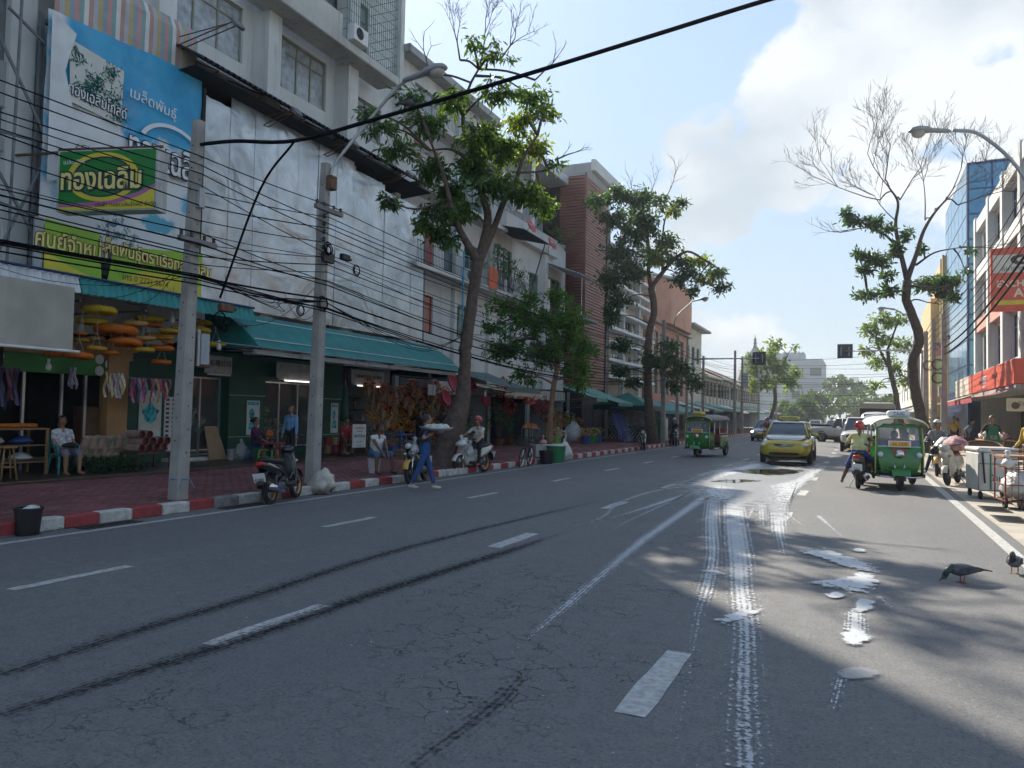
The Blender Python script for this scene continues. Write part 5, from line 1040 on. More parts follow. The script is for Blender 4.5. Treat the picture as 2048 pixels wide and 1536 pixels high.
for i, (a, b, top, m, l) in enumerate(((80.2, 92, 10.5, M_WALL2, 'grey white shophouse behind the right trunk'), (92.2, 108, 8.5, M_CREAM, 'cream shophouse farther along the right pavement'), (108.2, 130, 9.0, M_WALL, 'white shophouse far along the right pavement'), (130.2, 160, 7.5, M_CREAM, 'last shophouse on the right before the far trees'))):
 rblock('shophouse', l, a, b, top, [(lerp(a, b, q)+.6, lerp(a, b, q)+2.4, z, z+1.7, 2, .3) for q in (.05, .35, .65) for z in (4.2, 6.9) if z+1.8 < top], m, x=5.6)
part('stall_row', MB().box((8.5, 33.5, .1), (8.7, 53, 2.9)), M_DARK, r1, w=True)
for a, b, x0, z0, x1, z1, m, l, s in ((46, 54, 5.3, 3.0, 3.4, 2.45, mat('beige_sheet', (.5, .42, .33), .7, var=.15), 'beige awning below the pale bank fascia', None), (54.5, 62, 5.3, 2.9, 3.2, 2.4, WC, 'white awning in front of the glass tower', None), (63, 72, 5.0, 3.0, 3.0, 2.4, G2, 'pale awning beyond the glass tower', None), (73, 90, 5.0, 3.0, 3.0, 2.4, WC, 'far white awning on the right pavement', None), (92, 120, 5.0, 3.0, 3.0, 2.4, G3, 'farthest grey awning on the right', None), (34, 45, 5.2, 2.84, 3.9, 2.55, mat('red_canvas', (.3, .03, .04), .7, var=.2), 'dark red awning over the stall behind the woman in green', None)): slope_awning('awning', a, b, x0, z0, x1, z1, m, l, stripes=s, posts=False)
vs_ = thing('shop_sign', 'upright green and pink sign panel below the glass tower', 'sign', (4.3, 52.0, 3.2)); part('panel', MB().rbox((3.85, 52.0, 3.1), (4.75, 52.15, 6.4), .02), mat('sign_lime', (.35, .5, .22), .5, var=.15), vs_, w=True); part('top_panel', MB().rbox((3.88, 51.96, 5.5), (4.72, 51.998, 6.3), .01), mat('sign_rose', (.5, .2, .25), .5), vs_, w=True)
rd = thing('round_signs', 'red and yellow round sign boards at the right border', 'sign', (6.2, 33, 9)); part('disc', MB().lathe([(.55, 0), (.55, .15)], (6.5, 33.2, 9.6), 24, 'y'), M_RRED, rd, w=True); part('disc', MB().lathe([(.5, 0), (.5, .15)], (6.3, 33.0, 8.7), 24, 'y'), M_YEL, rd, w=True); part('arm', MB().box((6.4, 33.2, 8.4), (7.6, 33.3, 8.5)), M_STEEL, rd, w=True)
# ================================================================ FAR BACKGROUND
fb = thing('office_block', 'pale grey office block with domed roof edge far behind the trees', 'building', (-15, 260, 0)); p, q = PY(1588, 718, 255), PY(1645, 790, 255); x0, x1, zt = PY(1560, 718, 255).x, PY(1645, 718, 255).x, PY(1600, 718, 255).z
part('wall', MB().box((x0, 255, 0), (x1, 285, zt)), mat('far_grey', (.42, .45, .47), .8, var=.05), fb, w=True); part('wing', MB().box((x0-8, 258, 0), (x0-.1, 285, zt+2.2)), mat('far_grey', (1, 1, 1)), fb, w=True)
for r in range(5):
 for c in range(2):
  xx = lerp(x0, x1, .42+.42*c); zc = zt-4-r*7.2; part('window', MB().box((xx-1.6, 254.9, zc-1.2), (xx+1.6, 254.99, zc+1.2)), M_PANED, fb, w=True)
for k in range(6): part('roof_dome', MB().lathe([(1.1, 0), (1.1, 1.2), (.8, 2.0), (.3, 2.4)], (lerp(x0+1, x1-6, k/5), 257, zt), 10), mat('far_grey', (1, 1, 1)), fb, w=True)
part('rib', MB().box((lerp(x0, x1, .5)-.3, 254.85, 0), (lerp(x0, x1, .5)+.3, 254.99, zt)), mat('far_grey', (1, 1, 1)), fb, w=True)
fs = thing('distant_tower', 'pale distant glass tower on the skyline left of the right trees', 'building', (-20, 900, 0)); a, b = PY(1700, 754, 900), PY(1717, 754, 900); part('shaft', MB().box((a.x, 900, 0), (b.x, 920, a.z)), mat('far_glass', (.36, .44, .5), .3, .3), fs, w=True); part('side_block', MB().box((b.x+.1, 902, 0), (b.x+9, 920, a.z*.62)), mat('far_glass', (1, 1, 1)), fs, w=True); part('window_bands', MB().box((a.x-.05, 899.9, a.z*.7), (b.x+.05, 899.99, a.z*.72)), M_STEEL, fs, w=True)
sp = thing('temple_spire', 'thin tiered spire of a Thai roof above the far left trees', 'spire', (-14, 190, 0)); c = PY(1510, 705, 190); h = PY(1510, 673, 190).z
part('roof', MB().lathe([(5, c.z-7), (3.4, c.z-2.5), (2.0, c.z-.8), (.9, c.z+.6), (.5, c.z+1.2)], (c.x, 190, 0), 8), M_GREYW, sp, w=True); part('finial', MB().lathe([(.5, c.z+1.2), (.25, c.z+2), (.45, c.z+2.2), (.2, c.z+2.8), (.34, c.z+3), (.1, c.z+3.6), (.03, h+.6)], (c.x, 190, 0), 8), M_STEEL, sp, w=True); part('base', MB().box((c.x-6, 186, 0), (c.x+6, 196, c.z-7)), M_WALL, sp, w=True)
tree('street_tree', 'tall tree with thick dark leaning trunk and airy drooping crown on left pavement', Vector((-11.0, 19.6, -.02)),
 [(893, 905, .38), (908, 850, .33), (926, 790, .22), (930, 730, .17), (932, 690, .185), (944, 600, .16), (957, 520, .17)],
 [[(957, 525, .14, 0), (925, 470, .10, -.3), (907, 430, .08, -.6), (893, 370, .06, -.8), (880, 330, .045, -1), (858, 275, .03, -1.2)], [(957, 525, .15, 0), (976, 440, .12, .2), (965, 390, .11, .3), (952, 330, .08, .4), (926, 250, .06, .6), (936, 180, .045, .8), (965, 125, .025, 1)], [(957, 525, .13, 0), (990, 450, .10, .2), (1007, 405, .085, .0), (1032, 360, .06, -.4), (1045, 320, .05, -.7), (1075, 270, .03, -.9)], [(965, 390, .08, .3), (940, 330, .05, .9), (905, 300, .04, 1.3), (860, 300, .025, 1.6)], [(1032, 345, .04, -.3), (1085, 342, .03, 0), (1128, 325, .015, .2)], [(893, 400, .04, -.6), (830, 418, .03, -1), (775, 402, .015, -1.2)]],
 [(760, 255, 40, 22, 9), (800, 300, 45, 28, 14), (850, 245, 50, 35, 18), (815, 195, 40, 22, 10), (905, 200, 40, 30, 14), (1000, 185, 55, 32, 15), (1065, 195, 50, 30, 15), (960, 270, 50, 38, 22), (1005, 300, 65, 42, 30), (1065, 290, 50, 34, 20), (880, 425, 55, 26, 20), (905, 380, 45, 32, 20), (850, 450, 26, 20, 8), (870, 340, 45, 32, 20), (780, 402, 30, 14, 7), (1000, 370, 60, 38, 28), (1055, 385, 50, 34, 22), (1085, 412, 30, 18, 9), (950, 330, 50, 40, 25), (735, 225, 26, 16, 5), (1000, 105, 50, 30, 7), (940, 80, 40, 22, 4), (1112, 330, 22, 10, 3), (930, 420, 35, 25, 12), (875, 465, 30, 22, 9), (1090, 230, 30, 25, 8), (900, 480, 20, 22, 5), (1040, 240, 40, 30, 14)],
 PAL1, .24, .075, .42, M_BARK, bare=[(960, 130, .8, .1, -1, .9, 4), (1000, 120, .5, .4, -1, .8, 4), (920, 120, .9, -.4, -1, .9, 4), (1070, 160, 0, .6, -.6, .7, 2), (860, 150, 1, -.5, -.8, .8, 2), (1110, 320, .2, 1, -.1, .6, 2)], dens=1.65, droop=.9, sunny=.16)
tree('young_tree', 'young dense leafy tree with slim pale trunk beside the green bins', Vector((-10.85, 27.7, .0)),
 [(1100, 860, .11), (1104, 800, .10), (1112, 750, .10), (1118, 715, .08)], [[(1118, 715, .07, 0), (1140, 670, .05, .2), (1150, 630, .03, .3)], [(1114, 735, .07, 0), (1080, 690, .05, -.2), (1060, 640, .03, -.3)], [(1118, 715, .06, 0), (1110, 650, .04, .5), (1100, 600, .02, .6)]],
 [(1090, 645, 55, 45, 30), (1042, 640, 45, 45, 24), (1000, 612, 42, 28, 16), (1140, 640, 45, 42, 26), (1170, 690, 34, 32, 18), (1118, 596, 36, 26, 15), (1022, 690, 52, 36, 24), (1085, 705, 60, 38, 30), (1150, 735, 42, 32, 18), (1050, 755, 34, 24, 12), (1000, 705, 36, 26, 14), (985, 655, 28, 22, 9), (1130, 685, 52, 42, 26), (1160, 770, 30, 18, 8), (1060, 600, 30, 20, 9)], PAL3, .22, .075, .13, mat('bark_pale', (.22, .13, .09), .9, var=.3, vs=8, bump=.6, bs=20), dens=1.9, droop=.4)
tree('street_tree', 'big dark green tree with drooping boughs reaching over the road before the pink building', Vector((-10.75, 43.5, .0)),
 [(1297, 800, .24), (1296, 720, .22), (1298, 670, .21), (1308, 620, .19), (1302, 575, .2)], [[(1302, 575, .14, 0), (1297, 540, .11, 0), (1298, 500, .1, .3), (1290, 440, .07, .5), (1283, 400, .04, .6)], [(1302, 575, .15, 0), (1325, 545, .12, 0), (1347, 520, .10, -.3), (1375, 503, .07, -.6), (1410, 520, .05, -.8), (1450, 545, .02, -1)], [(1325, 545, .08, 0), (1325, 480, .06, .6), (1333, 430, .045, .8), (1360, 400, .02, 1)], [(1296, 720, .08, 0), (1330, 715, .05, -.5), (1365, 735, .03, -1)]],
 [(1195, 398, 34, 20, 14), (1235, 390, 42, 24, 20), (1280, 398, 38, 28, 20), (1230, 438, 45, 30, 24), (1270, 470, 46, 36, 26), (1240, 500, 42, 32, 22), (1300, 450, 36, 32, 16), (1330, 482, 34, 24, 14), (1260, 540, 46, 36, 26), (1222, 562, 34, 38, 22), (1240, 602, 30, 28, 16), (1222, 632, 20, 28, 10), (1310, 512, 46, 28, 22), (1352, 520, 36, 18, 13), (1395, 522, 34, 12, 12), (1430, 543, 30, 8, 9), (1408, 558, 34, 9, 9), (1380, 545, 26, 14, 9), (1443, 574, 24, 9, 7), (1350, 420, 22, 16, 7), (1366, 402, 18, 8, 5), (1320, 402, 22, 20, 8), (1386, 582, 12, 18, 5), (1360, 556, 26, 18, 9), (1278, 430, 40, 30, 18),
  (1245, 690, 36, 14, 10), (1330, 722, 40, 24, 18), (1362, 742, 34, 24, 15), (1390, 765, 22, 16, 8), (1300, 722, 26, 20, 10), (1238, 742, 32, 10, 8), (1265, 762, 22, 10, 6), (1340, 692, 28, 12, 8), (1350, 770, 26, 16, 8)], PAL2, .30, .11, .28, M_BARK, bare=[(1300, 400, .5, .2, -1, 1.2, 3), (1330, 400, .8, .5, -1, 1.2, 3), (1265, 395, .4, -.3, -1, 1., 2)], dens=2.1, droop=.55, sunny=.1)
tree('street_tree', 'dark crooked tree with bare twiggy top and flat leaf tufts on the right kerb', Vector((2.95, 40.5, .14)),
 [(1841, 830, .24), (1829, 775, .22), (1826, 720, .21), (1838, 678, .22), (1826, 635, .2), (1813, 600, .19), (1814, 560, .2)], [[(1814, 560, .13, 0), (1800, 500, .1, .2), (1791, 450, .08, .3), (1796, 405, .06, .4), (1778, 375, .04, .5)], [(1814, 560, .14, 0), (1832, 510, .1, -.2), (1846, 465, .08, -.3), (1866, 430, .06, -.5), (1893, 398, .035, -.7)], [(1800, 500, .07, .2), (1770, 470, .05, .6), (1735, 455, .03, .8)], [(1832, 530, .06, -.1), (1870, 505, .04, .3), (1920, 495, .02, .5)], [(1812, 570, .06, 0), (1850, 575, .05, -.6), (1895, 575, .03, -1)], [(1812, 580, .05, 0), (1775, 585, .04, .3), (1735, 590, .02, .5)]],
 [(1708, 440, 30, 10, 10), (1745, 447, 26, 11, 10), (1692, 428, 12, 9, 5), (1770, 460, 14, 10, 5), (1718, 512, 28, 11, 11), (1755, 522, 32, 13, 14), (1730, 540, 20, 9, 7), (1790, 500, 18, 18, 9), (1732, 590, 30, 7, 9), (1778, 580, 28, 11, 11), (1850, 570, 32, 14, 14), (1888, 565, 30, 14, 14), (1905, 592, 14, 9, 6), (1908, 560, 16, 9, 6), (1880, 585, 18, 10, 6), (1815, 470, 12, 14, 5), (1845, 500, 12, 10, 3), (1945, 500, 10, 6, 2), (1930, 540, 12, 5, 2), (1775, 552, 18, 9, 6)], PAL2, .26, .10, .3, M_BARKG,
 bare=[(1778, 375, .5, -.6, -.7, 1.9, 5), (1770, 360, .3, .1, -1, 1.7, 5), (1800, 400, .6, .5, -1, 1.7, 5), (1760, 400, .2, -1, -.15, 2., 5), (1893, 398, -.7, .3, -1, 1.6, 5), (1870, 420, -.3, 1, -.5, 2., 5), (1850, 440, .4, .1, -1, 1.8, 5), (1915, 410, -.8, 1, -.3, 2.0, 5), (1735, 455, .8, -1, .1, 1.2, 3), (1920, 495, .5, 1, -.2, 1.3, 3), (1840, 600, .2, .8, .3, 1.1, 3), (1790, 440, -.6, -.8, -.6, 1.5, 5)], dens=1.9, droop=.25)
tree('roadside_tree', 'smaller sparse tree with forked trunk behind the crooked right tree', Vector((3.0, 62, .14)), [(1798, 830, .2), (1790, 780, .18), (1780, 740, .15), (1775, 700, .12)], [[(1780, 740, .1, 0), (1760, 700, .07, .3), (1750, 660, .04, .5)], [(1775, 700, .09, 0), (1790, 660, .06, -.3), (1800, 640, .03, -.5)]],
 [(1740, 662, 26, 18, 10), (1762, 640, 30, 18, 12), (1792, 640, 32, 22, 13), (1730, 700, 20, 14, 7), (1762, 720, 32, 26, 13), (1802, 692, 26, 20, 10), (1792, 740, 28, 20, 10), (1752, 772, 18, 12, 5), (1812, 762, 22, 18, 8), (1770, 680, 30, 20, 10)], PALF, .32, .14, .24, M_BARKG, dens=1.7, droop=.3)
tree('roadside_tree', 'pale yellow green roadside tree leaning over the left pavement beyond the double poles', Vector((-10.8, 100, .0)), [(1545, 825, .25), (1550, 800, .22), (1548, 770, .2)], [[(1548, 770, .14, 0), (1530, 735, .09, 1), (1515, 715, .05, 1)], [(1548, 770, .14, 0), (1565, 735, .09, -1), (1575, 710, .05, -1)]],
 [(1510, 738, 24, 18, 16), (1535, 712, 30, 22, 20), (1560, 735, 32, 26, 24), (1575, 765, 24, 20, 15), (1530, 765, 30, 20, 18), (1550, 690, 24, 12, 9), (1505, 770, 18, 14, 8), (1590, 745, 12, 10, 5), (1592, 695, 10, 4, 2), (1500, 715, 14, 12, 6)], PALF, .5, .24, .3, M_BARKG, dens=1.8, droop=.2)
for i, (u, v, ru, rv, y, l) in enumerate(((1645, 815, 52, 34, 175, 'round green tree closing the view at the road end'), (1700, 800, 44, 40, 215, 'tall bluish green tree behind the round one at the road end'), (1745, 815, 44, 34, 190, 'broad tree behind the truck at the road end'), (1605, 825, 30, 24, 150, 'small tree left of the road end'), (1680, 775, 34, 24, 245, 'distant dark tree below the office block'), (1790, 820, 36, 26, 150, 'far tree on the right pavement before the skyline'), (1570, 830, 26, 24, 170, 'far tree behind the silver car'))):
 b = PY(u, v, y); b.z = 0; D = depth_of(b); k = D/F_PX; t = thing('background_tree', l, 'tree', b, 0, 'trees at the end of the road'); c = PD(u, v, D); part('trunk', MB().tube([b, b.lerp(c, .6), c], [.35, .3, .15], 7), M_BARKG, t, True, w=True); lv = Leaves()
 for j in range(34):
  d = rdir(); q = RS.uniform(.3, 1)**.5; cc = c+Vector((d.x*ru*k, d.y*ru*k, d.z*rv*k))*q; clump(lv, None, cc, (ru*k*.3, rv*k*.3), 5, .75, .5, PALD if i % 2 == 0 else PAL2, .2, per=14)
 tag(lv.build('crown', t), kind='stuff')
def plant(p, h, r, n, label, pal=PAL3, ln=.16, pot=None, name='potted_plant', wd=.06):
 t = thing(name, label, 'plant', p); lv = Leaves(); mb = MB(); p = Vector(p)
 for k in range(n):
  a = RS.uniform(0, 6.28); e = p+Vector((math.cos(a)*r*RS.uniform(.2, 1), math.sin(a)*r*RS.uniform(.2, 1), h*RS.uniform(.45, 1))); mb.tube([p+Vector((0, 0, .1)), p.lerp(e, .6)+Vector((0, 0, .1*h)), e], [.012, .01, .005], 4, cap=False); clump(lv, None, e, (r*.4, h*.22), 2, ln, wd, pal, .3, per=9)
 tag(part('stems', mb, M_BARK, t, w=True), kind='stuff'); tag(lv.build('foliage', t), kind='stuff')
 if pot: part('pot', MB().lathe([(pot*.7, 0), (pot, pot*1.3), (pot*1.05, pot*1.35), (pot*.9, pot*1.3)], (0, 0, 0), 14), mat('terracotta', (.25, .09, .05), .8, var=.2), t, True)
for p, h, r, n, l in (((-16.2, 34.2, 7.6), 2.2, .8, 14, 'tall leafy plant on the balcony beside the orange mat'), ((-16.2, 35.6, 7.6), 2.0, .9, 14, 'big leafy plant under the slate balcony canopy'), ((-16.1, 37.2, 7.6), 1.3, .7, 9, 'bushy plant at the far end of the balcony railing'), ((-16.8, 41.6, 12.3), 1.1, .6, 9, 'trailing plant on the roof terrace left end'), ((-16.7, 43.2, 12.0), 1.2, .7, 10, 'trailing plant on the roof terrace middle'), ((-16.7, 44.6, 11.6), 1.2, .6, 9, 'trailing plant on the roof terrace beside the brown slats')): plant(p, h, r, n, l, PAL3 if 'tall' in l else PAL1, .2)
plant((-14.6, 29.0, zs(-14.6)), 1.0, .5, 14, 'light green potted shrub behind the rider in white vest', PALF, .12, .22); plant((-14.9, 31.6, zs(-14.9)), 1.9, .5, 16, 'tall dark potted plant beside the red hangings', PAL2, .16, .22); plant((-14.9, 27.8, zs(-14.9)), 1.9, .45, 14, 'dark climbing plant behind the leaning trunk', PAL2, .14, .2)
plant((-15.2, 33.4, zs(-15.2)), 1.5, .4, 12, 'dark green potted plant left of the slim pale trunk', PAL2, .14, .2)
# ================================================================ PEOPLE
SKIN = mat('skin_tan', (.30, .155, .095), .5, var=.08, vs=20); SKIND = mat('skin_brown', (.16, .075, .045), .5, var=.08, vs=20); HAIR = mat('hair_black', (.012, .01, .009), .45, var=.2, vs=40, bump=.4, bs=120); HAIRB = mat('hair_auburn', (.10, .025, .012), .5, var=.2, vs=40); LIPS = mat('lips', (.24, .07, .05), .5); EYEW = mat('eye_white', (.55, .53, .5), .3); EYEB = mat('eye_dark', (.01, .008, .007), .2)
def cloth(name, c, var=.15): return mat('cloth_'+name, c, .85, var=var, vs=8, bump=.5, bs=14)
def idir(a, b):
 """horizontal unit vector: a to the image right, b towards the camera"""
 v = RT*a - FW*b; v.z = 0; return v.normalized()
def ik(a, b, l1, l2, hint):
 a, b, hint = Vector(a), Vector(b), Vector(hint); d = b-a; L = min(d.length, (l1+l2)*.999); d = d.normalized(); b = a+d*L
 x = (l1*l1-l2*l2+L*L)/(2*L); h = math.sqrt(max(l1*l1-x*x, 0)); n = hint-d*hint.dot(d); n = n.normalized() if n.length > 1e-5 else d.orthogonal().normalized(); return a+d*x+n*h, b
def person(label, p, face, pelvis=.90, lean=0., wrists=None, ankles=None, elbow=None, knee=None, H=1.62, shirt=None, pants=None, shoes=None, skin=None, hair='short', sleeve=.55, leg=1., look=0., nod=0., group=None, belly=1., twist=0., hairm=None, headgear=None, female=False, hand_curl=.5, helmet=None, toes=None):
 """local frame: x ahead, y left, z up; wrists/ankles: ((x,y,z) left, right) in metres for a 1.62 m person"""
 s = H/1.62; skin = skin or SKIN; shirt = shirt or cloth('grey', (.2, .2, .2)); pants = pants or cloth('navy', (.02, .025, .05)); shoes = shoes or M_BLACK
 t = thing('person', label, 'person', p, math.atan2(face.y, face.x), group); t.scale = (s, s, s)
 prim = []   # (a, b, ra, rb, tag)
 def seg(a, b, ra, rb, tg): prim.append((Vector(a), Vector(b), ra, rb, tg))
 pv = Vector((0, 0, pelvis)); up = Vector((math.sin(lean), 0, math.cos(lean))); rt = Vector((0, -1, 0)); rot = Matrix.Rotation(twist, 3, 'Z')
 rts = rot @ rt; chest = pv+up*.34; neck = pv+up*.49; fwd = rts.cross(up)*-1; fwd = up.cross(rts)
 headup = Vector((math.sin(lean*.4+nod), 0, math.cos(lean*.4+nod))); hc = neck+headup*.165+Vector((.015, 0, 0))
 for sy in (-1, 1):
  seg(pv+rt*.07*sy, pv+rt*.075*sy+up*.16, .105, .095*belly, 'pants'); seg(pv+up*.12+rt*.06*sy, chest+rts*.075*sy, .105*belly, .105, 'shirt'); seg(chest+rts*.075*sy-up*.02, chest+up*.09+rts*.10*sy, .10, .065, 'shirt'); seg(chest+up*.10+rts*.06*sy, chest+up*.09+rts*.165*sy, .06, .055, 'shirt')
  if female: seg(chest+fwd*.06+rts*.07*sy-up*.04, chest+fwd*.075+rts*.07*sy-up*.05, .06, .055, 'shirt')
 seg(pv+up*.1+fwd*.02, pv+up*.3+fwd*.02, .11*belly, .11, 'shirt'); seg(pv-up*.02, pv+up*.1, .12, .115, 'pants')
 seg(neck-up*.06, neck+headup*.08, .055, .05, 'skin')
 w0 = wrists or ((.06, .26, pelvis-.04), (.06, -.26, pelvis-.04))
 for sd, wv, eh in ((1, w0[0], (elbow or ((-.6, .4, -.3), (-.6, -.4, -.3)))[0]), (-1, w0[1], (elbow or ((-.6, .4, -.3), (-.6, -.4, -.3)))[1])):
  sh = chest+up*.085-rts*.175*sd; el, wr = ik(sh, wv, .275, .24, eh)
  if sleeve < 1: m = sh.lerp(el, sleeve); seg(sh, m, .058, .054, 'shirt'); seg(m, el, .042, .038, 'skin'); seg(el, wr, .038, .026, 'skin')
  else: m = el.lerp(wr, min(sleeve-1, .96)); seg(sh, el, .058, .05, 'shirt'); seg(el, m, .049, .04, 'shirt'); seg(m, wr, .03, .026, 'skin')
  d = (wr-el).normalized(); side = d.cross(Vector((0, 0, 1))); side = side.normalized() if side.length > .05 else Vector((0, 1, 0)); nr = side.cross(d); curl = -nr if nr.z > 0 else nr
  palm = wr+d*.075; seg(wr, palm, .026, .034, 'skin')
  for k, (off, ln) in enumerate(((-.027, .062), (-.009, .074), (.009, .07), (.027, .055))):
   k0 = palm+side*off+d*.01; k1 = k0+d*ln*.55+curl*ln*.35*hand_curl; k2 = k1+d*ln*.3*(1-hand_curl)+curl*ln*.6*hand_curl; seg(k0, k1, .0095, .009, 'skin'); seg(k1, k2, .009, .0075, 'skin')
  th = wr+d*.03+side*(-.026 if sd > 0 else .026); seg(th, th+d*.035+side*(-.03 if sd > 0 else .03)+curl*.012, .0115, .0085, 'skin')
 a0 = ankles or ((0, .09, .07), (0, -.09, .07))
 for i, (sd, av, kh) in enumerate(((1, a0[0], (knee or ((1, .1, 0), (1, -.1, 0)))[0]), (-1, a0[1], (knee or ((1, .1, 0), (1, -.1, 0)))[1]))):
  hp = pv+Vector((0, .085*sd, -.01)); kn, an = ik(hp, av, .40, .40, kh); td = Vector((toes or ((1, .1, 0), (1, -.1, 0)))[i]).normalized()
  if leg >= 1: seg(hp, kn, .088, .062, 'pants'); q = kn.lerp(an, min(leg-1 if leg > 1 else .999, .999)) if leg > 1 else kn; seg(kn, q, .06, .048, 'pants') if leg > 1 else None; seg(q, an, .047 if leg <= 1 else .036, .034, 'skin')
  else: q = hp.lerp(kn, leg); seg(hp, q, .092, .085, 'pants'); seg(q, kn, .066, .054, 'skin'); seg(kn, kn.lerp(an, .35), .05, .052, 'skin'); seg(kn.lerp(an, .35), an, .052, .034, 'skin')
  seg(an+Vector((0, 0, -.01))-td*.03, an+td*.05+Vector((0, 0, -.03)), .036, .036, 'foot'); seg(an+td*.05+Vector((0, 0, -.035)), an+td*.15+Vector((0, 0, -.045)), .036, .026, 'foot')
 mb = MB()
 for a, b, ra, rb, tg in prim:
  mb.tube([a-(b-a).normalized()*ra*.7, a-(b-a).normalized()*ra*.4, a, b, b+(b-a).normalized()*rb*.4, b+(b-a).normalized()*rb*.7] if (b-a).length > 1e-5 else [a, a], [ra*.55, ra*.88, ra, rb, rb*.88, rb*.55], 10)
 yaw = look; hx = Vector((math.cos(yaw)*math.cos(nod+lean*.4), math.sin(yaw), -math.sin(nod+lean*.4))).normalized(); hy = headup.cross(hx).normalized(); HM = Matrix(((hx.x, hy.x, headup.x, hc.x), (hx.y, hy.y, headup.y, hc.y), (hx.z, hy.z, headup.z, hc.z), (0, 0, 0, 1)))
 mb.M = HM; mb.ell((-.01, 0, .025), (.098, .078, .095), 14, 10); mb.ell((.012, 0, -.035), (.078, .064, .085), 14, 10); mb.ell((.045, 0, -.095), (.036, .034, .028)); mb.tube([(.085, 0, .02), (.108, 0, -.028), (.088, 0, -.04)], [.012, .018, .012], 8); mb.ell((.072, 0, .035), (.028, .055, .016))
 for sy in (-1, 1): mb.ell((0, .08*sy, -.01), (.022, .014, .032)); mb.ell((.06, .038*sy, -.02), (.028, .026, .022))
 mb.M = None
 me = mb.mesh('body'); tmp = bpy.data.objects.new('tmp', me); COL.objects.link(tmp); rm = tmp.modifiers.new('r', 'REMESH'); rm.mode = 'VOXEL'; rm.voxel_size = .0115; sm = tmp.modifiers.new('s', 'SMOOTH'); sm.factor = .5; sm.iterations = 3
 dg = bpy.context.evaluated_depsgraph_get(); dg.update(); body_me = bpy.data.meshes.new_from_object(tmp.evaluated_get(dg)); bpy.data.objects.remove(tmp); body_me.materials.clear(); body_me.name = 'body'
 nf = len(body_me.polygons); ctr = np.zeros(nf*3); body_me.polygons.foreach_get('center', ctr); ctr = ctr.reshape(-1, 3); best = np.full(nf, 9.); idx = np.zeros(nf, int); tg = {'skin': 0, 'shirt': 1, 'pants': 2, 'foot': 3}
 for a, b, ra, rb, tn in prim:
  A, Bv = np.array(a), np.array(b); d = Bv-A; L2 = max(d@d, 1e-9); u = np.clip(((ctr-A)@d)/L2, 0, 1); ds = np.linalg.norm(ctr-(A+u[:, None]*d), axis=1)-(ra+(rb-ra)*u); k = ds < best; best[k] = ds[k]; idx[k] = tg[tn]
 hd = np.linalg.norm(ctr-np.array(hc), axis=1) < .135; idx[hd & (idx == 1)] = 0
 hz_ = ctr @ np.array(headup) > np.array(neck+headup*.05) @ np.array(headup); idx[hz_ & hd] = 0
 body_me.polygons.foreach_set('material_index', idx.astype(np.int32)); body_me.update()
 obj('body', body_me, [skin, shirt, pants, shoes], t, True)
 for sy in (-1, 1):
  part('eye', MB().tm(HM).ell((.086, .034*sy, .005), (.012, .016, .009), 8, 6), EYEW, t, True); part('pupil', MB().tm(HM).ell((.096, .034*sy, .005), (.004, .007, .007), 6, 4), EYEB, t, True)
  part('eyebrow', MB().tm(HM).tube([(.092, .016*sy, .026), (.09, .052*sy, .028)], .005, 5), HAIR, t)
 part('mouth', MB().tm(HM).ell((.088, 0, -.066), (.008, .024, .008), 8, 5), LIPS, t, True)
 hm = hairm or HAIR
 if helmet is None:
  hb = MB().tm(HM); n, k = 18, 12; rows = []
  for i in range(k+1):
   a = PI*i/k; rows.append(hb.av([(-.012+.112*math.sin(a)*math.cos(2*PI*j/n)*(1+.03*math.sin(7*j)), .092*math.sin(a)*math.sin(2*PI*j/n)*(1+.03*math.cos(5*j)), .022+.112*math.cos(a)) for j in range(n)]))
  for i in range(k):
   for j in range(n):
    cj = math.cos(2*PI*(j+.5)/n); zz = math.cos(PI*(i+.5)/k)
    if zz > (.52 if cj > .35 else (-.15 if cj > -.2 else (-.75 if hair != 'short' else -.5))): hb.face(rows[i]+j, rows[i+1]+j, rows[i+1]+(j+1) % n, rows[i]+(j+1) % n)
  if hair == 'bun': hb.ell((-.12, 0, .03), (.055, .06, .055))
  if hair == 'bob': hb.ell((-.05, 0, -.03), (.085, .1, .1)); hb.ell((-.015, .075, -.05), (.05, .03, .075)); hb.ell((-.015, -.075, -.05), (.05, .03, .075))
  if hair == 'long': hb.tube([(-.09, 0, .03), (-.12, 0, -.08), (-.11, 0, -.22)], [.06, .06, .02], 8)
  if hair != 'bald': part('hair', hb, hm, t, True)
 else:
  hb = MB().tm(HM); n, k = 20, 12; rows = []
  for i in range(k+1): a = PI*i/k; rows.append(hb.av([(-.01+.135*math.sin(a)*math.cos(2*PI*j/n), .118*math.sin(a)*math.sin(2*PI*j/n), .03+.135*math.cos(a)) for j in range(n)]))
  for i in range(k):
   for j in range(n):
    cj = math.cos(2*PI*(j+.5)/n); zz = math.cos(PI*(i+.5)/k)
    if zz > (.25 if cj > .45 else -.62): hb.face(rows[i]+j, rows[i+1]+j, rows[i+1]+(j+1) % n, rows[i]+(j+1) % n)
  part('helmet', hb, helmet, t, True); part('helmet_peak', MB().tm(HM).poly([(.12+.05*math.cos(a), .1*math.sin(a), .075-.02*math.cos(a)) for a in [k*PI/8-PI/2 for k in range(9)]]), M_BLACK, t); part('chin_strap', MB().tm(HM).tube([(0, .1, -.02), (.03, .06, -.12), (.03, -.06, -.12), (0, -.1, -.02)], .007, 5), M_BLACK, t)
 t['_'] = 0; del t['_']
 return t, HM
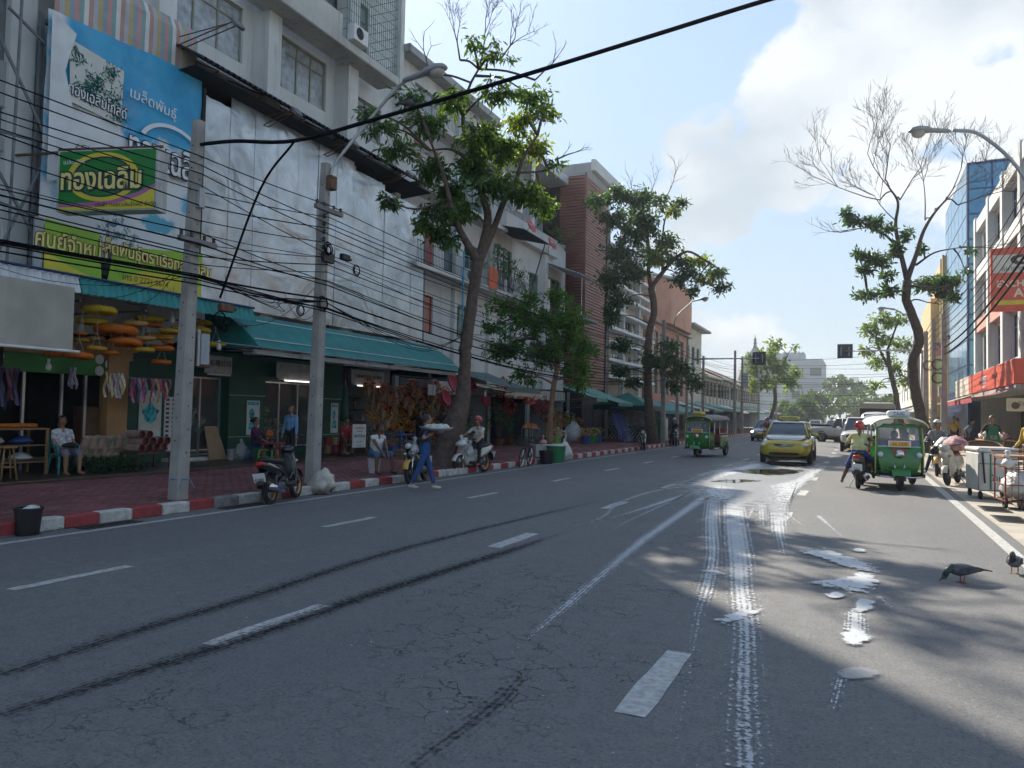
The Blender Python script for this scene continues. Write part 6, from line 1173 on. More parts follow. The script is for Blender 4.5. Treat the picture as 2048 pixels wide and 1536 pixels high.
# ================================================================ VEHICLES
M_TYRE = mat('tyre_black', (.014, .014, .015), .85, var=.15, vs=20); M_CHROME = mat('chrome', (.6, .6, .6), .15, 1., var=.05); M_ALLOY = mat('alloy', (.35, .35, .36), .35, .8, var=.1); M_GOLDR = mat('gold_rim', (.45, .25, .11), .35, .8, var=.1); M_SEAT = mat('seat_vinyl', (.014, .014, .016), .55, var=.1); M_LAMP = mat('clear_lamp', (.55, .58, .6), .08, var=.05, spec=.8); M_TAIL = mat('tail_red', (.35, .01, .01), .15, var=.05); M_AMBER = mat('amber', (.6, .2, .02), .2); M_ENG = mat('engine_grey', (.09, .09, .095), .5, .5, var=.3, vs=12); M_PLATEW = mat('plate_white', (.62, .63, .63), .45, var=.05); M_PLATEY = mat('plate_yellow', (.75, .38, .03), .45, var=.05); M_UNDER = mat('underbody', (.01, .01, .01), .9)
def secs(rows, n=14, p=2.6):
 out = []
 for (x, zc, hw, hh, *pp) in rows:
  q = pp[0] if pp else p; r = []
  for j in range(n):
   a = 2*PI*j/n+PI/n; c, s = math.cos(a), math.sin(a); r.append((x, hw*math.copysign(abs(c)**(2/q), c), zc+hh*math.copysign(abs(s)**(2/q), s)))
  out.append(r)
 return out
def sloft(rows, n=14, p=2.6): return MB().loft(secs(rows, n, p))
def wheel(t, x, r, tw, y=0., rim=None, spokes=0, rr=.72, hub=.06):
 w = part('wheel', MB().torus((x, y, r), r-tw*.55, tw*.55, 'y', 26, 8, .95), M_TYRE, t, True); R2 = (r-tw)*1.02
 part('rim', MB().lathe([(R2, -tw*.38), (R2-.02, -tw*.34), (R2-.025, 0), (R2-.02, tw*.34), (R2, tw*.38)], (x, y, r), 26, 'y', cap=False), rim or M_ALLOY, w, True)
 sp = MB()
 if spokes > 12:
  for k in range(spokes): a = 2*PI*k/spokes; sp.tube([(x+math.cos(a)*.03, y+(.02 if k % 2 else -.02), r+math.sin(a)*.03), (x+math.cos(a+.12)*R2, y, r+math.sin(a+.12)*R2)], .0025, 3, cap=False)
 else:
  for k in range(max(spokes, 5)): a = 2*PI*k/max(spokes, 5)+.3; sp.tube([(x, y, r), (x+math.cos(a)*R2, y, r+math.sin(a)*R2)], [.03, .018], 5, cap=False, flat=.6)
 part('spokes', sp, M_CHROME if spokes > 12 else (rim or M_ALLOY), w); part('hub', MB().lathe([(.02, -.05), (hub, -.04), (hub, .04), (.02, .05)], (x, y, r), 12, 'y'), M_ENG, w, True); return w
def motorbike(label, p, ang, paint, accent=None, rim=None, spokes=30, plate=None, group=None, seatm=None, kind='step', basket=False, lean=0., mirror=True, name='motorcycle', vis='all'):
 accent = accent or paint; t = thing(name, label, 'motorcycle', p, ang, group); t.rotation_euler.x = lean; XFR, XR = .63, -.60; r = .285 if kind != 'vespa' else .24
 wheel(t, XFR, r, .085 if kind != 'vespa' else .11, rim=rim, spokes=spokes); wheel(t, XR, r, .095 if kind != 'vespa' else .11, rim=rim, spokes=spokes)
 for s in (-1, 1): part('fork', MB().tube([(XFR, .075*s, r), (XFR-.18, .075*s, .72)], [.022, .026], 8), M_CHROME if kind != 'vespa' else paint, t, True); part('rear_shock', MB().tube([(XR+.02, .11*s, r+.05), (XR+.13, .11*s, .62)], .024, 8), M_ENG, t, True)
 fe = MB(); n = 9; rows = []
 for i in range(n): a = lerp(R_(20), R_(150), i/(n-1)); rr = r+.03; rows.append(fe.av([(XFR+math.cos(a)*(rr+q), y, r+math.sin(a)*(rr+q)) for y, q in ((-.075, -.03), (-.06, .0), (0, .012), (.06, .0), (.075, -.03))]))
 for a, b in zip(rows, rows[1:]): [fe.face(a+j, a+j+1, b+j+1, b+j) for j in range(4)]
 part('front_fender', fe, accent, t, True)
 wide = .20 if kind == 'vespa' else .16
 part('leg_shield', sloft([(.50, .62, .05, .16), (.46, .68, .11, .26), (.38, .62, wide, .34), (.30, .56, wide, .33), (.26, .5, wide*.9, .25)], 14, 2.4), paint, t, True); part('shield_panel', sloft([(.30, .6, wide*.8, .24), (.24, .58, wide*.72, .22)], 12), M_BLACK, t, True)
 part('headstock', sloft([(.52, .92, .06, .05), (.47, .95, .13, .09), (.38, .96, .13, .09), (.30, .95, .09, .06)], 12, 2.2), paint, t, True); part('headlight', MB().ell((.53 if kind != 'vespa' else .5, 0, .92 if kind != 'vespa' else .78), (.05, .085, .07), 14, 8), M_LAMP, t, True)
 for s in (-1, 1): part('indicator', MB().ell((.5, .10*s, .74), (.035, .045, .03), 8, 6), M_AMBER if kind == 'vespa' else M_LAMP, t, True)
 part('floorboard', sloft([(.32, .34, .15, .05), (.1, .31, .16, .05), (-.12, .34, .15, .06)], 10, 3), M_BLACK, t, True)
 part('under_cowl', sloft([(.3, .34, .08, .10), (.05, .36, .10, .14), (-.2, .45, .12, .16)], 12, 2.3), paint if kind == 'step' else M_BLACK, t, True)
 part('rear_body', sloft([(-.06, .56, .09, .14), (-.22, .58, .14, .17), (-.5, .62, .155, .15), (-.78, .70, .125, .10), (-.95, .75, .07, .05)] if kind != 'vespa' else [(-.05, .52, .12, .2), (-.25, .53, .2, .22), (-.55, .55, .22, .21), (-.8, .6, .17, .15), (-.92, .64, .08, .06)], 16, 2.4), paint, t, True)
 if kind == 'step':
  for s in (-1, 1): part('side_trim', MB().tube([(.3, .165*s, .62), (.0, .14*s, .42), (-.4, .165*s, .60), (-.8, .12*s, .72)], [.012, .02, .022, .008], 6), accent, t, True)
 part('seat', sloft([(.02, .76, .06, .03), (-.08, .77, .11, .045), (-.35, .775, .13, .05), (-.6, .80, .125, .055), (-.82, .83, .09, .04)], 14, 2.8), seatm or M_SEAT, t, True)
 part('engine', sloft([(.02, .30, .09, .09), (-.18, .31, .13, .11), (-.38, .31, .13, .10), (-.55, .3, .08, .06)], 12, 2.6), M_ENG, t, True); part('exhaust', MB().tube([(-.1, -.12, .22), (-.35, -.17, .2), (-.5, -.18, .26), (-.98, -.18, .36)], [.018, .02, .05, .055], 12), M_CHROME if kind != 'vespa' else M_BLACK, t, True); part('exhaust_guard', MB().tube([(-.5, -.225, .27), (-.78, -.225, .33)], .022, 8), mat('exhaust_blue', (.03, .07, .42), .3, .4) if plate == 'black' else M_BLACK, t, True)
 part('rear_fender', sloft([(-.82, .6, .09, .06), (-.95, .5, .085, .05), (-1.0, .38, .06, .05)], 10), M_BLACK, t, True); part('tail_light', MB().ell((-.93, 0, .76), (.07, .10, .05), 12, 6), M_TAIL, t, True)
 if plate:
  pl = part('number_plate', MB().tm(Matrix.Translation((-1.0, 0, .52)) @ Matrix.Rotation(R_(-20), 4, 'Y')).rbox((-.006, -.11, -.085), (.006, .11, .085), .004), M_PLATEW, t);
  for k, sx in enumerate(('478', '4288') if plate == 'black' else (('1กข', '562'),)[0]): letter(sx, .085, M_INK, t, frameM((-1.008-.015*(1 if k == 0 else -1)*0-(.0 if k else -.0), 0, .56-.08*k), (0, -1, 0), (-.34, 0, 1)) @ Matrix.Translation((0, 0, .006)), .002)
 hb = MB().tube([(.36, .34, 1.0), (.42, .2, 1.0), (.44, 0, .96), (.42, -.2, 1.0), (.36, -.34, 1.0)], .012, 8); part('handlebar', hb, M_BLACK, t, True)
 for s in (-1, 1):
  part('grip', MB().tube([(.37, .24*s, 1.0), (.34, .36*s, 1.0)], .018, 8), M_TYRE, t, True)
  if mirror: m = part('mirror', MB().tube([(.42, .19*s, 1.0), (.40, .27*s, 1.16)], .006, 5).ell((.39, .30*s, 1.2), (.015, .065, .04), 10, 6), M_BLACK, t, True)
 part('kickstand', MB().tube([(-.1, .1, .25), (-.18, .22, .03), (-.3, .2, .015)], .011, 6), M_ENG, t, True)
 if basket:
  b = MB()
  for k in range(5):
   z = .75+.05*k; b.tube([(.55, -.15, z), (.8, -.15, z), (.8, .15, z), (.55, .15, z), (.55, -.15, z)], .005, 4)
  for x in (.55, .63, .72, .8): b.tube([(x, -.15, .75), (x, -.15, .95)], .005, 4); b.tube([(x, .15, .75), (x, .15, .95)], .005, 4); b.tube([(x, -.15, .75), (x, .15, .75)], .005, 4)
  part('basket', b, M_STEEL, t)
 return t
def adir(u0, v0, u1, v1):
 a, b = gp(u0, v0), gp(u1, v1); m = (a+b)/2; return m, math.atan2(b.y-a.y, b.x-a.x)
m, a = adir(525, 1002, 606, 992); m.z = zs(m.x); motorbike('glossy black scooter with gold rims and blue exhaust guard at left kerb', m, a, mat('gloss_black', (.008, .008, .012), .12, var=.1, coat=.6), mat('dark_blue_gloss', (.012, .014, .03), .2, coat=.5), M_GOLDR, 30, 'black', lean=R_(-7))
m, a = adir(862, 948, 806, 964); m.z = zs(m.x); motorbike('black and yellow scooter with its nose to the road behind the walking woman', m, a, mat('gloss_black', (1, 1, 1)), mat('yellow_gloss', (.55, .28, .02), .2, coat=.5), M_BLACK, 5, 'other', lean=R_(6), seatm=mat('seat_navy', (.02, .025, .05), .6))
WB = adir(966, 944, 921, 947); WB[0].z = zs(WB[0].x); motorbike('white underbone motorcycle with bags hanging from its handlebar', WB[0], WB[1], mat('cream_white', (.55, .53, .48), .25, coat=.4), mat('cream_white', (1, 1, 1)), M_GOLDR, 30, 'other', lean=0)
m = gp(1290, 894); motorbike('dark motorcycle parked at left kerb under the drooping tree', gu(1289, -10.0), R_(-75), mat('gloss_black', (1, 1, 1)), None, M_ALLOY, 5, 'other', lean=R_(6)); motorbike('black scooter parked beside the poles with a passenger in black sitting on it', gu(1349, -9.95), R_(-70), mat('gloss_black', (1, 1, 1)), None, M_BLACK, 5, 'other')
YB = Vector((.02, 19.9, 0)); motorbike('dark scooter seen from behind under the rider in pale yellow', YB+Vector((0, .35, 0)), R_(86), mat('taupe_gloss', (.12, .10, .085), .3, coat=.3), mat('gloss_black', (1, 1, 1)), M_BLACK, 5, 'other')
VS = Vector((2.2, 22.75, zs(2.2))); motorbike('cream retro scooter with round headlight parked on right', VS, R_(-106), mat('cream_retro', (.50, .46, .37), .22, coat=.4), mat('cream_retro', (1, 1, 1)), M_BLACK, 5, None, kind='vespa', lean=R_(7), mirror=False)
motorbike('dark motorcycle of the grey helmeted rider between tuk tuk and cream scooter', Vector((2.15, 26.2, zs(2.15))), R_(-98), mat('gloss_black', (1, 1, 1)), mat('yellow_gloss', (1, 1, 1)), M_BLACK, 5, None)
motorbike('red motorcycle with lit headlight riding beside the yellow taxi', Vector((-5.15, 49.0, -.02)), R_(-92), mat('red_gloss', (.35, .03, .03), .25, coat=.4), None, M_BLACK, 5, None)
bc = thing('bicycle', 'black bicycle with front basket leaning at left kerb before the green bins', 'bicycle', gu(1050, -10.0), R_(-82)); bc.rotation_euler.x = R_(-8)
for x in (.52, -.52): wheel(bc, x, .33, .04, rim=M_CHROME, spokes=28, hub=.025)
for nm, pts in (('frame', [(-.1, 0, .3), (.36, 0, .72)]), ('frame', [(-.1, 0, .3), (-.22, 0, .8)]), ('chain_stay', [(-.1, 0, .3), (-.52, .05, .33), (-.2, 0, .7)]), ('fork', [(.52, .04, .33), (.38, .03, .78), (.34, 0, .95)]), ('handlebar', [(.2, .3, .98), (.36, .18, 1.0), (.36, -.18, 1.0), (.2, -.3, .98)]), ('top_tube', [(-.18, 0, .62), (.36, 0, .74)])): part(nm, MB().tube(pts, .014, 8), M_BLACK, bc, True)
part('saddle', sloft([(-.06, .84, .02, .015), (-.18, .85, .05, .025), (-.32, .86, .09, .03), (-.36, .86, .06, .02)], 10), M_SEAT, bc, True); part('rack', MB().box((-.8, -.07, .7), (-.35, .07, .72)), M_STEEL, bc); bk = MB()
for k in range(5): z = .7+.055*k; bk.tube([(.45, -.16, z), (.75, -.16, z), (.75, .16, z), (.45, .16, z), (.45, -.16, z)], .006, 4)
for k in range(7): q = -.16+.32*k/6; bk.tube([(.75, q, .7), (.75, q, .92)], .005, 4); bk.tube([(.45+.3*k/6, .16, .7), (.45+.3*k/6, .16, .92)], .005, 4); bk.tube([(.45+.3*k/6, -.16, .7), (.45+.3*k/6, -.16, .92)], .005, 4); bk.tube([(.45, q, .7), (.75, q, .7)], .005, 4)
part('basket', bk, M_BLACK, bc); part('crank', MB().lathe([(.09, -.01), (.09, .01)], (-.1, 0, .3), 14, 'y').tube([(-.1, .06, .3), (0, .06, .18)], .01, 6), M_CHROME, bc)
def tuktuk(label, p, ang, plate, green=None, canopy=None, sign='TAXI', signm=None):
 """local x ahead; origin on the ground below the middle"""
 green = green or mat('tuk_green', (.012, .16, .02), .22, var=.1, vs=3, coat=.5); canopy = canopy or mat('tuk_canopy', (.40, .42, .44), .55, var=.2, vs=4, bump=.4, bs=8); t = thing('tuk_tuk', label, 'tuk tuk', p, ang); trim = mat('tuk_trim', (.45, .5, .2), .4);
 wheel(t, 1.22, .23, .12, rim=M_ALLOY); wheel(t, -.95, .25, .14, y=.56, rim=M_ALLOY); wheel(t, -.95, .25, .14, y=-.56, rim=M_ALLOY)
 for s in (-1, 1): part('fork', MB().tube([(1.22, .10*s, .23), (1.14, .10*s, .62)], .03, 8), M_CHROME, t, True)
 fe = MB(); rows = []
 for i in range(7): a = lerp(R_(25), R_(150), i/6); rows.append(fe.av([(1.22+math.cos(a)*.30, y, .23+math.sin(a)*.30) for y in (-.19, -.08, .08, .19)]))
 for a_, b_ in zip(rows, rows[1:]): [fe.face(a_+j, a_+j+1, b_+j+1, b_+j) for j in range(3)]
 part('front_fender', fe, green, t, True)
 nose = [[(1.10, .36, .40), (1.10, -.36, .40), (.6, -.52, .38), (.6, .52, .38)], [(1.16, .42, .62), (1.16, -.42, .62), (.6, -.56, .62), (.6, .56, .62)], [(1.12, .46, .86), (1.12, -.46, .86), (.62, -.56, .86), (.62, .56, .86)], [(1.06, .46, 1.0), (1.06, -.46, 1.0), (.66, -.55, 1.0), (.66, .55, 1.0)]]
 part('nose', MB().loft(nose), green, t, 40); part('belt_trim', MB().box((1.055, -.5, .985), (1.085, .5, 1.015)), mat('pale_trim', (.3, .5, .42), .4), t)
 part('front_frame', MB().tube([(1.06, .47, .40), (1.1, .47, .98), (.98, .45, 1.42), (.95, .3, 1.5), (.95, -.3, 1.5), (.98, -.45, 1.42), (1.1, -.47, .98), (1.06, -.47, .40)], .025, 8), green, t, True); part('frame_piping', MB().tube([(1.085, .50, .38), (1.13, .50, .98), (1.0, .48, 1.44)], .014, 6).tube([(1.085, -.50, .38), (1.13, -.50, .98), (1.0, -.48, 1.44)], .014, 6), trim, t, True)
 part('windscreen', MB().quad((1.09, -.43, 1.02), (1.09, .43, 1.02), (.97, .41, 1.42), (.97, -.41, 1.42)), mat('screen_glass', (.25, .28, .3), .04, alpha=.45, spec=.7), t); part('header_panel', MB().quad((.975, -.42, 1.43), (.975, .42, 1.43), (.95, .32, 1.53), (.95, -.32, 1.53)), green, t); part('dash_panel', MB().quad((1.0, -.43, 1.03), (1.0, .43, 1.03), (1.02, .43, 1.16), (1.02, -.43, 1.16)), mat('tuk_navy', (.015, .03, .14), .5), t)
 part('headlight', MB().lathe([(.03, 0), (.09, .02), (.10, .05), (.09, .07), (.02, .09)], (1.14, 0, .84), 18, 'x'), M_CHROME, t, True); part('lamp_panel', MB().quad((1.135, -.14, .72), (1.135, .14, .72), (1.12, .14, .96), (1.12, -.14, .96)), M_RED, t)
 for s in (-1, 1): part('side_lamp', MB().lathe([(.02, 0), (.06, .02), (.065, .05), (.05, .08), (.01, .09)], (1.12, .40*s, .82), 14, 'x'), M_LAMP, t, True); part('mirror', MB().tube([(1.05, .48*s, 1.1), (1.1, .6*s, 1.14)], .008, 5).ell((1.1, .63*s, 1.16), (.015, .04, .05), 8, 6), M_BLACK, t, True)
 part('plate_board', MB().rbox((1.12, -.24, .99), (1.14, .24, 1.14), .008), M_PLATEW, t); part('number_plate', MB().rbox((1.142, -.20, 1.01), (1.15, .20, 1.12), .004), M_PLATEY, t); letter(plate, .095, M_INK, t, frameM((1.152, 0, 1.063), (0, 1, 0), (0, 0, 1)), .002)
 part('wiper', MB().tube([(1.06, .1, 1.40), (1.07, .3, 1.18)], .006, 4), M_BLACK, t)
 part('chassis', MB().rbox((-1.35, -.55, .30), (1.05, .55, .40), .02), M_UNDER, t); part('bumper', MB().tube([(1.12, .5, .33), (1.16, .3, .31), (1.16, -.3, .31), (1.12, -.5, .33)], .022, 8), M_CHROME, t, True)
 for s in (-1, 1):
  part('side_panel', MB().rbox((-1.35, .54*s-.03, .40), (-.25, .54*s+.03, .86), .02), green, t); part('wheel_arch', MB().tube([(-.95+.36*math.cos(a), .58*s, .27+.36*math.sin(a)) for a in [PI*k/8 for k in range(9)]], .03, 6), green, t, True); part('side_rail', MB().tube([(-1.25, .55*s, .95), (-.1, .55*s, .95)], .016, 6), M_CHROME, t, True); part('step', MB().rbox((-.25, .50*s-.06, .33), (.6, .50*s+.06, .36), .01), M_CHROME, t)
  for x in (-1.3, -.2, .55): part('roof_post', MB().tube([(x, .54*s, .42), (x, .53*s, 1.52)], .016, 6), M_CHROME, t, True)
 part('rear_panel', MB().rbox((-1.40, -.55, .40), (-1.36, .55, 1.05), .015), green, t); part('passenger_seat', MB().rbox((-1.3, -.5, .6), (-.65, .5, .76), .04), M_RED, t); part('passenger_back', MB().rbox((-1.35, -.5, .77), (-1.2, .5, 1.15), .04), M_RED, t); part('driver_seat', MB().rbox((.05, -.35, .6), (.45, .35, .72), .03), M_RED, t); part('driver_back', MB().rbox((-.02, -.4, .73), (.05, .4, 1.0), .02), M_RED, t); part('handlebar', MB().tube([(.82, .34, 1.02), (.9, .1, .98), (.9, -.1, .98), (.82, -.34, 1.02)], .014, 6), M_BLACK, t, True)
 rows = []
 for x in (-1.5, -1.1, -.6, -.1, .4, .85, 1.12): rows.append([(x, .60*math.cos(a), 1.50-.06*(x > 1)+.22*math.sin(a)+.015*math.sin(x*9+a*4)) for a in [PI*j/12 for j in range(13)]])
 ro = MB(); bs = [ro.av(r) for r in rows]
 for a_, b_ in zip(bs, bs[1:]): [ro.face(a_+j, a_+j+1, b_+j+1, b_+j) for j in range(12)]
 part('canopy', ro, canopy, t, True); part('canopy_rim', MB().tube([(1.12, .60*math.cos(a), 1.44+.22*math.sin(a)) for a in [PI*j/12 for j in range(13)]], .018, 6), trim if plate != 'other' else M_BLACK, t, True)
 sg_ = part('roof_sign', sloft([(.75, 1.76, .22, .06), (.8, 1.765, .24, .075), (.95, 1.765, .24, .075), (1.0, 1.76, .22, .06)], 12, 4), signm or M_PLATEW, t, True); letter(sign, .11, mat('letter_blue', (.02, .04, .2), .5), sg_, frameM((1.004, 0, 1.76), (0, 1, 0), (0, 0, 1)), .003)
 for s in (-1, 1): part('top_lamp', MB().ell((.99, .12*s, 1.53), (.02, .035, .03), 10, 6), M_AMBER if s > 0 else M_RED, t, True)
 return t
f2 = Vector((.85, 19.72, 0)); A2 = R_(-85); tuktuk('green tuk tuk facing the camera with white TAXI roof sign at right kerb', Vector((.74, 20.9, 0)), A2, 'สข 1030', canopy=mat('silver_canopy', (.52, .54, .55), .45, var=.15, vs=4, bump=.5, bs=7))
p1 = gp(1388, 918); tuktuk('green tuk tuk with dark grey canopy driving on the left lanes', Vector((-5.85, 32.6, -.03)), R_(-97), 'คข 3279', canopy=mat('dark_canopy', (.10, .10, .105), .55, var=.2, vs=4, bump=.5, bs=7), signm=M_YEL)
def car(label, p, ang, paint, kind='sedan', top=None, W_=.87, name='car', cat='car', plate=None, sign=None, lit=False):
 top = top or paint; t = thing(name, label, cat, p, ang); L = {'sedan': 2.26, 'suv': 2.2, 'pickup': 2.55}[kind]; hh = {'sedan': 0, 'suv': .16, 'pickup': .14}[kind]; wr = .32 if kind == 'sedan' else .36; fx, rx = (1.34, -1.32) if kind != 'pickup' else (1.55, -1.5)
 lo = [(L, .52+hh, W_*.62, .14), (L-.05, .52+hh, W_*.80, .24), (L-.25, .53+hh, W_*.95, .30), (L-.7, .55+hh, W_, .34), (L-1.15, .58+hh, W_*1.0, .38), (.9, .60+hh, W_, .41), (-.5, .60+hh, W_, .41), (-1.5, .61+hh, W_, .41), (-L+.3, .62+hh, W_*.97, .38), (-L+.08, .62+hh, W_*.88, .30), (-L, .6+hh, W_*.75, .2)]
 if kind == 'pickup': lo = lo[:7]+[(-.75, .60+hh, W_, .41), (-.8, .64+hh, W_, .45), (-L+.06, .64+hh, W_, .45), (-L, .64+hh, W_*.97, .42)]
 part('body', sloft(lo, 20, 3.4), paint, t, 50)
 zb = 1.0+hh-.02; zt = {'sedan': 1.45, 'suv': 1.68, 'pickup': 1.66}[kind]; f0, f1, b1, b0 = {'sedan': (1.12, .42, -1.05, -1.72), 'suv': (1.15, .55, -1.7, -2.05), 'pickup': (1.25, .62, -.45, -.72)}[kind]; hw0, hw1 = W_*.93, W_*.70
 def ring(z, x0, x1, hw): return [(x0, hw*.86, z), (x0+.10*(x1-x0)/2, hw, z), (x1-.10*(x1-x0)/2, hw, z), (x1, hw*.86, z), (x1, -hw*.86, z), (x1-.10*(x1-x0)/2, -hw, z), (x0+.10*(x1-x0)/2, -hw, z), (x0, -hw*.86, z)]
 part('windows', MB().loft([ring(zb-.06, b0, f0, hw0), ring(lerp(zb, zt, .5), lerp(b0, b1, .5), lerp(f0, f1, .5), lerp(hw0, hw1, .5)+.02), ring(zt, b1, f1, hw1)]), mat('car_glass', (.05, .07, .085), .04, var=.1, vs=.8, spec=.9), t)
 part('roof', MB().loft([ring(zt-.01, b1-.06, f1+.06, hw1+.025), ring(zt+.03, b1, f1, hw1), ring(zt+.055, b1+.25, f1-.2, hw1*.8)]), top, t, True)
 for s in (-1, 1):
  for (x0, x1) in ((f0+.02, f1+.02), (lerp(b0, f0, .5), lerp(b1, f1, .5)), (b0-.02, b1-.02)): part('pillar', MB().tube([(x0, hw0*s*(.9 if x0 != lerp(b0, f0, .5) else 1.01), zb-.02), (x1, (hw1+.01)*s*(.9 if x0 != lerp(b0, f0, .5) else 1.01), zt)], .035, 6), paint, t, True)
  part('headlight', MB().tm(Matrix.Translation((L-.16, W_*.70*s, .66+hh)) @ Matrix.Rotation(R_(-38*s), 4, 'Z')).ell((0, 0, 0), (.10, .24, .075), 12, 8), M_LAMP if not lit else mat('headlight_on', (.9, .9, .9), .2, emit=(1, .95, .85), es=4), t, True); part('tail_light', MB().ell((-L+.10, W_*.78*s, .8+hh), (.08, .13, .09), 10, 8), M_TAIL, t, True); part('fog_recess', MB().ell((L-.13, W_*.70*s, .40+hh), (.06, .11, .06), 10, 6), M_UNDER, t, True)
  part('mirror', MB().ell((f0-.25, (W_+.11)*s, zb+.04), (.07, .11, .07), 10, 8), paint, t, True); part('door_handle', MB().tube([(-.1, (W_+.005)*s, .84+hh), (-.32, (W_+.005)*s, .84+hh)], .014, 6), M_CHROME, t, True)
  part('door_seam', MB().tube([(.75, W_*s, .36+hh), (.8, (W_+.003)*s, .66+hh), (.62, W_*.99*s, .97+hh)], .007, 4).tube([(-.35, W_*s, .36+hh), (-.35, (W_+.003)*s, .66+hh), (-.38, W_*.99*s, .97+hh)], .007, 4), M_UNDER, t)
  for x in (fx, rx): part('wheel_arch', MB().torus((x, (W_-.05)*s, wr), wr+.035, .055, 'y', 22, 6), M_UNDER, t, True); wheel(t, x, wr, .17, y=(W_-.08)*s, rim=M_ALLOY, hub=.07)
 part('grille', sloft([(L-.05, .66+hh, W_*.40, .055), (L+.012, .66+hh, W_*.36, .045)], 14, 3), M_UNDER, t); part('grille_bar', MB().tube([(L+.005, -W_*.38, .66+hh), (L+.03, 0, .64+hh), (L+.005, W_*.38, .66+hh)], .012, 6).tube([(L-.01, -W_*.42, .70+hh), (L+.02, 0, .69+hh), (L-.01, W_*.42, .70+hh)], .012, 6), M_CHROME, t, True); part('emblem', MB().torus((L+.04, 0, .665+hh), .05, .01, 'x', 16, 6).torus((L+.04, 0, .68+hh), .028, .008, 'x', 14, 6), M_CHROME, t, True)
 part('air_intake', sloft([(L-.1, .36+hh, W_*.62, .06), (L+.005, .36+hh, W_*.58, .05)], 14, 4), M_UNDER, t); part('underside', MB().box((-L+.25, -W_*.85, .17), (L-.3, W_*.85, .30)), M_UNDER, t)
 if kind == 'pickup': part('bed_floor', MB().box((-L+.08, -W_*.9, .98+hh), (-.82, W_*.9, 1.0+hh+.1)), M_UNDER, t); part('tailgate', MB().rbox((-L-.02, -W_*.92, .6), (-L+.05, W_*.92, 1.12+hh), .015), paint, t)
 part('wiper', MB().tube([(f0+.03, .4, zb+.02), (f0-.15, -.05, zb+.14)], .008, 4), M_BLACK, t)
 if plate: part('number_plate', MB().rbox((L+.005, -.17, .42+hh), (L+.02, .17, .53+hh), .004), M_PLATEY if plate[0] else M_PLATEW, t); letter(plate[1], .09, M_INK, t, frameM((L+.023, 0, .475+hh), (0, 1, 0), (0, 0, 1)), .002)
 if sign: sgn_ = part('roof_sign', sloft([(-.15, zt+.17, .34, .05), (-.1, zt+.17, .38, .075), (.1, zt+.17, .38, .075), (.15, zt+.17, .34, .05)], 12, 4), mat('sign_yellow', (.55, .5, .12), .4), t, True); letter('TAXI-METER', .1, M_INK, sgn_, frameM((.155, 0, zt+.165), (0, 1, 0), (0, 0, 1)), .003); part('sign_feet', MB().box((-.05, -.3, zt+.04), (.05, -.25, zt+.12)).box((-.05, .25, zt+.04), (.05, .3, zt+.12)), M_BLACK, t); part('vacant_lamp', MB().rbox((f0-.42, -.52, zb+.1), (f0-.38, -.3, zb+.2), .006), mat('vacant_red', (.7, .03, .03), .4, emit=(1, .05, .05), es=1.5), t)
 return t
M_TAXI = mat('taxi_yellow', (.46, .36, .012), .2, var=.05, coat=.6); M_WCAR = mat('car_white', (.60, .60, .58), .2, var=.04, coat=.6); M_SCAR = mat('car_silver', (.36, .38, .40), .28, .4, var=.04, coat=.5)
tx = car('yellow taxi with pale bonnet and roof sign driving through the milky puddle', Vector((-2.42, 30.9, 0)), R_(-90), M_TAXI, 'sedan', M_WCAR, plate=(1, 'พข 3082'), sign=True)
part('bonnet', sloft([(1.98, .85, .52, .03), (1.75, .91, .66, .045), (1.35, .965, .70, .05), (1.12, .99, .68, .04)], 14, 3), M_WCAR, tx, True)
car('silver sedan following in the left lanes behind the red motorcycle', Vector((-6.1, 58.5, -.02)), R_(-92), M_SCAR, 'sedan', lit=True)
car('white pickup truck driving away in the right lanes', Vector((-.75, 58.5, 0)), R_(-38), M_WCAR, 'pickup', name='pickup_truck', cat='truck')
car('white SUV partly hidden behind the rider in yellow', Vector((.05, 43.6, 0)), R_(-92), M_WCAR, 'suv')
car('small white car far away on the road left of the pickup', Vector((-5.0, 104, -.02)), R_(-92), M_WCAR, 'sedan'); car('distant pale car behind the pickup bed', Vector((-2.6, 96, 0)), R_(88), M_SCAR, 'sedan')
tk = thing('canvas_truck', 'truck with high grey canvas cover behind the right tuk tuk', 'truck', (1.0, 52, 0), R_(-92))
part('cargo_cover', MB().loft([[(-3.0, y, z) for y, z in ((1.02, 1.3), (1.02, 2.55), (.8, 2.75), (-.8, 2.75), (-1.02, 2.55), (-1.02, 1.3))], [(1.1, y, z) for y, z in ((1.02, 1.3), (1.02, 2.45), (.8, 2.62), (-.8, 2.62), (-1.02, 2.45), (-1.02, 1.3))]]), mat('grey_tarp', (.30, .29, .26), .8, var=.15, vs=2, bump=.4, bs=5), tk); part('cargo_bed', MB().rbox((-3.0, -1.0, .75), (1.1, 1.0, 1.29), .02), M_STEEL, tk); part('cab', sloft([(1.2, 1.35, .9, .8), (2.0, 1.3, .92, .78), (2.5, 1.15, .88, .6), (2.65, .95, .8, .4)], 14, 4), M_WCAR, tk, True); part('windscreen', MB().quad((2.56, -.75, 1.35), (2.56, .75, 1.35), (2.2, .7, 1.95), (2.2, -.7, 1.95)), M_PANED, tk); part('front_opening', MB().box((1.101, -.95, 1.4), (1.11, .95, 2.3)), M_UNDER, tk)
for x in (-2.0, 1.9):
 for s in (-1, 1): wheel(tk, x, .42, .2, y=.85*s, rim=M_ALLOY)
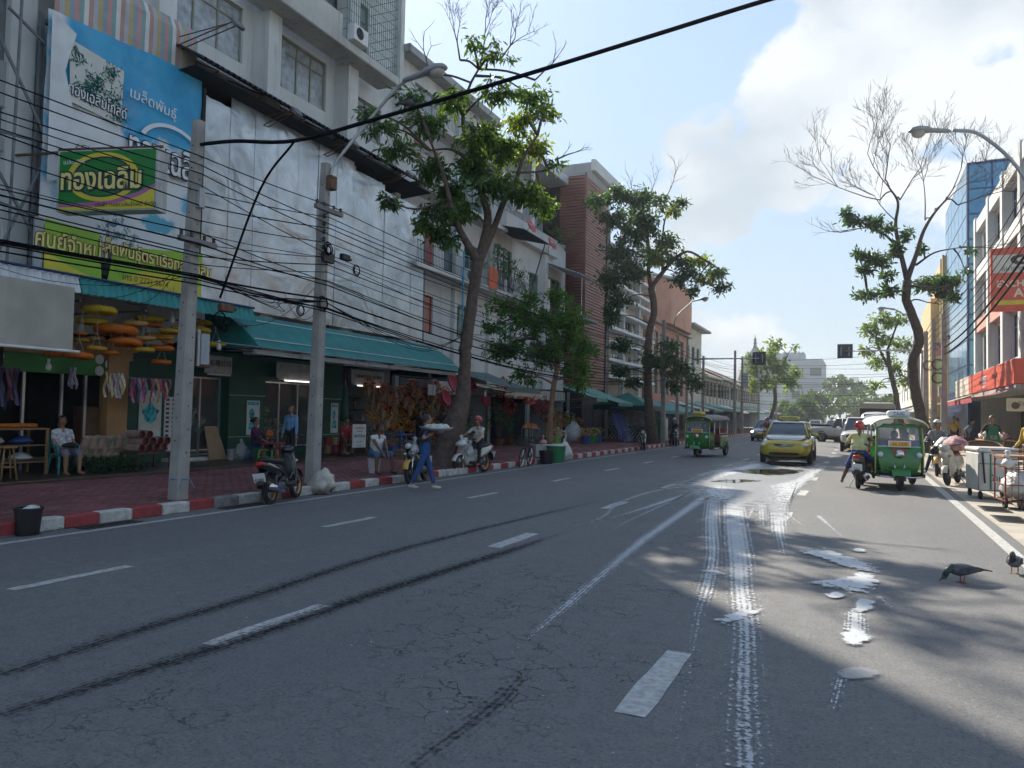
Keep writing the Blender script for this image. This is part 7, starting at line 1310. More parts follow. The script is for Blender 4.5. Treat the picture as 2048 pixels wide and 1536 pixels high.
# ================================================================ PROPS AND PEOPLE, LEFT PAVEMENT
M_PLW = mat('plastic_white', (.55, .55, .53), .4, var=.08); M_PLT = mat('plastic_teal', (.02, .28, .28), .4); M_PLB = mat('plastic_blue', (.03, .08, .25), .4, var=.1); M_PLG = mat('plastic_green', (.02, .16, .06), .45, var=.12); M_LIMEP = mat('plastic_lime', (.15, .42, .05), .4); M_WOOD = mat('wood_plank', (.27, .16, .075), .7, var=.25, vs=7, bump=.2); M_WOODD = mat('wood_dark', (.10, .05, .03), .7, var=.25, vs=7); M_CARD = mat('cardboard', (.33, .21, .12), .8, var=.15, vs=5); M_CLEAR = mat('clear_bag', (.55, .58, .58), .25, var=.2, vs=9, alpha=.55, bump=.8, bs=14); M_BAGW = mat('white_bag', (.55, .54, .52), .4, var=.15, vs=8, bump=.8, bs=16); M_BAGP = mat('pink_bag', (.55, .25, .25), .4, var=.2, vs=8, bump=.8, bs=16)
def gz(x, y): return Vector((x, y, zs(x)))
def chair(label, p, rz, m, back=True, h=.44, name='plastic_chair', cat='chair', group=None):
 t = thing(name, label, cat, p, rz, group); part('seat', MB().rbox((-.21, -.21, h-.03), (.21, .21, h), .015), m, t)
 for sx in (-1, 1):
  for sy in (-1, 1): part('leg', MB().tube([(.18*sx, .18*sy, h-.03), (.22*sx, .22*sy, 0)], [.028, .02], 6), m, t, True)
 if back:
  part('backrest', MB().rbox((-.25, -.2, h+.12), (-.21, .2, h+.40), .015), m, t)
  for sy in (-1, 1): part('arm_rest', MB().tube([(-.22, .2*sy, h+.2), (.0, .24*sy, h+.21), (.17, .23*sy, h+.17), (.2, .21*sy, h-.02)], .02, 6), m, t, True); part('back_post', MB().tube([(-.2, .19*sy, h-.02), (-.24, .19*sy, h+.4)], .018, 6), m, t, True)
 else: part('brace', MB().tube([(-.2, -.2, .15), (.2, -.2, .15), (.2, .2, .15), (-.2, .2, .15), (-.2, -.2, .15)], .012, 5), m, t, True)
 return t
def blob(name, label, cat, p, r, m, lump=.25, seed=0, group=None, knot=True, flat=.0):
 t = thing(name, label, cat, p, 0, group); mb = MB(); n, k = 18, 12; rows = []
 for i in range(k+1):
  a = PI*i/k; row = []
  for j in range(n):
   d = Vector((math.sin(a)*math.cos(2*PI*j/n), math.sin(a)*math.sin(2*PI*j/n), math.cos(a))); q = 1+lump*mnoise.noise(d*2.2+Vector((seed, seed*2, 0)))+lump*.5*mnoise.noise(d*5+Vector((seed, 0, 3)))
   z = r[2]+d.z*r[2]*q; row.append((d.x*r[0]*q*(1.08 if d.z < 0 else .95-.25*max(d.z, 0)), d.y*r[1]*q*(1.08 if d.z < 0 else .95-.25*max(d.z, 0)), max(z, 0)))
  rows.append(mb.av(row))
 for a, b in zip(rows, rows[1:]):
  for j in range(n): mb.face(a+j, b+j, b+(j+1) % n, a+(j+1) % n)
 part('bag', mb, m, t, True)
 if knot: part('knot', MB().lathe([(.05, 0), (.025, .05), (.06, .12), (.02, .15)], (0, 0, r[2]*1.9), 8), m, t, True)
 return t
def bucket(label, p, r, h, m, top=None, name='bucket', cat='bucket', fill=None, group=None, handle=True):
 t = thing(name, label, cat, p, 0, group); part('shell', MB().lathe([(r*.8, 0), (r, h), (r*1.06, h), (r*1.06, h-.02), (r*.97, h-.01), (r*.93, h-.02), (r*.75, .03)], (0, 0, 0), 22), m, t, 50)
 if handle: part('rim', MB().torus((0, 0, h), r*1.03, .012, 'z', 22, 6), m, t, True)
 if fill: part('contents', MB().ell((0, 0, h-.01), (r*.85, r*.85, .09), 12, 6), fill, t, True)
 return t
def pouf(name, label, cat, p, r, pal, n, ln=.07, wd=.05, group=None, wrap=None, base=None):
 """flower bunch"""
 t = thing(name, label, cat, p, 0, group); lv = Leaves(); c = Vector(p)
 for k in range(n): d = rdir(); q = c+Vector((d.x*r[0], d.y*r[1], d.z*r[2]))*RS.uniform(.65, 1.); col = pal[RS.randint(len(pal))]; g = RS.uniform(.7, 1.25); lv.leaf(q, d+rdir()*.8, ln*RS.uniform(.7, 1.3), wd, tuple(x*g for x in col))
 tag(lv.build('blooms', t), kind='stuff')
 if wrap: part('wrap', MB().lathe([(.02, -r[2]*2.2), (r[0]*.5, -r[2]*1.0), (r[0]*.95, r[2]*.1)], (0, 0, 0), 10, cap=False), wrap, t)
 return t
gar = [(765, 925, 250, 'y'), (710, 1010, 230, 'y'), (890, 1075, 320, 'o'), (1040, 1025, 190, 'p'), (1150, 988, 220, 'y'), (1190, 1040, 130, 'o'), (620, 1100, 95, 'o'), (735, 1143, 145, 'p'), (625, 1155, 110, 'g'), (965, 1170, 250, 'o'), (1120, 1140, 150, 'p'), (1220, 1125, 220, 'g'), (1290, 1170, 90, 'o'), (1100, 1225, 170, 'g'), (1010, 1242, 85, 'p'), (1240, 1215, 180, 'o'), (600, 1270, 220, 'o'), (1545, 1020, 160, 'g'), (1520, 1075, 190, 'y'), (1660, 1185, 150, 'y'), (740, 1215, 150, 'g'), (1240, 1320, 150, 'o'), (850, 1250, 120, 'o'), (1300, 1085, 150, 'g'), (440, 1262, 180, 'o'), (1370, 1060, 110, 'y')]
GC = {'y': (.62, .45, .02), 'o': (.62, .16, .01), 'p': (.48, .27, .08), 'g': (.52, .30, .015)}; gm = {}
for i, (x, y, w, c) in enumerate(gar):
 X = -14.75-.9*((i*37) % 10)/10; p = PX(x/3.84, 380+y/3.84, X); R = w/3.84/2*depth_of(p)/F_PX; r = max(.04, R*.28); mb = MB(); n, k = 40, 8; rows = []
 for a in range(n):
  t_ = 2*PI*a/n; ring = []
  for b in range(k): s_ = 2*PI*b/k; q = r*(1+.32*mnoise.noise((a*1.7, b*2.1, i))); ring.append(((R-r+q*math.cos(s_))*math.cos(t_), (R-r+q*math.cos(s_))*math.sin(t_), q*.8*math.sin(s_)))
  rows.append(mb.av(ring))
 for a in range(n):
  for b in range(k): mb.face(rows[a]+b, rows[(a+1) % n]+b, rows[(a+1) % n]+(b+1) % k, rows[a]+(b+1) % k)
 col = {'y': 'yellow', 'o': 'orange', 'p': 'pale peach', 'g': 'golden'}[c]
 t = thing('flower_garland', f'{col} ring garland hanging flat below the shop awning', 'garland', p, 0, f'{col} garlands below the awning'); part('petal_ring', mb, mat('petal_'+c, GC[c], .7, var=.3, vs=30, bump=.7, bs=60), t, True); t.rotation_euler = (rnd(-.06, .06), rnd(-.06, .06), 0)
 part('string', MB().tube([(R-r, 0, 0), (0, 0, .35), (0, 0, 3.66-p.z if p.z < 3.3 else .5)], .004, 4).tube([(-R+r, 0, 0), (0, 0, .35)], .004, 4), M_WHITE, t)
def ribbons(label, p, w, h, cols, n):
 t = thing('ribbon_bunch', label, 'ribbons', p); part('hanger', MB().tube([(0, -w*.55, 0), (0, w*.55, 0)], .012, 6), M_STEEL, t)
 for k in range(n):
  y = lerp(-w/2, w/2, (k+.5)/n); x = rnd(-.06, .1); mb = MB(); q = rnd(.7, 1)*h; a = []
  for j in range(6): z = -q*j/5; a.append(((x+.03*math.sin(j+k), y-.025+.02*math.sin(j*1.3+k), z), (x+.03*math.sin(j+k+.8), y+.03+.02*math.sin(j*1.3+k), z)))
  for (p0_, p1_), (q0, q1) in zip(a, a[1:]): mb.quad(p0_, p1_, q1, q0)
  c = cols[k % len(cols)]; part('ribbon', mb, mat('ribbon_%d_%d_%d' % tuple(int(v*99) for v in c), c, .45, var=.25, vs=12), t)
ribbons('bunch of pale yellow and lilac ribbons hanging by the orange pillar', PX(229, 745, -15.9), .5, .62, [(.55, .5, .2), (.6, .6, .5), (.4, .3, .45)], 12); ribbons('row of red, pink and blue ribbons hanging left of first pole', PX(300, 757, -15.9), 1.15, .62, [(.35, .05, .12), (.35, .12, .3), (.5, .42, .35), (.3, .02, .03), (.08, .1, .3), (.45, .3, .15)], 26); ribbons('dark purple ribbons hanging at the left edge', PX(15, 735, -15.6), .45, .85, [(.05, .02, .06), (.12, .015, .03), (.03, .03, .1)], 10); ribbons('long lilac ribbon pair hanging in the dark shop doorway', PX(144, 735, -16.6), .2, .5, [(.3, .25, .4), (.4, .38, .5)], 4)
def table(label, p, sx, sy, h, m, shelves=(), name='table', rz=0., cat='table'):
 t = thing(name, label, cat, p, rz); part('top', MB().rbox((-sx, -sy, h-.04), (sx, sy, h), .008), m, t)
 for a in (-1, 1):
  for b in (-1, 1): part('leg', MB().box((a*(sx-.04)-.025, b*(sy-.04)-.025, 0), (a*(sx-.04)+.025, b*(sy-.04)+.025, h-.041)), m, t)
 for z in shelves: part('shelf', MB().rbox((-sx+.02, -sy+.07, z), (sx-.02, sy-.07, z+.025), .005), m, t)
 return t
sp_ = gz(-16.2, yu(8, -16.2)); table('wooden shelf table with orange garlands on top at left edge', sp_, .35, .75, .98, M_WOOD, (.25, .6), 'shelf_table')
for k in range(6): mb = MB().torus((0, 0, .05), .12, .045, 'z', 20, 7); o = single('flower_garland', mb, mat('petal_o', (1, 1, 1)), 'orange garland lying on the wooden shelf table', 'garland', 'garlands on the shelf table', True); o.location = sp_+Vector((rnd(-.1, .1), -.55+.22*k, .985+.0))
for k, (nm, m) in enumerate((('blue cloth bundle on the middle shelf of the wooden table', M_PLB), ('white parcel on the middle shelf of the wooden table', M_PLW), ('white parcel on the lowest shelf of the wooden table', M_PLW))): blob('parcel', nm, 'parcel', sp_+Vector((0, .35-.6*(k == 1), .63 if k < 2 else .28)), (.2, .22, .09), m, .2, k, knot=False)
ws = thing('wooden_stool', 'tall wooden stool in front of the shelf table', 'stool', gu(14, -15.35)); part('seat', MB().lathe([(.17, .62), (.18, .63), (.18, .66), (.17, .67)], (0, 0, 0), 20), M_WOOD, ws);
for a in range(4): q = a*PI/2+.6; part('leg', MB().tube([(math.cos(q)*.11, math.sin(q)*.11, .62), (math.cos(q)*.2, math.sin(q)*.2, 0)], .02, 6), M_WOOD, ws, True)
part('ring', MB().torus((0, 0, .25), .155, .012, 'z', 18, 6), M_WOOD, ws)
cm = gu(128, -15.7); f = idir(.82, .5); chair('teal plastic armchair under the man in white printed shirt', cm, math.atan2(f.y, f.x), M_PLT);
person('man in white printed shirt and grey shorts sitting on teal chair', cm-f*.05, f, .50, -.14, ((.26, .14, .56), (.24, -.16, .55)), ((.42, .15, .07), (.36, -.12, .07)), knee=((1, .2, .8), (1, -.2, .8)), shirt=mat('cloth_print', (.50, .50, .53), .85, var=.5, vs=14), pants=cloth('greyblue', (.17, .17, .22)), leg=.92, belly=1.2, look=-.35, shoes=SKIN, H=1.6)
blob('hand_bag', 'dark shoulder bag on the lap of the seated man', 'bag', cm+f*.22+Vector((0, 0, .57)), (.14, .16, .06), M_BLACK, .1, 4, knot=False)
bm = MB().rbox((-.05, -.075, -.16), (.05, .075, .16), .03).mesh('leaf_bundle'); M_LB = [mat('leaf_paper_%d' % k, c, .85, var=.25, vs=9) for k, c in enumerate(((.33, .25, .17), (.27, .21, .16), (.36, .24, .2), (.22, .2, .13)))]
for k in range(4): pass
for r_ in range(3):
 for k in range(11):
  me = bm.copy(); me.materials.append(M_LB[(k*3+r_) % 4]); o = bpy.data.objects.new('leaf_bundle', me); COL.objects.link(o); tag(o, 'paper wrapped leaf bundle in the heap beside seated man', 'bundle', 'leaf bundles heaped beside the seated man')
  o.location = Vector((-15.75+.16*(2-r_)*-.5+rnd(-.03, .03), lerp(yu(168, -15.75), yu(252, -15.75), k/10)+rnd(-.02, .02), .36+.2*r_+rnd(-.03, .03))); o.rotation_euler = (rnd(-.15, .15), rnd(.2, .55), rnd(-.2, .2))
lv = Leaves(); gt_ = thing('leaf_heap', 'heap of cut dark green leaves under the paper bundles', 'leaves', gu(215, -15.5))
for k in range(900): p = Vector((-15.5+rnd(-.3, .35), rnd(yu(160, -15.5), yu(272, -15.5)), .1+rnd(0, .28))); lv.leaf(p, rdir(), .13, .05, tuple(x*rnd(.5, 1) for x in PAL2[k % 4]))
tag(lv.build('foliage', gt_), kind='stuff')
bp_ = gu(293, -15.5); table('low dark bench carrying red lined leaf rolls left of first pole', bp_, .3, .5, .42, M_WOODD, name='bench', cat='bench')
for k in range(10):
 r_, c_ = divmod(k, 4) if k < 8 else (2, k-8); t = thing('leaf_roll', 'brown roll with dark red inside stacked on the low bench', 'roll', (bp_.x, bp_.y-.36+c_*.21+.1*(r_ % 2), bp_.z+.52+.16*r_), 0, 'rolls stacked on the low bench'); part('roll', MB().lathe([(.09, -.28), (.095, 0), (.09, .28)], (0, 0, 0), 12, 'x', cap=False), M_LB[2], t, True); part('lining', MB().lathe([(.08, -.27), (.08, .27)], (0, 0, 0), 12, 'x', cap=False).lathe([(.079, .2), (.001, .2)], (0, 0, 0), 12, 'x', cap=False), mat('dark_red_lining', (.14, .015, .02), .8), t)
po = thing('poster', 'white poster with turquoise blot on green wall left of first pole', 'poster', (-16.98, 14.5, .75)); part('sheet', MB().box((-16.985, 14.15, .75), (-16.975, 14.85, 2.0)), mat('poster_cream', (.52, .54, .48), .6, var=.1), po, w=True); part('blot', MB().poly([(-16.97, 14.5+.24*math.cos(a)*(1+.2*math.sin(a*5)), 1.4+.24*math.sin(a)*(1+.15*math.cos(a*4))) for a in [k*PI/12 for k in range(24)]]), mat('poster_print', (1, 1, 1)), po, w=True)
po = thing('poster', 'tall white sheet with rows of small black stamps beside the blot poster', 'poster', (-16.95, 15.15, .4)); part('sheet', MB().box((-16.985, 14.95, .35), (-16.975, 15.35, 1.85)), M_PLW, po, w=True)
for k in range(12):
 for j in (0, 1): part('stamp', MB().box((-16.974, 15.0+.2*j, .42+.12*k), (-16.97, 15.1+.2*j, .48+.12*k)), M_INK, po, w=True)
bn = gp(55, 1070); bn.z = zs(bn.x); bucket('black plastic bin with white litter standing in left gutter', bn, .17, .36, M_BLACK, name='waste_bin', cat='bin'); blob('crumpled_paper', 'crumpled white plastic on top of the black bin', 'litter', bn+Vector((.02, .03, .3)), (.1, .12, .05), M_BAGW, .3, 2, knot=False)
for k, (u, v) in enumerate(((80, 1066), (95, 1060), (108, 1063), (120, 1058))): o = single('litter_scrap', MB().poly([(0, 0, .01), (.06, .01, .03), (.08, .05, .01), (.02, .06, .025)]), M_BAGW, 'small pale scrap lying in gutter beside the black bin', 'litter', 'scraps beside the black bin'); o.location = gp(u, v)+Vector((0, 0, .012))
sk = gp(643, 988); sk.z = zs(sk.x); blob('rubbish_sack', 'full white rubbish sack leaning against the black scooter front wheel', 'sack', sk, (.27, .27, .25), mat('sack_white', (.50, .46, .40), .55, var=.3, vs=5, bump=.9, bs=12), .42, 5, knot=False)
blob('plastic_bag', 'clear plastic bag full of greenery by the green pier', 'bag', gu(482, -16.2), (.2, .22, .24), M_CLEAR, .3, 6); bucket('square grey bin beside the clear bag at the green pier', gu(462, -16.3), .11, .3, mat('grey_bin', (.3, .3, .3), .6), name='bin', cat='bin')
single('cardboard_sheet', MB().prism([(-16.5, 16.1, .13), (-16.5, 16.75, .13), (-16.85, 16.65, 1.05), (-16.85, 16.2, 1.05)], (.03, 0, 0)), M_CARD, 'tall cardboard sheet leaning on the shop door post', 'cardboard')
wp = gu(512, -15.6); f = idir(1, .05); chair('blue plastic stool under the seated woman in purple', wp, math.atan2(f.y, f.x), M_PLB, False, .42, 'plastic_stool', 'stool')
person('woman in purple top and dark trousers sitting sideways on blue stool', wp-f*.02, f, .50, -.05, ((.38, .10, .62), (.34, -.14, .6)), ((.48, .12, .2), (.50, -.12, .07)), knee=((1, .2, 1), (1, -.2, .8)), shirt=cloth('purple', (.07, .012, .06)), pants=cloth('navy2', (.015, .017, .04)), leg=1.9, sleeve=1.4, hair='bun', female=True, H=1.58)
chair('bright green plastic stool beside the seated woman in purple', gu(537, -15.2), .3, M_LIMEP, False, .36, 'plastic_stool', 'stool'); table('low folding table with red patterned cloth before the standing woman', gu(556, -15.0), .28, .38, .55, mat('red_check', (.32, .06, .06), .8, var=.5, vs=22), name='low_table')
person('woman in light blue shirt standing with hands down behind the black scooter', gu(581, -14.4), idir(-.45, .9), .90, .0, ((.08, .27, .80), (.06, -.27, .80)), None, shirt=cloth('skyblue', (.13, .27, .45)), pants=cloth('black', (.012, .012, .016)), leg=1.95, sleeve=1.85, hair='bob', hairm=HAIRB, female=True, look=.35, H=1.58)
pouf('flower_bunch', 'white and green flower bunch in the florist window behind the women', 'flowers', Vector((-17.5, 19.6, 1.0)), (.3, .5, .25), [(.5, .5, .42), (.1, .2, .06), (.3, .35, .2)], 380, .09, .06); pouf('flower_bunch', 'yellow flower bunch high in the florist window', 'flowers', Vector((-17.7, 19.3, 1.5)), (.25, .35, .15), [(.5, .4, .03), (.1, .2, .05)], 220, .08, .06)
for k in range(8): pouf('flower_bunch', 'paper wrapped grey bunch standing behind the shop door glass', 'flowers', Vector((-17.5-.1*(k % 2), 15.7+.16*k, .95+.25*(k % 3))), (.09, .09, .1), [(.4, .42, .42), (.2, .25, .2)], 60, .06, .05, 'wrapped bunches behind the door glass', mat('wrap_grey', (.4, .42, .44), .5))
blob('flower_parcel', 'orange and red striped fan parcel behind the standing woman', 'parcel', gu(538, -16.3)+Vector((0, 0, .6)), (.1, .16, .12), mat('stripe_orange', (.5, .14, .03), .6, var=.4, vs=18), .1, 9, knot=False)
um = thing('folded_umbrella', 'tall folded dark green market umbrella at the florist entrance', 'umbrella', gu(687, -16.0)); part('canopy', MB().lathe([(.03, 2.35), (.08, 2.2), (.13, 1.6), (.15, 1.15), (.1, 1.1), (.03, 1.12)], (0, 0, 0), 10), mat('umbrella_green', (.008, .06, .035), .7, var=.25, vs=9), um, True); part('pole', MB().tube([(0, 0, 0), (0, 0, 2.5)], .018, 8), M_STEEL, um); part('foot', MB().lathe([(.2, 0), (.2, .06), (.04, .1)], (0, 0, 0), 14), M_CONC, um)
rp_ = gu(693, -15.6); f = idir(.35, .95); chair('dark red plastic chair under the woman in red', rp_, math.atan2(f.y, f.x), mat('plastic_red', (.25, .02, .02), .45), True)
person('woman in red shirt and brown trousers sitting in front of the florist', rp_-f*.04, f, .50, -.05, ((.3, .1, .55), (.3, -.1, .56)), ((.40, .12, .07), (.40, -.12, .07)), knee=((1, .2, .8), (1, -.2, .8)), shirt=cloth('red', (.33, .025, .03)), pants=cloth('brown', (.10, .05, .035)), leg=1.5, hair='bun', female=True, belly=1.1, H=1.58)
pb = thing('price_board', 'small white board with red and teal lines beside the woman in red', 'sign board', gu(718, -15.0), R_(-12)); part('board', MB().rbox((-.02, -.3, .28), (.0, .3, 1.05), .01), M_PLW, pb)
for k, (z, h_, m) in enumerate(((.9, .09, M_RED), (.8, .05, M_RED), (.64, .12, M_INK), (.45, .08, mat('poster_print', (1, 1, 1))), (.34, .04, mat('poster_print', (1, 1, 1))))): letter(('ดอกไม้สด', 'พวงมาลัย', 'ส่งทั่วไทย', '02 221', 'ราคาส่ง')[k], h_*1.1, m, pb, frameM((.004, 0, z+.02), (0, 1, 0), (0, 0, 1)), .002)
for s in (-1, 1): part('leg', MB().tube([(0, .25*s, .28), (.08, .28*s, 0)], .012, 6).tube([(0, .25*s, .28), (-.2, .28*s, 0)], .012, 6), M_RUST, pb)
for k in range(12): # wicker and red gift baskets stacked round the woman
 y = yu(655, -16.1)+.22*(k % 4)+(2.6 if k > 7 else 0); bucket('wicker basket stacked beside the woman in red' if k < 8 else 'wicker basket stacked at the florist opening behind the white board', Vector((-16.1+.15*(k % 2), y, .14+.28*(k//4 if k < 8 else k-8)/1)), .13, .24, mat('wicker_%d' % (k % 3), ((.30, .15, .07), (.26, .03, .03), (.38, .24, .12))[k % 3], .8, var=.35, vs=30, bump=.8, bs=50), name='wicker_basket', cat='basket', group='baskets beside the woman in red' if k < 8 else 'baskets at the florist opening')
BQ = [[(.4, .03, .03), (.45, .3, .22)], [(.5, .28, .03), (.32, .12, .02)], [(.45, .18, .1), (.55, .35, .2)], [(.2, .03, .03), (.4, .1, .06)], [(.6, .5, .08), (.3, .05, .04)], [(.05, .09, .25), (.5, .5, .5)]]
for k in range(48):
 u = 738+ (k*29) % 142; v = 768+(k*47) % 138; p = PX(u, v, -16.2-.5*((k*7) % 3)/3)
 pouf('flower_bouquet', 'colourful dried flower bouquet hanging in the florist entrance', 'bouquet', p, (.2, .2, .21), BQ[k % 6], 190, .08, .055, 'bouquets hanging in the florist entrance', M_CARD if k % 3 == 0 else None)
pouf('flower_bunch', 'big grey green dried bunch above the hanging bouquets', 'flowers', PX(745, 795, -16.3), (.35, .4, .22), [(.14, .14, .1), (.2, .16, .12), (.1, .08, .07)], 420, .14, .02)
fdd = thing('shop_shelves', 'dark wall shelves with vases inside the florist opening', 'shelf', (-18.2, 25.5, .12))
for z in (.6, 1.1, 1.6, 2.1): part('shelf', MB().box((-18.4, 22.9, z), (-18.0, 28.6, z+.03)), M_WOODD, fdd, w=True)
for k in range(22): z = (.63, 1.13, 1.63)[k % 3]; part('vase', MB().lathe([(.05, 0), (.08, .1), (.04, .22), (.06, .28)], (-18.15, 23.1+.25*k, z), 10), [M_CARD, M_RED, M_PLW, M_WOODD][k % 4], fdd, True, w=True)
bk_ = gp(748, 946); bk_.z = zs(bk_.x); f = idir(.75, .65); bucket('white plastic bucket used as a seat near the left kerb', bk_, .16, .36, M_PLW, name='bucket_seat')
person('man in white tank top and blue shorts sitting on white bucket', bk_, f, .47, .28, ((.52, .03, .36), (.52, -.05, .36)), ((.42, .22, .07), (.36, -.22, .07)), knee=((1, .4, .9), (1, -.4, .9)), elbow=((-.2, .8, -.2), (-.2, -.8, -.2)), shirt=cloth('white', (.58, .58, .57)), pants=cloth('denim', (.07, .13, .22)), skin=SKIND, sleeve=.12, leg=.95, shoes=mat('sandal_brown', (.08, .03, .025), .7), H=1.66, nod=.15)
lp = gp(848, 981); lp.z = zs(lp.x); fl_ = idir(.95, -.30)
w_, HM_ = person('woman in navy shirt and blue jeans walking with a tray on her shoulder', lp, fl_, .87, .02, ((.16, .26, 1.22), (.05, -.20, 1.20)), ((.24, .06, .07), (-.30, -.04, .12)), knee=((1, 0, 0), (1, 0, .1)), shirt=cloth('navy_tee', (.018, .022, .06)), pants=cloth('jeans', (.025, .075, .22), .3), shoes=mat('sandal_white', (.5, .48, .42), .6), leg=1.78, sleeve=.6, hair='bun', female=True, H=1.62, elbow=((0, .6, -1), (0, -.6, -1)))
tp = lp+fl_*.24+Vector((0, 0, 1.31)); tray = thing('tray', 'round metal tray on the shoulder of the walking woman', 'tray', tp); part('plate', MB().lathe([(.05, 0), (.30, .0), (.36, .06), (.37, .06), (.31, -.012), (.05, -.012)], (0, 0, 0), 26), mat('tin', (.4, .4, .4), .35, .7), tray, True)
for k in range(9): blob('food_packet', 'white plastic packet piled on the carried tray', 'packet', tp+Vector((.2*math.cos(k*.8)*(k > 0), .2*math.sin(k*.8)*(k > 0), .005)), (.09, .09, .06), M_BAGW, .3, k, 'packets on the carried tray', False)
blob('plastic_bag', 'clear bag hanging from the hand of the walking woman', 'bag', lp-fl_*.22+Vector((0, 0, .80)), (.09, .08, .11), M_CLEAR, .3, 3)
hs = gp(835, 950);
tmp = thing('motorcycle_helmet', 'silver and blue helmet on the seat of the yellow scooter', 'helmet', Vector((-10.55, 18.6, zs(-10.6)+1.0))); mb = MB().ell((0, 0, .12), (.15, .13, .14), 16, 12); part('shell', mb, mat('helmet_silver', (.35, .38, .45), .2, .3, var=.5, vs=11, coat=.5), tmp, True); part('visor', MB().ell((.05, -.06, .12), (.11, .09, .07), 12, 8), M_PANED, tmp, True)
fw = Vector((math.cos(WB[1]), math.sin(WB[1]), 0)); rp2 = WB[0]
person('rider with red helmet and white vest seated on the white motorcycle', rp2-fw*.32, fw, .86, .12, ((.55, .30, 1.02), (.55, -.30, 1.02)), ((.32, .24, .30), (.10, -.34, .08)), knee=((1, .5, .3), (1, -.5, .2)), shirt=cloth('offwhite', (.50, .49, .42)), pants=cloth('black', (1, 1, 1)), sleeve=.7, leg=1.95, shoes=M_RED, helmet=mat('helmet_red', (.42, .03, .03), .18, coat=.6), H=1.62)
for k, (o, m, l) in enumerate(((Vector((.42, .22, .50)), M_CLEAR, 'clear bag of greens hanging from the white motorcycle handlebar'), (Vector((.42, -.12, .48)), M_BAGP, 'pink red shopping bag hanging on the white motorcycle'), (Vector((.62, .05, .78)), M_BAGW, 'white bag in the basket of the white motorcycle'))): blob('shopping_bag', l, 'bag', rp2+fw*o.x+fw.cross(Vector((0, 0, 1)))*(-o.y)+Vector((0, 0, o.z)), (.11, .12, .17) if k < 2 else (.16, .15, .1), m, .3, k+3)
for (u, v, l, c) in ((838, 905, 'person in black shirt standing at the counter of the basket shop', (.012, .012, .014)), (885, 900, 'second person in black shirt standing nearer the leaning trunk in the basket shop', (.02, .018, .02))):
 q = gp(u, v); person(l, Vector((-15.8, PX(u, v, -15.8).y, zs(-15.8))), idir(.3, -.8), .90, .1, None, None, shirt=cloth('dark%d' % u, c), pants=cloth('black', (1, 1, 1)), leg=1.95, H=1.6)
for k in range(16): pouf('flower_string', 'dark wine red flower ball in the dim shop beside the leaning trunk', 'flowers', PX(872+(k*13) % 56, 772+(k*37) % 120, -16.6), (.18, .18, .2), BQ[(k*3) % 6], 90, .09, .06, 'flower balls in the dim shop')
table('blue folding table with bowls left of the leaning trunk', gu(800, -14.6), .35, .5, .72, M_PLB, (.2,)); bucket('small blue bowl on the blue folding table', gu(800, -14.6)+Vector((0, 0, .72)), .13, .1, M_PLB, name='bowl', cat='bowl')
cr = thing('wooden_crate', 'slatted wooden crate on the pavement behind the yellow scooter', 'crate', gu(812, -13.4))
for z in (.03, .13, .23):
 for s in (-1, 1): part('slat', MB().box((-.2, .28*s-.01, z), (.2, .28*s+.01, z+.07)), M_WOOD, cr); part('slat', MB().box((.2*s-.01, -.28, z+.004), (.2*s+.01, .28, z+.066)), M_WOOD, cr)
part('base', MB().box((-.19, -.27, .005), (.19, .27, .028)), M_WOOD, cr)
chair('blue plastic stool behind the man on the bucket', gu(778, -14.2), .4, M_PLB, False, .4, 'plastic_stool', 'stool')
def hang_disc(u, v, X, r, m, l):
 t = thing('red_basket', l, 'basket', PX(u, v, X)); part('disc', MB().tm(Matrix.Rotation(R_(70), 4, 'Y')).lathe([(r*.3, -.12), (r*.8, -.08), (r, 0), (r*.97, .01), (r*.75, -.06), (r*.2, -.1)], (0, 0, 0), 20), m, t, True); part('string', MB().tube([(0, 0, r*.9), (0, 0, 3.0-t.location.z)], .005, 4), M_WHITE, t)
MR = mat('basket_red', (.30, .012, .03), .6, var=.2, vs=12)
for u, v, X, r, l in ((893, 795, -14.6, .33, 'red round basket hanging left of the leaning trunk'), (972, 800, -14.2, .30, 'red round basket hanging behind the rider'), (908, 765, -14.8, .42, 'large red umbrella shaped basket above the leaning trunk'), (945, 768, -14.8, .35, 'dark red basket hanging under the grey green awning')): hang_disc(u, v, X, r, MR, l)
for k, (u, v) in enumerate(((1005, 770), (1018, 790), (1000, 805), (1022, 815), (1010, 830), (1085, 805), (1098, 815), (1075, 815), (1090, 830))): pouf('flower_string', 'dark red flower string hanging in the shop behind the young tree' if k > 4 else 'dark red flower string hanging in the shop behind the rider', 'flowers', PX(u, v, -15.8), (.3, .3, .35), [(.22, .02, .02), (.3, .06, .05), (.08, .03, .02)], 170, .13, .06, 'red strings behind the young tree' if k > 4 else 'red strings behind the rider')
pouf('flower_string', 'bright pink balloon flower cluster hanging beside the slim pale trunk', 'flowers', PX(1060, 798, -15.0), (.28, .28, .28), [(.6, .05, .12), (.5, .3, .3)], 160, .12, .1)
for u, v, X, lb in ((97, 735, -15.3, 'in the dark shop doorway at left'), (438, 695, -14.6, 'right of the first pole'), (345, 640, -14.8, 'just left of the first pole'), (970, 790, -14.0, 'above the rider in white vest'), (1082, 795, -14.5, 'left of the slim pale trunk'), (1030, 795, -14.6, 'above the light green shrub')):
 q = PX(u, v, X); t = thing('hanging_bulb', 'white bulb on a cord under the awning '+lb, 'bulb', q, 0, 'bulbs hanging under the awnings'); part('bulb', MB().lathe([(.02, .1), (.05, .05), (.06, 0), (.05, -.05), (.01, -.075)], (0, 0, 0), 12), M_PLW, t, True); part('socket', MB().lathe([(.03, .1), (.03, .18)], (0, 0, 0), 10), M_PLW, t); part('cord', MB().tube([(0, 0, .18), (0, 0, .8)], .005, 4), M_BLACK, t)
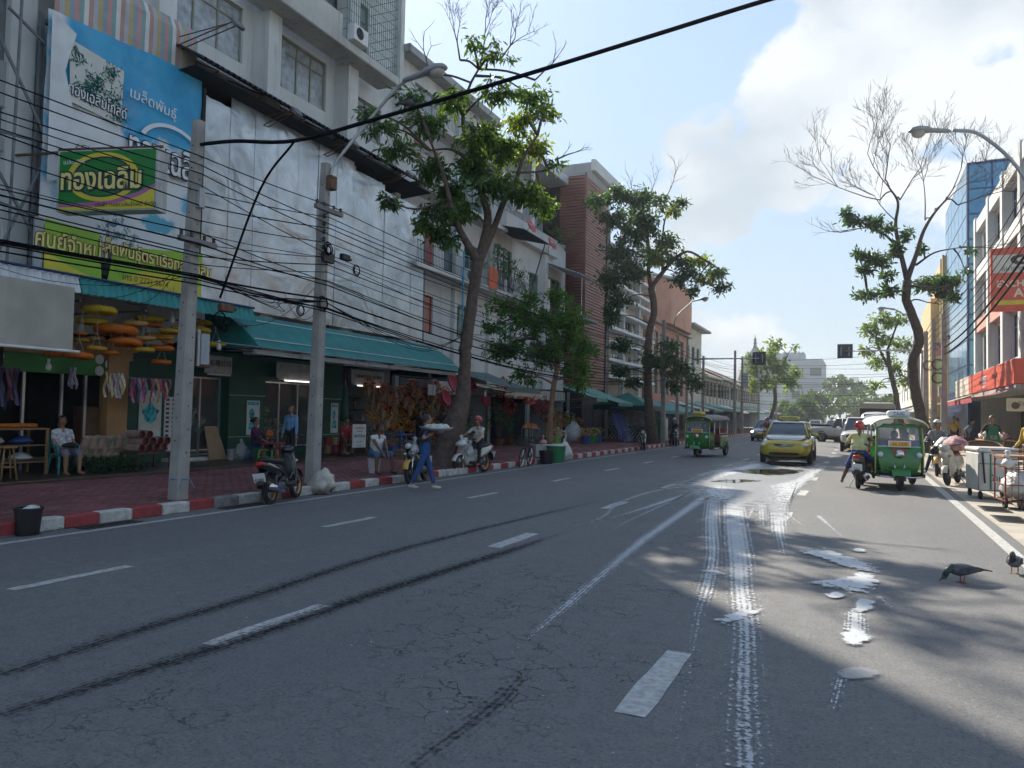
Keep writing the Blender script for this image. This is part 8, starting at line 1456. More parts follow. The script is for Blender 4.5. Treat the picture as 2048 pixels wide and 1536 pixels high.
nt = thing('notice_panel', 'paired white notice sheets hanging in the dark shop above the walking woman', 'notice', PX(862, 780, -15.6)); part('sheet', MB().box((0, -.25, -.2), (.01, .12, .22)), M_PLW, nt); part('sheet', MB().box((0, .16, -.2), (.01, .36, .22)), M_PLW, nt)
gb1 = gp(1095, 922); gb1.z = zs(gb1.x); bucket('black tub in front of the green tub at left kerb', gu(1093, -9.95), .26, .46, M_BLACK, name='tub', cat='tub'); bucket('large green tub at left kerb beside the slim trunk', gu(1112, -9.98), .36, .6, M_PLG, name='tub', cat='tub', fill=M_BAGW); blob('rubbish_sack', 'pinkish white sack behind the green tub', 'sack', gu(1128, -10.1), (.3, .3, .36), M_BAGW, .25, 8)
single('foam_box', MB().rbox((-10.75, 25.95, .02), (-10.45, 26.6, .42), .02).rbox((-10.77, 25.93, .425), (-10.43, 26.62, .47), .015), M_PLW, 'white foam box on the kerb between bicycle and slim trunk', 'box'); blob('plastic_bag', 'small pink bag on the white foam box', 'bag', Vector((-10.6, 26.3, .47)), (.13, .13, .1), M_BAGP, .3, 2)
for k, dx in enumerate((-.12, .1, .2)): o = thing('broom', 'wooden broom handle leaning against the slim pale trunk', 'broom', Vector((-10.75+dx, 27.3+.15*k, .02)), 0, 'brooms leaning on the slim trunk'); part('handle', MB().tube([(0, 0, .15), (-dx*.6-.1, .25, 1.55)], .013, 6), M_WOOD, o); part('brush', MB().lathe([(.11, 0), (.05, .2), (.02, .28)], (0, 0, 0), 10), M_CARD, o)
table('small metal table with orange flower pile right of the dark potted plant', gu(1060, -14.2), .3, .45, .85, M_STEEL, (.3,)); pouf('flower_pile', 'orange flower pile on the small metal table', 'flowers', gu(1060, -14.2)+Vector((0, 0, .92)), (.28, .42, .1), [(.6, .2, .03), (.6, .4, .3)], 260, .08, .06)
chair('white plastic chair stacked by the flower buckets', gu(1124, -14.2), .2, M_PLW); blob('plastic_bag', 'large clear sheet bag of cut flowers beside the white chair', 'bag', gu(1146, -14.0), (.5, .6, .55), M_CLEAR, .3, 11)
for k, (x, y, m, n_) in enumerate(((-13.6, yu(1098, -13.6), M_PLG, 'green'), (-13.4, yu(1112, -13.4), M_LIMEP, 'lime'), (-13.2, yu(1172, -13.2), M_PLB, 'blue'), (-13.1, yu(1180, -13.1), M_PLG, 'dark green'), (-13.2, yu(1188, -13.2), M_PLG, 'far dark green'), (-13.5, yu(1196, -13.5), M_PLB, 'far blue'), (-13.7, yu(1162, -13.7), mat('plastic_orange', (.5, .15, .03), .5), 'orange'))):
 bucket(f'{n_} flower bucket standing before the open flower shop', gz(x, y), .24, .4, m, name='flower_bucket'); pouf('flower_bunch', f'cut flowers standing in the {n_} flower bucket', 'flowers', gz(x, y)+Vector((0, 0, .62)), (.28, .28, .2), [BQ[k % 6][0], (.1, .2, .06), (.4, .35, .3)], 150, .1, .06)
for k in range(7): pouf('flower_bunch', 'bright flower bunch displayed at the back of the open flower shop', 'flowers', Vector((-15.6-.3*(k % 2), 39.8+.75*k, 1.1+.35*(k % 2))), (.34, .34, .28), [BQ[k % 6][0], BQ[k % 6][1], (.1, .2, .05)], 170, .12, .08, 'bunches at the back of the flower shop')
mb = MB(); bl_pts = [(-13.2, 43.2, 1.75), (-13.0, 44.9, 1.7), (-12.3, 45.0, .06), (-12.5, 43.0, .06)]; n = 8; Q = lambda s, t: vl(vl(bl_pts[0], bl_pts[1], s), vl(bl_pts[3], bl_pts[2], s), t)+Vector((.06*math.sin(s*14)*t, 0, 0))
for i in range(n):
 for j in range(n): mb.quad(Q(i/n, j/n), Q((i+1)/n, j/n), Q((i+1)/n, (j+1)/n), Q(i/n, (j+1)/n))
single('blue_tarpaulin', mb, mat('tarp_blue', (.02, .035, .18), .6, var=.15, vs=4), 'blue tarpaulin sheet hung beside the pointed tent', 'tarpaulin', smooth=True)
o = copy_tree(bc); tag(o, 'red and blue bicycle parked before the blue tarpaulin', 'bicycle'); o.location = gz(-12.0, 43.6); o.rotation_euler = (R_(5), 0, R_(60))
pn = thing('fence_panel', 'printed hoarding panel with chevron fence inside the green tent', 'fence', Vector((-12.6, 47.2, zs(-12.6)))); part('poster', MB().box((-2.0, 0, .95), (1.0, .03, 1.75)), mat('hoarding_grey', (.35, .36, .35), .6, var=.4, vs=3), pn); ch = MB()
for k in range(14): x = -2.0+.22*k; ch.tube([(x, -.02, .05), (x+.35, -.02, .45)], .02, 4).tube([(x+.35, -.02, .45), (x, -.02, .85)], .02, 4)
part('chevrons', ch, M_WHITE, pn); part('backing', MB().box((-2.0, 0, .04), (1.3, .03, .9)), mat('hoarding_dark', (.12, .12, .1), .7), pn); part('notice', MB().box((.65, -.03, .3), (1.25, -.005, .85)), M_PLW, pn); letter('人', .4, M_INK, pn, frameM((.95, -.032, .58), (1, 0, 0), (0, 0, 1)), .002)
bk3 = thing('utility_cabinet', 'green roadside utility cabinet between the poles', 'cabinet', gz(-10.9, 46.4)); part('box', MB().rbox((-.25, -.35, 0), (.25, .35, 1.5), .02), M_PLG, bk3); part('door', MB().rbox((.251, -.3, .1), (.262, .3, 1.4), .004), mat('cabinet_white', (.5, .52, .5), .5), bk3); part('handle', MB().box((.263, .2, .7), (.28, .23, .85)), M_STEEL, bk3)
person('person in black sitting on the scooter parked beside the poles', gu(1349, -9.95)+Vector((-.1, .3, 0)), Vector((.34, -.94, 0)), .86, .1, ((.5, .25, 1.0), (.5, -.25, 1.0)), ((.3, .25, .1), (.2, -.3, .08)), knee=((1, .5, .3), (1, -.5, .2)), shirt=cloth('black', (1, 1, 1)), pants=cloth('black', (1, 1, 1)), leg=1.95, sleeve=1.9, helmet=M_PLW)
# ================================================================ RIGHT SIDE PEOPLE AND PROPS
yb = YB+Vector((0, .35, 0)); fy = Vector((math.cos(R_(86)), math.sin(R_(86)), 0))
person('rider in pale yellow shirt and red helmet seen from behind on dark scooter', yb-fy*.38, fy, .90, .3, ((.66, .36, 1.05), (.66, -.36, 1.05)), ((.15, .44, .09), (.38, -.30, .30)), knee=((.8, .9, .2), (1, -.7, .3)), shirt=cloth('paleyellow', (.52, .50, .22)), pants=mat('cloth_flower', (.03, .045, .2), .85, var=.9, vs=16), sleeve=1.3, leg=.95, skin=SKIND, helmet=mat('helmet_red', (1, 1, 1)), belly=1.4, H=1.52, shoes=SKIND, elbow=((-.3, 1, -.2), (-.3, -1, -.2)))
for (q, f, l, sh, pz, lk) in ((Vector((.76, 20.6, 0)), Vector((.08, -1, 0)), 'driver seated behind the windscreen of the right tuk tuk', (.05, .08, .2), .74, 0), (Vector((-5.88, 32.35, -.03)), Vector((-.1, -1, 0)), 'driver seated inside the left green tuk tuk', (.15, .17, .35), .74, 0)): person(l, q, f, pz, 0, ((.5, .28, 1.0), (.5, -.28, 1.0)), ((.45, .14, .43), (.45, -.14, .43)), knee=((1, .1, .6), (1, -.1, .6)), shirt=cloth('drv%d' % int(q.x), sh), leg=1.9, H=1.45)
person('passenger in blue seated in the back of the left tuk tuk', Vector((-5.75, 33.5, -.03)), Vector((-.1, -1, 0)), .78, 0, ((.3, .1, .8), (.3, -.1, .8)), ((.42, .1, .45), (.42, -.1, .45)), knee=((1, .1, .7), (1, -.1, .7)), shirt=cloth('blueshirt', (.02, .05, .25)), leg=1.9, H=1.5)
person('rider in dark jacket on the red motorcycle beside the taxi', Vector((-5.15, 49.3, -.02)), Vector((-.03, -1, 0)), .86, .12, ((.6, .3, 1.0), (.6, -.3, 1.0)), ((.35, .2, .32), (.35, -.2, .32)), knee=((1, .4, .4), (1, -.4, .4)), shirt=cloth('darkred', (.10, .02, .02)), leg=1.95, sleeve=1.9, helmet=M_BLACK)
person('grey clothed rider with dark glasses and pale hat between the parked scooters', Vector((2.15, 26.5, zs(2.15))), Vector((-.14, -.99, 0)), .86, .1, ((.6, .3, 1.0), (.6, -.3, 1.0)), ((.3, .3, .1), (.3, -.3, .1)), knee=((1, .4, .4), (1, -.4, .4)), shirt=cloth('grey', (.2, .2, .2)), leg=1.95, sleeve=1.9, helmet=M_PLW)
wpz = lambda u, v, x: Vector((x, PX(u, v, x).y, zs(x)))
person('woman with face mask below chin and green apron behind the white cart', Vector((3.95, 29.5, zs(3.95))), idir(-.25, .95), .90, .05, ((.18, .28, .95), (.18, -.28, .95)), None, shirt=cloth('darktee', (.015, .02, .03)), pants=cloth('black', (1, 1, 1)), leg=1.95, hair='bun', female=True, H=1.62)
ap = thing('apron', 'green apron worn by the woman behind the white cart', 'apron', Vector((3.95, 29.5, zs(3.95))), math.atan2(idir(-.25, .95).y, idir(-.25, .95).x)); part('bib', MB().loft([[(.16, -.13, 1.34), (.17, .13, 1.34)], [(.2, -.15, 1.15), (.2, .15, 1.15)], [(.19, -.19, .95), (.19, .19, .95)], [(.17, -.2, .6), (.17, .2, .6)]], closed=False), mat('apron_green', (.01, .12, .055), .7, var=.1), ap, True); part('pocket_print', MB().quad((.205, -.1, .9), (.205, .1, .9), (.205, .1, 1.02), (.205, -.1, 1.02)), mat('apron_print', (.2, .2, .18), .8, var=.8, vs=25), ap)
person('person in mustard top at the right border by the red pushcart', Vector((3.5, 20.3, zs(3.5))), idir(-.9, .2), .90, .12, ((.25, .2, .95), (.25, -.2, .95)), None, shirt=cloth('mustard', (.45, .30, .05)), pants=cloth('navy', (.02, .025, .05)), leg=1.95, sleeve=1.8, female=True, hair='bun', H=1.6)
person('man in yellow shirt standing under the pole on the right pavement', wpz(1908, 872, 4.2), idir(-.3, .9), .9, 0, shirt=cloth('mustard', (1, 1, 1)), leg=1.95, H=1.65); person('person in light blue bending at the stall beyond the wicker basket', wpz(1932, 872, 4.6), idir(.6, .6), .9, .5, shirt=cloth('skyblue', (1, 1, 1)), leg=1.95, H=1.6)
for k, (u, x, c) in enumerate(((1862, 3.4, (.3, .3, .3)), (1875, 3.9, (.35, .05, .05)), (1915, 5.2, (.1, .1, .12)))): person(('pedestrian in grey far along the right pavement', 'pedestrian in red farther along the right pavement', 'dark clothed vendor deep under the right awning')[k], wpz(u, 868, x), idir((-.5, .3, .8)[k], .8), .9, 0, shirt=cloth('ped%d' % k, c), leg=1.95, H=1.62)
ct = thing('vendor_cart', 'white insulated vendor cart with green rods on the right kerbside', 'cart', Vector((2.55, 19.0, .0)), R_(8)); part('box', MB().rbox((-.36, -.4, .18), (.36, .55, .98), .03), mat('cart_white', (.55, .55, .52), .45, var=.12, vs=3, streak=.4), ct); part('lid', MB().rbox((-.38, -.42, .985), (.38, .57, 1.08), .03), mat('cart_white', (1, 1, 1)), ct)
for x in (-.14, .14): part('green_rod', MB().tube([(x, -.42, .22), (x, -.42, .95)], .014, 6), M_PLG, ct)
part('frame', MB().tube([(-.37, -.43, .2), (.37, -.43, .2), (.37, -.43, .75), (-.37, -.43, .75), (-.37, -.43, .2)], .012, 6), M_STEEL, ct); part('strap', MB().tube([(-.30, -.45, .98), (-.26, -.46, .35)], .02, 5), M_BLACK, ct); letter('น้ำแข็ง', .16, M_INK, ct, frameM((.05, -.405, .45), (1, 0, 0), (0, 0, 1)), .002)
for x, y in ((-.3, -.3), (.3, -.3), (-.3, .45), (.3, .45)): part('wheel', MB().torus((x, y, .09), .06, .03, 'x', 14, 6), M_TYRE, ct, True)
rc = thing('pushcart', 'rusty red pushcart with bags and a blue strap at right border', 'cart', Vector((2.75, 17.2, .0)), R_(6)); M_RC = mat('rust_red', (.22, .06, .035), .7, .2, var=.3, vs=9)
for x in (-.32, .32):
 for y in (-.35, .35): part('post', MB().tube([(x, y, .12), (x, y, .95)], .016, 6), M_RC, rc)
for z in (.15, .45, .75, .93): part('rail', MB().tube([(-.32, -.35, z), (.32, -.35, z), (.32, .35, z), (-.32, .35, z), (-.32, -.35, z)], .011, 5), M_RC, rc)
for k in range(7): part('mesh_bar', MB().tube([(-.32+.107*k, -.35, .15), (-.32+.107*k, -.35, .93)], .006, 4), M_RC, rc)
part('floor', MB().box((-.31, -.34, .13), (.31, .34, .15)), M_WOODD, rc); part('handle', MB().tube([(-.3, .35, .9), (-.3, .7, 1.05), (.3, .7, 1.05), (.3, .35, .9)], .015, 6), M_RC, rc); part('blue_strap', MB().tube([(.08, -.37, .9), (.03, -.38, .6), (.1, -.38, .3)], [.03, .025, .02], 6), mat('strap_blue', (.02, .16, .35), .6), rc); part('top_board', MB().box((-.3, -.2, .96), (.34, .4, .99)), M_CARD, rc)
for x in (-.3, .3): part('wheel', MB().torus((x, -.25, .12), .09, .03, 'x', 16, 6), M_TYRE, rc, True)
blob('rubbish_sack', 'crumpled white sacks packed in the red pushcart', 'sack', Vector((2.72, 17.15, .16)), (.27, .28, .28), M_BAGW, .35, 13, knot=False); blob('plastic_bag', 'small white bag hanging on the corner of the red pushcart', 'bag', Vector((2.5, 16.75, .78)), (.1, .1, .09), M_BAGW, .2, 14)
wb = thing('rattan_basket', 'big tilted round rattan basket behind the cream scooter', 'basket', Vector((3.55, 28.2, zs(3.55)+.02)), 0); wb.rotation_euler = (R_(18), 0, 0); part('weave', MB().lathe([(.36, 0), (.46, .25), (.5, .55), (.51, .72), (.48, .72), (.44, .3), (.34, .04)], (0, 0, 0), 26), mat('rattan', (.22, .11, .06), .8, var=.3, vs=40, bump=.9, bs=60), wb, True); part('rim', MB().torus((0, 0, .72), .5, .03, 'z', 26, 6), M_WOODD, wb, True); part('band', MB().torus((0, 0, .5), .5, .016, 'z', 26, 6), M_WOODD, wb, True)
blob('market_bag', 'pink patterned bundle heaped on the cream scooter', 'bundle', VS+Vector((.1, .45, .84)), (.3, .34, .2), mat('pink_pattern', (.5, .26, .26), .7, var=.5, vs=9), .25, 15, knot=False); blob('market_bag', 'white bundle behind the pink one on the scooter', 'bundle', VS+Vector((-.12, .95, .75)), (.24, .26, .22), M_BAGW, .25, 16, knot=False)
t = thing('motorcycle_helmet', 'black helmet hanging on the cream scooter handlebar', 'helmet', VS+Vector((-.42, -.1, .72))); part('shell', MB().ell((0, 0, .12), (.13, .14, .14), 14, 10), M_BLACK, t, True); part('trim', MB().torus((0, 0, .02), .11, .018, 'z', 18, 6), M_PLW, t, True)
for k, (x, y, l, m) in enumerate(((4.6, 33.5, 'stall table with goods behind the green aproned woman', M_WOOD), (5.2, 37.5, 'stall table under the dark red awning', M_WOODD), (5.0, 26.5, 'stall table with pale bags at the right border', M_CARD))):
 table(l, Vector((x, y, zs(x))), .5, 1.2, .8, m, (.3,), name='stall_table')
 for j in range(6): blob('goods_bag', f'bag of goods on the {"first second third".split()[k]} right stall table', 'bag', Vector((x+rnd(-.25, .25), y-1+.4*j, zs(x)+.8)), (.2, .2, .14), [M_BAGW, M_BAGP, M_CARD, M_PLG][(j+k) % 4], .3, j+k*7, f'goods on right stall table {"first second third".split()[k]}', False)
for k in range(5): chair('red plastic stool under the right awnings', Vector((4.3+.1*k, 31.0+.5*k, zs(4.4))), .2*k, mat('plastic_red', (1, 1, 1)), False, .42, 'plastic_stool', 'stool', 'red stools under the right awnings')
hb = thing('shop_banner', 'beige hanging banner with two emblems above the stalls at right', 'banner', Vector((4.6, 31.0, 2.0))); part('cloth', MB().box((0, 0, 0), (1.5, .02, .45)), mat('banner_beige', (.52, .45, .3), .7, var=.1), hb)
for x in (.25, 1.25): part('emblem', MB().lathe([(.12, 0), (.12, .01)], (x, -.012, .2), 16, 'y'), M_WOODD, hb)
letter('ร้านดอกไม้', .2, M_INK, hb, frameM((.75, -.006, .25), (1, 0, 0), (0, 0, 1)), .002)
def pigeon(label, p, ang, peck=0., scale=1.):
 t = thing('pigeon', label, 'pigeon', p, ang); t.scale = (scale,)*3; M_PG = mat('pigeon_grey', (.085, .09, .105), .7, var=.35, vs=30); h = .105; hd = Vector((.135, 0, .20)).lerp(Vector((.17, 0, .05)), peck)
 body_ = MB().loft(secs([(-.14, h+.01, .012, .010), (-.10, h+.012, .032, .026), (-.03, h+.012, .055, .048), (.04, h+.01, .06, .055), (.09, h+.015, .045, .045), (.115, h+.02, .025, .03)], 14, 2.2)); part('body', body_, M_PG, t, True)
 part('neck', MB().tube([(.085, 0, h+.03), vl((.085, 0, h+.03), hd, .55)+Vector((.01, 0, .012)), hd], [.038, .026, .022], 10), mat('pigeon_neck', (.03, .05, .05), .35, .3), t, True); part('head', MB().ell(hd, (.026, .021, .022), 10, 8), M_PG, t, True); part('beak', MB().tube([hd+Vector((.02, 0, -.003*(1-peck)-.01*peck)), hd+Vector((.045, 0, -.01-.025*peck))], [.007, .002], 6), M_BLACK, t); part('tail', MB().prism([(-.12, -.025, h+.012), (-.12, .025, h+.012), (-.24, .035, h+.0), (-.24, -.035, h+.0)], (0, 0, .008)), mat('pigeon_dark', (.03, .03, .035), .7), t)
 for s in (-1, 1):
  part('wing', MB().loft([[(.06, .058*s, h+.03), (.06, .06*s, h-.01)], [(-.03, .062*s, h+.045), (-.03, .064*s, h-.015)], [(-.13, .04*s, h+.03), (-.13, .042*s, h+.0)], [(-.19, .02*s, h+.018), (-.19, .021*s, h+.01)]], closed=False), mat('pigeon_wing', (.05, .05, .06), .7, var=.5, vs=25), t, True); part('leg', MB().tube([(.0, .025*s, h-.03), (.01, .025*s, .01)], .005, 5), mat('pigeon_leg', (.3, .07, .05), .6), t); part('foot', MB().tube([(-.015, .025*s, .006), (.04, .03*s, .006)], .004, 4).tube([(.01, .025*s, .006), (.035, .012*s, .006)], .004, 4), mat('pigeon_leg', (1, 1, 1)), t); part('eye', MB().ell(hd+Vector((.008, .019*s, .005)), (.004, .003, .004), 6, 4), M_AMBER, t)
p = gp(1926, 1166); d = idir(-1, .05); pigeon('grey pigeon pecking at the asphalt in the right foreground', Vector((p.x, p.y, .0)), math.atan2(d.y, d.x), 1., 1.15); p = gp(2030, 1147); d = Vector((-.3, -1, 0)); pigeon('upright dark pigeon at the right edge of the picture', Vector((p.x, p.y, 0)), math.atan2(d.y, d.x), 0., 1.15)
# ================================================================ POLES, LAMPS, CABLES
M_POLE = mat('pole_concrete', (.30, .285, .26), .9, var=.18, vs=3, streak=.45, bump=.4, bs=40, dirt=(.12, .11, .1)); M_CABLE = mat('cable_black', (.006, .006, .008), .9, var=0, spec=.1); M_GALV = mat('galvanised', (.36, .37, .38), .5, .5, var=.15); M_LAMPB = mat('lamp_grey', (.30, .31, .33), .4, .2, var=.08); M_BOWL = mat('lamp_bowl', (.45, .42, .38), .12, var=.1, alpha=.8)
def pole(label, x, y, h, tx=0., ty=0., w0=.145, w1=.095, boxes=(), arms=(), rz=0., holes=True, hw=1.0):
 z0 = zs(x); t = thing('utility_pole', label, 'pole', (x, y, z0)); mb = MB(); rings = []
 for k in range(9): f = k/8; w = lerp(w0, w1, f); z = -.1+(h+.1)*f; c = w*.28; cx, cy = tx*f, ty*f; rings.append([(cx+a*w, cy+b*w*hw, z) for a, b in ((1, .72), (.72, 1), (-.72, 1), (-1, .72), (-1, -.72), (-.72, -1), (.72, -1), (1, -.72))])
 mb.loft(rings); part('shaft', mb, M_POLE, t)
 if holes:
  for k in range(14): f = .12+.06*k; w = lerp(w0, w1, f); part('bolt_hole', MB().lathe([(.014, 0), (.014, .004)], (tx*f+w, ty*f+.02*(k % 2), h*f), 8, 'x'), M_UNDER, t); part('bolt_hole', MB().tm(Matrix.Translation((tx*f, ty*f-w*hw, h*f+.2)) @ Matrix.Rotation(PI/2, 4, 'X')).lathe([(.014, 0), (.014, .004)], (0, 0, 0), 8), M_UNDER, t)
 for (z, ln) in arms:
  f = z/h; part('crossarm', MB().rbox((tx*f-.05, ty*f-ln/2, z-.05), (tx*f+.08, ty*f+ln/2, z+.05), .01).mesh and MB().box((tx*f+w1+.0, ty*f-ln/2, z-.045), (tx*f+w1+.09, ty*f+ln/2, z+.045)), M_STEEL, t)
  for s in (-1, -.4, .4, 1): part('insulator', MB().lathe([(.02, 0), (.035, .03), (.025, .05), (.035, .08), (.02, .1)], (tx*f+w1+.045, ty*f+s*ln*.45, z+.045), 10), mat('insulator_brown', (.06, .02, .015), .3), t, True)
 for (z, sx, sy, sz, m, o) in boxes: f = z/h; part('junction_box', MB().rbox((tx*f+lerp(w0, w1, f)+o, ty*f-sy/2, z), (tx*f+lerp(w0, w1, f)+o+sx, ty*f+sy/2, z+sz), .012), m, t)
 return t
P1 = Vector((-10.65, 9.72, 0)); P2 = Vector((-10.65, 13.28, 0))
pole('first concrete utility pole at left kerb in front of the garland shop', P1.x, P1.y, 6.62, 0, .16, boxes=[(5.05, .1, .12, .35, M_GALV, 0)], arms=[(4.45, .8)], hw=.85)
bs_ = thing('metal_cabinet', 'grey blue metal sign plate fixed to the first pole', 'sign plate', (-10.66, 9.93, 2.3)); part('backing', MB().rbox((-.05, -.02, 0), (-.01, .42, .62), .008), mat('sign_back', (.10, .03, .03), .6, streak=.5), bs_); part('plate', MB().rbox((-.008, .18, .05), (.02, .38, .6), .008), mat('plate_greyblue', (.32, .38, .42), .5, .2, var=.15, streak=.4), bs_); part('pipe', MB().tube([(.03, .1, .02), (.03, .1, .66)], .035, 8), M_GALV, bs_)
single('tied_ribbon', MB().torus((-10.65, 9.75, .36), .155, .012, 'z', 14, 5).tube([(-10.5, 9.82, .36), (-10.46, 9.9, .2)], .01, 4).tube([(-10.5, 9.66, .36), (-10.46, 9.58, .22)], .01, 4), mat('ribbon_blue', (.12, .2, .32), .6), 'pale blue cord tied round the foot of the first pole', 'cord')
pole('second concrete utility pole beside the black scooter', P2.x, P2.y, 6.95, 0, .14, boxes=[(6.35, .16, .2, .3, M_RUST, 0), (4.75, .1, .35, .22, M_BLACK, .0)], arms=[(5.9, .9)], hw=.85)
pole('third concrete pole with loudspeaker before the drooping tree', -10.6, 45.2, 7.3); pole('lamp pole just behind the third pole', -10.7, 49.5, 6.8, w0=.11, w1=.07, holes=False)
pole('left one of the double poles near the shophouses', -10.55, 73.5, 7.8, holes=False); pole('right one of the double poles with a transformer', -10.5, 78.0, 7.6, holes=False, boxes=[(4.6, .5, .6, 1.3, M_GALV, 0)]); pole('pole beyond the double poles', -10.55, 92, 7.4, holes=False); pole('pole beside the pale green roadside tree', -10.5, 112, 7.4, holes=False)
pole('thin pole left of the green cabinet', -10.9, 53.5, 7.0, w0=.1, w1=.07, holes=False); pole('pale post behind the left tuk tuk', -10.8, 59, 6.2, w0=.1, w1=.08, holes=False)
RPS = [(1888, 655, 3.5), (1868, 640, 3.4), (1852, 700, 3.3), (1838, 720, 3.2)]; RP = []
for k, (u, v, x) in enumerate(RPS): q = PX(u, v, x); RP.append((x, q.y, max(q.z, 6.5))); pole(('grey pole with coiled cables in front of the bank canopy', 'pole with cable rack left of the coiled cable pole', 'pole behind the right crooked trunk', 'farthest visible pole on the right pavement')[k], x, q.y, RP[-1][2]-.14, holes=False, arms=[(5.2, 1.4)] if k < 2 else [], boxes=[(2.6, .12, .4, .45, M_GALV, -.35)] if k == 0 else [])
def lamp(label, base, path, head, hd, bowl=True, r=.035):
 t = thing('street_lamp', label, 'street lamp', base); part('arm', MB().tube(curve_pts(path, 6), r, 8), M_GALV, t, True, w=True); d = Vector(hd).normalized(); h = Vector(head); side = d.cross(Vector((0, 0, 1))).normalized(); up = side.cross(d); M = Matrix(((d.x, side.x, up.x, h.x), (d.y, side.y, up.y, h.y), (d.z, side.z, up.z, h.z), (0, 0, 0, 1)))
 b = MB(); b.M = M; b.loft(secs([(-.75, .0, .035, .03), (-.68, .01, .07, .045), (-.25, .02, .085, .055), (-.15, .03, .13, .075), (.1, .035, .155, .08), (.25, .02, .12, .055), (.3, .0, .06, .03)], 14, 2.6)); part('housing', b, M_LAMPB, t, True, w=True)
 g = MB(); g.M = M; g.ell((.07, 0, -.06), (.17, .135, .12), 16, 8); part('glass_bowl', g, M_BOWL, t, True, w=True)
 return t
L2 = G(868, 142, 8.85); a0 = Vector((-10.52, 13.42, 6.6))
lamp('street lamp on a long bent arm above the second pole', a0, [a0, PX(672, 325, -10.45), PX(735, 245, -9.9), PX(790, 180, -9.25), G(815, 160, 8.75)], L2, (L2-G(820, 158, 8.75)))
R0_ = G(1842, 262, 8.9); lp_ = G(1905, 260, 8.95); pr = Vector((4.05, 22.3, .14))
lamp('street lamp with curved grey arm at the upper right border', pr, [pr, Vector((4.05, 22.3, 6.0)), PY(2046, 352, 22.3), PY(1965, 272, 22.15), lp_], R0_, (R0_-lp_)*Vector((1, 1, .3)), r=.045)
q = G(1408, 598, 8.9); lamp('street lamp over the left lanes before the far awnings', Vector((-10.6, 49.5, 0)), [Vector((-10.65, 49.4, 6.3)), PX(1350, 640, -10.3), G(1385, 602, 8.8)], q, Vector((1, -.1, .15))); q = G(1765, 617, 8.9); lamp('street lamp reaching out from behind the right crooked tree', Vector((3.3, 56, .1)), [Vector((3.3, 56, .1)), Vector((3.3, 56, 7.4)), G(1800, 625, 8.6), G(1780, 618, 8.9)], q, Vector((-1, 0, .1)))
def hsign(label, c, x0, base_y):
 t = thing('overhead_sign', label, 'road sign', (x0, c.y, zs(x0))); part('post', MB().tube([(0, 0, 0), (0, 0, c.z)], [.11, .08], 10), M_GALV, t, True); part('arm', MB().tube([(0, 0, c.z), (c.x-x0, 0, c.z)], [.06, .035], 8), M_GALV, t, True); s = .43; part('board', MB().rbox((c.x-x0-s, .05, c.z-s), (c.x-x0+s, .09, c.z+s), .01), mat('sign_navy', (.02, .03, .055), .5), t)
 for q in (-.22, .22): part('stiffener', MB().box((c.x-x0+q-.02, .01, c.z-.28), (c.x-x0+q+.02, .048, c.z+.28)), M_GALV, t)
hsign('dark square road sign back with H frame on the left arm', G(1518, 717, 5.6), -10.6, 0); hsign('dark square road sign back with H frame on the right arm', G(1690, 707, 5.6), 3.3, 0)
sp3 = thing('loudspeaker', 'black horn loudspeaker on the third left pole', 'loudspeaker', Vector((-10.35, 45.2, 3.95))); part('horn', MB().tm(Matrix.Rotation(R_(60), 4, 'X') @ Matrix.Rotation(R_(20), 4, 'Y')).lathe([(.05, 0), (.07, .08), (.16, .22), (.24, .26), (.235, .25), (.15, .2), (.05, .05)], (0, 0, 0), 18), mat('horn_dark', (.05, .055, .06), .5), sp3, True); part('bracket', MB().box((-.12, -.03, -.05), (.02, .03, .05)), M_STEEL, sp3)
NC = [0]
def cable(pts, r, label=None, group=None, sag=.0, n=10):
 if len(pts) == 2:
  a, b = Vector(pts[0]), Vector(pts[1]); pts = [a.lerp(b, k/n)-Vector((0, 0, 4*sag*(k/n)*(1-k/n))) for k in range(n+1)]
 else: pts = curve_pts(pts, 6)
 o = single('overhead_cable', MB().tube(pts, r, 5), M_CABLE, label or 'thin black overhead cable strung along the left poles', 'cable', group or 'cables along the left poles', True); NC[0] += 1; return o
PA = Vector((-10.6, -14, 0)); P3 = Vector((-10.5, 45.2, 0)); P4 = Vector((-10.5, 73.5, 0)); P5 = Vector((-10.5, 112, 0))
def run(z0, z1, z2, z3, dx, r=.009, sag=.12):
 J = lambda s=.05: rnd(-s, s)
 a, b, c, d, e = PA+Vector((dx+J(), 0, z0)), P1+Vector((.14+dx, .1, z1+J(.1))), P2+Vector((.14+dx, .1, z2+J(.14))), P3+Vector((dx+J(), 0, z3+J(.15))), P4+Vector((dx+J(), 0, z3+.1+J(.2)))
 cable([a, b], r, sag=sag*1.4); cable([b, c], r, sag=.03); cable([c, d], r, sag=sag*3.2+rnd(0, .25), n=18); cable([d, e], r, sag=sag*3, n=14)
for k in range(7): run(6.1-.14*((k*3) % 7), 5.95-.17*k, 5.95-.17*((k*2) % 7), 6.4-.2*((k*4) % 7), .02*(k % 3), rnd(.006, .012), rnd(.04, .2))
for k in range(7): run(5.2-.12*((k*3) % 7), 4.7-.1*k, 4.85-.1*((k*4) % 7), 5.0-.12*((k*2) % 7), .05*(k % 2), rnd(.006, .014), rnd(.08, .3))
for k in range(5): run(4.15-.05*k, 3.88-.04*k, 3.88-.04*k, 4.1-.07*k, .03*(k % 3), .02 if k == 0 else .013, .2)
for k in range(6): # loose service drops to the shops
 a = (P1 if k % 2 else P2)+Vector((.1, .1, 3.9+.3*(k % 3))); b = Vector((-15.9, a.y+rnd(-2, 5), rnd(4.1, 5.2))); cable([a, b], .006, 'slack service cable drooping from pole to the shop front', 'service drops to the shops', rnd(.3, .7))
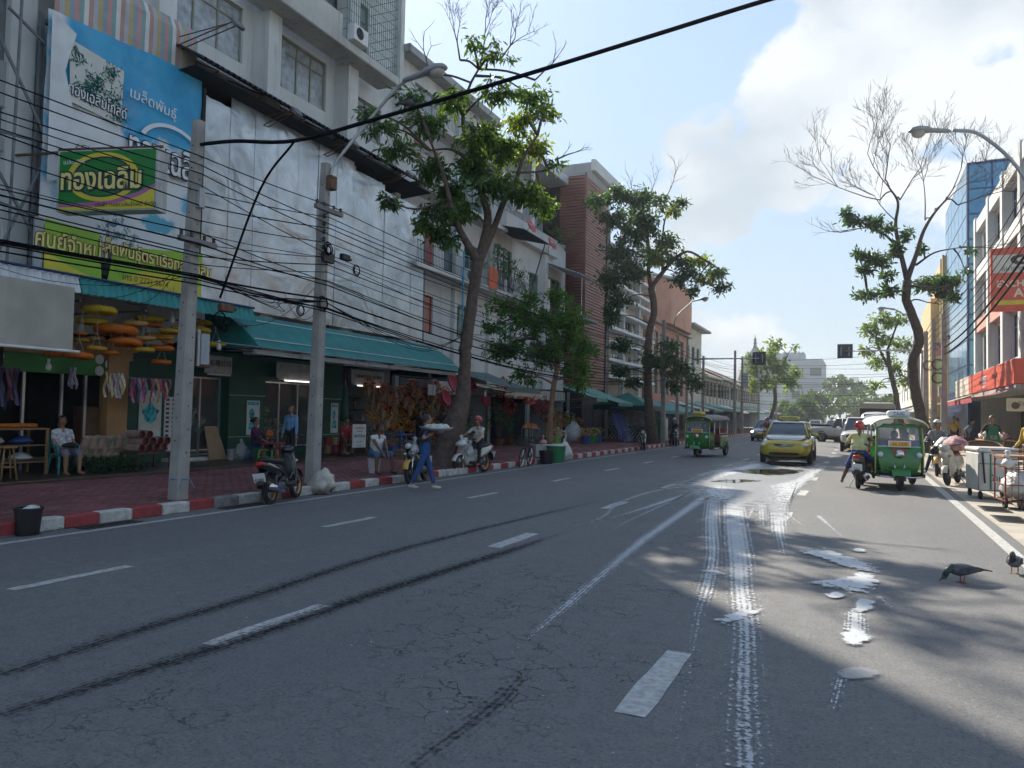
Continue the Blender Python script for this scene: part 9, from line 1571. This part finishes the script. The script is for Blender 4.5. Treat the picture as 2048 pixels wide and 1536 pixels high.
for k in range(6): # slack loops between first and second pole
 a = P1+Vector((.16, .1, 3.9)); b = P2+Vector((.16, .1, 3.92)); cable([a, a.lerp(b, .3+.05*k)-Vector((-.03*k, 0, .1+.06*k)), a.lerp(b, .6)-Vector((0, 0, .12+.05*(k % 3))), b], .007, 'slack loop of cable hanging between the two near poles', 'slack loops between the near poles')
for k in range(3): a = P2+Vector((.16, .1, 3.9)); b = P3+Vector((0, 0, 4.2)); cable([a, a.lerp(b, .08)-Vector((0, 0, .5+.06*k)), a.lerp(b, .14)-Vector((0, 0, .62+.05*k)), a.lerp(b, .2)-Vector((0, 0, .15)), a.lerp(b, .24)], .008, 'slack loop of cable hanging right of the second pole', 'slack loops right of the second pole')
BC = [(395, 290), (470, 283), (590, 282), (760, 236), (1050, 150), (1300, 73), (1535, 0), (1800, -75)]
cable([PY(u, v, 9.86+.0004*(u-395)) for u, v in BC], .032, 'thick black cable rising from first pole across the road to upper right', 'thick cable across the road'); cable([PY(u, v-3, 9.92+.0004*(u-395)) for u, v in BC], .014, 'thin cable lashed along the thick cable across the road', 'lashing cable across the road')
cable([PY(588, 284, 9.93), PY(520, 380, 9.9), PY(440, 596, 9.95)], .02, 'thick cable running down from the junction to the lower bundle', 'thick cable branch');
for k, (c, R) in enumerate((((656, 498), .14), ((712, 540), .13), ((645, 608), .16), ((655, 500), .11), ((440, 640), .15), ((600, 620), .12), ((445, 655), .1))):
 p = PX(*c, -10.42); t = thing('cable_coil', ('coil of black cable hung high on the second pole', 'coil of cable hanging in the air right of the second pole', 'open ring of thick cable low on the second pole', 'inner coil of cable hung high on the second pole', 'tangled coil on the lower bundle between the poles', 'small coil left of the second pole', 'small inner coil on the lower bundle between the poles')[k], 'cable coil', p)
 for j in range(4): part('loop', MB().torus((.012*j, rnd(-.015, .015), rnd(-.015, .015)), R*(1+.06*j)-.02*j, .008, 'x', 22, 5, 1.), M_CABLE, t, True)
sb_ = thing('splice_box', 'black splice box hanging on the cables right of the second pole', 'splice box', PX(690, 515, -10.45)); part('case', MB().rbox((-.06, -.14, -.07), (.06, .14, .07), .02), M_BLACK, sb_); part('gland', MB().tube([(0, .14, 0), (0, .22, -.02)], .03, 8), M_BLACK, sb_)
sb2 = thing('splice_box', 'grey brown splice box on the lower bundle between the poles', 'splice box', PX(452, 615, -10.4)); part('case', MB().rbox((-.06, -.16, -.08), (.06, .16, .06), .015), M_RUST, sb2); part('gland', MB().tube([(0, .16, 0), (0, .24, -.01)], .03, 8), M_BLACK, sb2)
for k in range(7):
 z = 5.95-.17*k; t = thing('insulator', 'dark insulator spool on the face of the second pole', 'insulator', P2+Vector((.10, .02, z)), 0, 'insulators on the second pole'); part('spool', MB().lathe([(.03, 0), (.045, .02), (.03, .045), (.045, .07), (.03, .09)], (0, 0, -.045), 10), M_BLACK, t, True); part('clamp', MB().box((-.03, -.12, -.012), (.0, .12, .012)), M_STEEL, t)
for k in range(12):
 z = 7.2-.38*k+rnd(-.1, .1); cable([Vector((-10.5, 76+rnd(-2, 2), z)), Vector((3.3, 76+rnd(-4, 6), z+rnd(-.2, .3)))], .022 if k in (6, 11) else .014, 'cable spanning the road between the far poles', 'cables spanning the road', rnd(.1, .35), 12)
for k in range(8):
 z = 6.9-.32*k; a = Vector((3.4, 14, z+.5+.1*k)); b = Vector((RP[0][0], RP[0][1], z)); c = Vector((RP[1][0], RP[1][1], z-.1)); d = Vector((3.3, 100, z)); lb = 'cable strung along the right poles'; gr = 'cables along the right poles'
 cable([a, b], .012 if k < 6 else .03, lb, gr, .5, 14); cable([b, c], .012, lb, gr, .12); cable([c, d], .014, lb, gr, .5, 14)
for k in range(3): t = thing('cable_coil', ('coil of cable low on the right cable pole', 'middle coil of cable on the right cable pole', 'coil of cable on the pole with cable rack')[k], 'cable coil', Vector((RP[k//2][0]-.25, RP[k//2][1]-.1, (3.6, 4.2, 4.4)[k]))); [part('loop', MB().torus((0, .012*j, rnd(-.02, .02)), .26-.03*j, .012, 'y', 22, 5), M_CABLE, t, True) for j in range(3)]
pb_ = PY(820, 205, 10.03); pigeon('dark bird perched on the thick cable before the tall tree', PY(815, 222, 10.03)+Vector((0, 0, .025)), math.atan2(idir(.9, .3).y, idir(.9, .3).x), 0., .9)
# ================================================================ HAZE
hz_o = obj('haze', MB().box((-620, -60, -1.5), (620, 1420, 62)).mesh('haze'), (lambda m: m)(bpy.data.materials.new('haze_air'))); hz_o['kind'] = 'stuff'
hm_ = hz_o.data.materials[0]; hm_.use_nodes = True; ht = hm_.node_tree
for n in list(ht.nodes): ht.nodes.remove(n)
ho = _n(ht, 'ShaderNodeOutputMaterial'); hv = _n(ht, 'ShaderNodeVolumePrincipled'); hv.inputs['Color'].default_value = (.86, .91, .96, 1); hv.inputs['Density'].default_value = .0008; hv.inputs['Anisotropy'].default_value = .1; ht.links.new(hv.outputs[0], ho.inputs['Volume'])
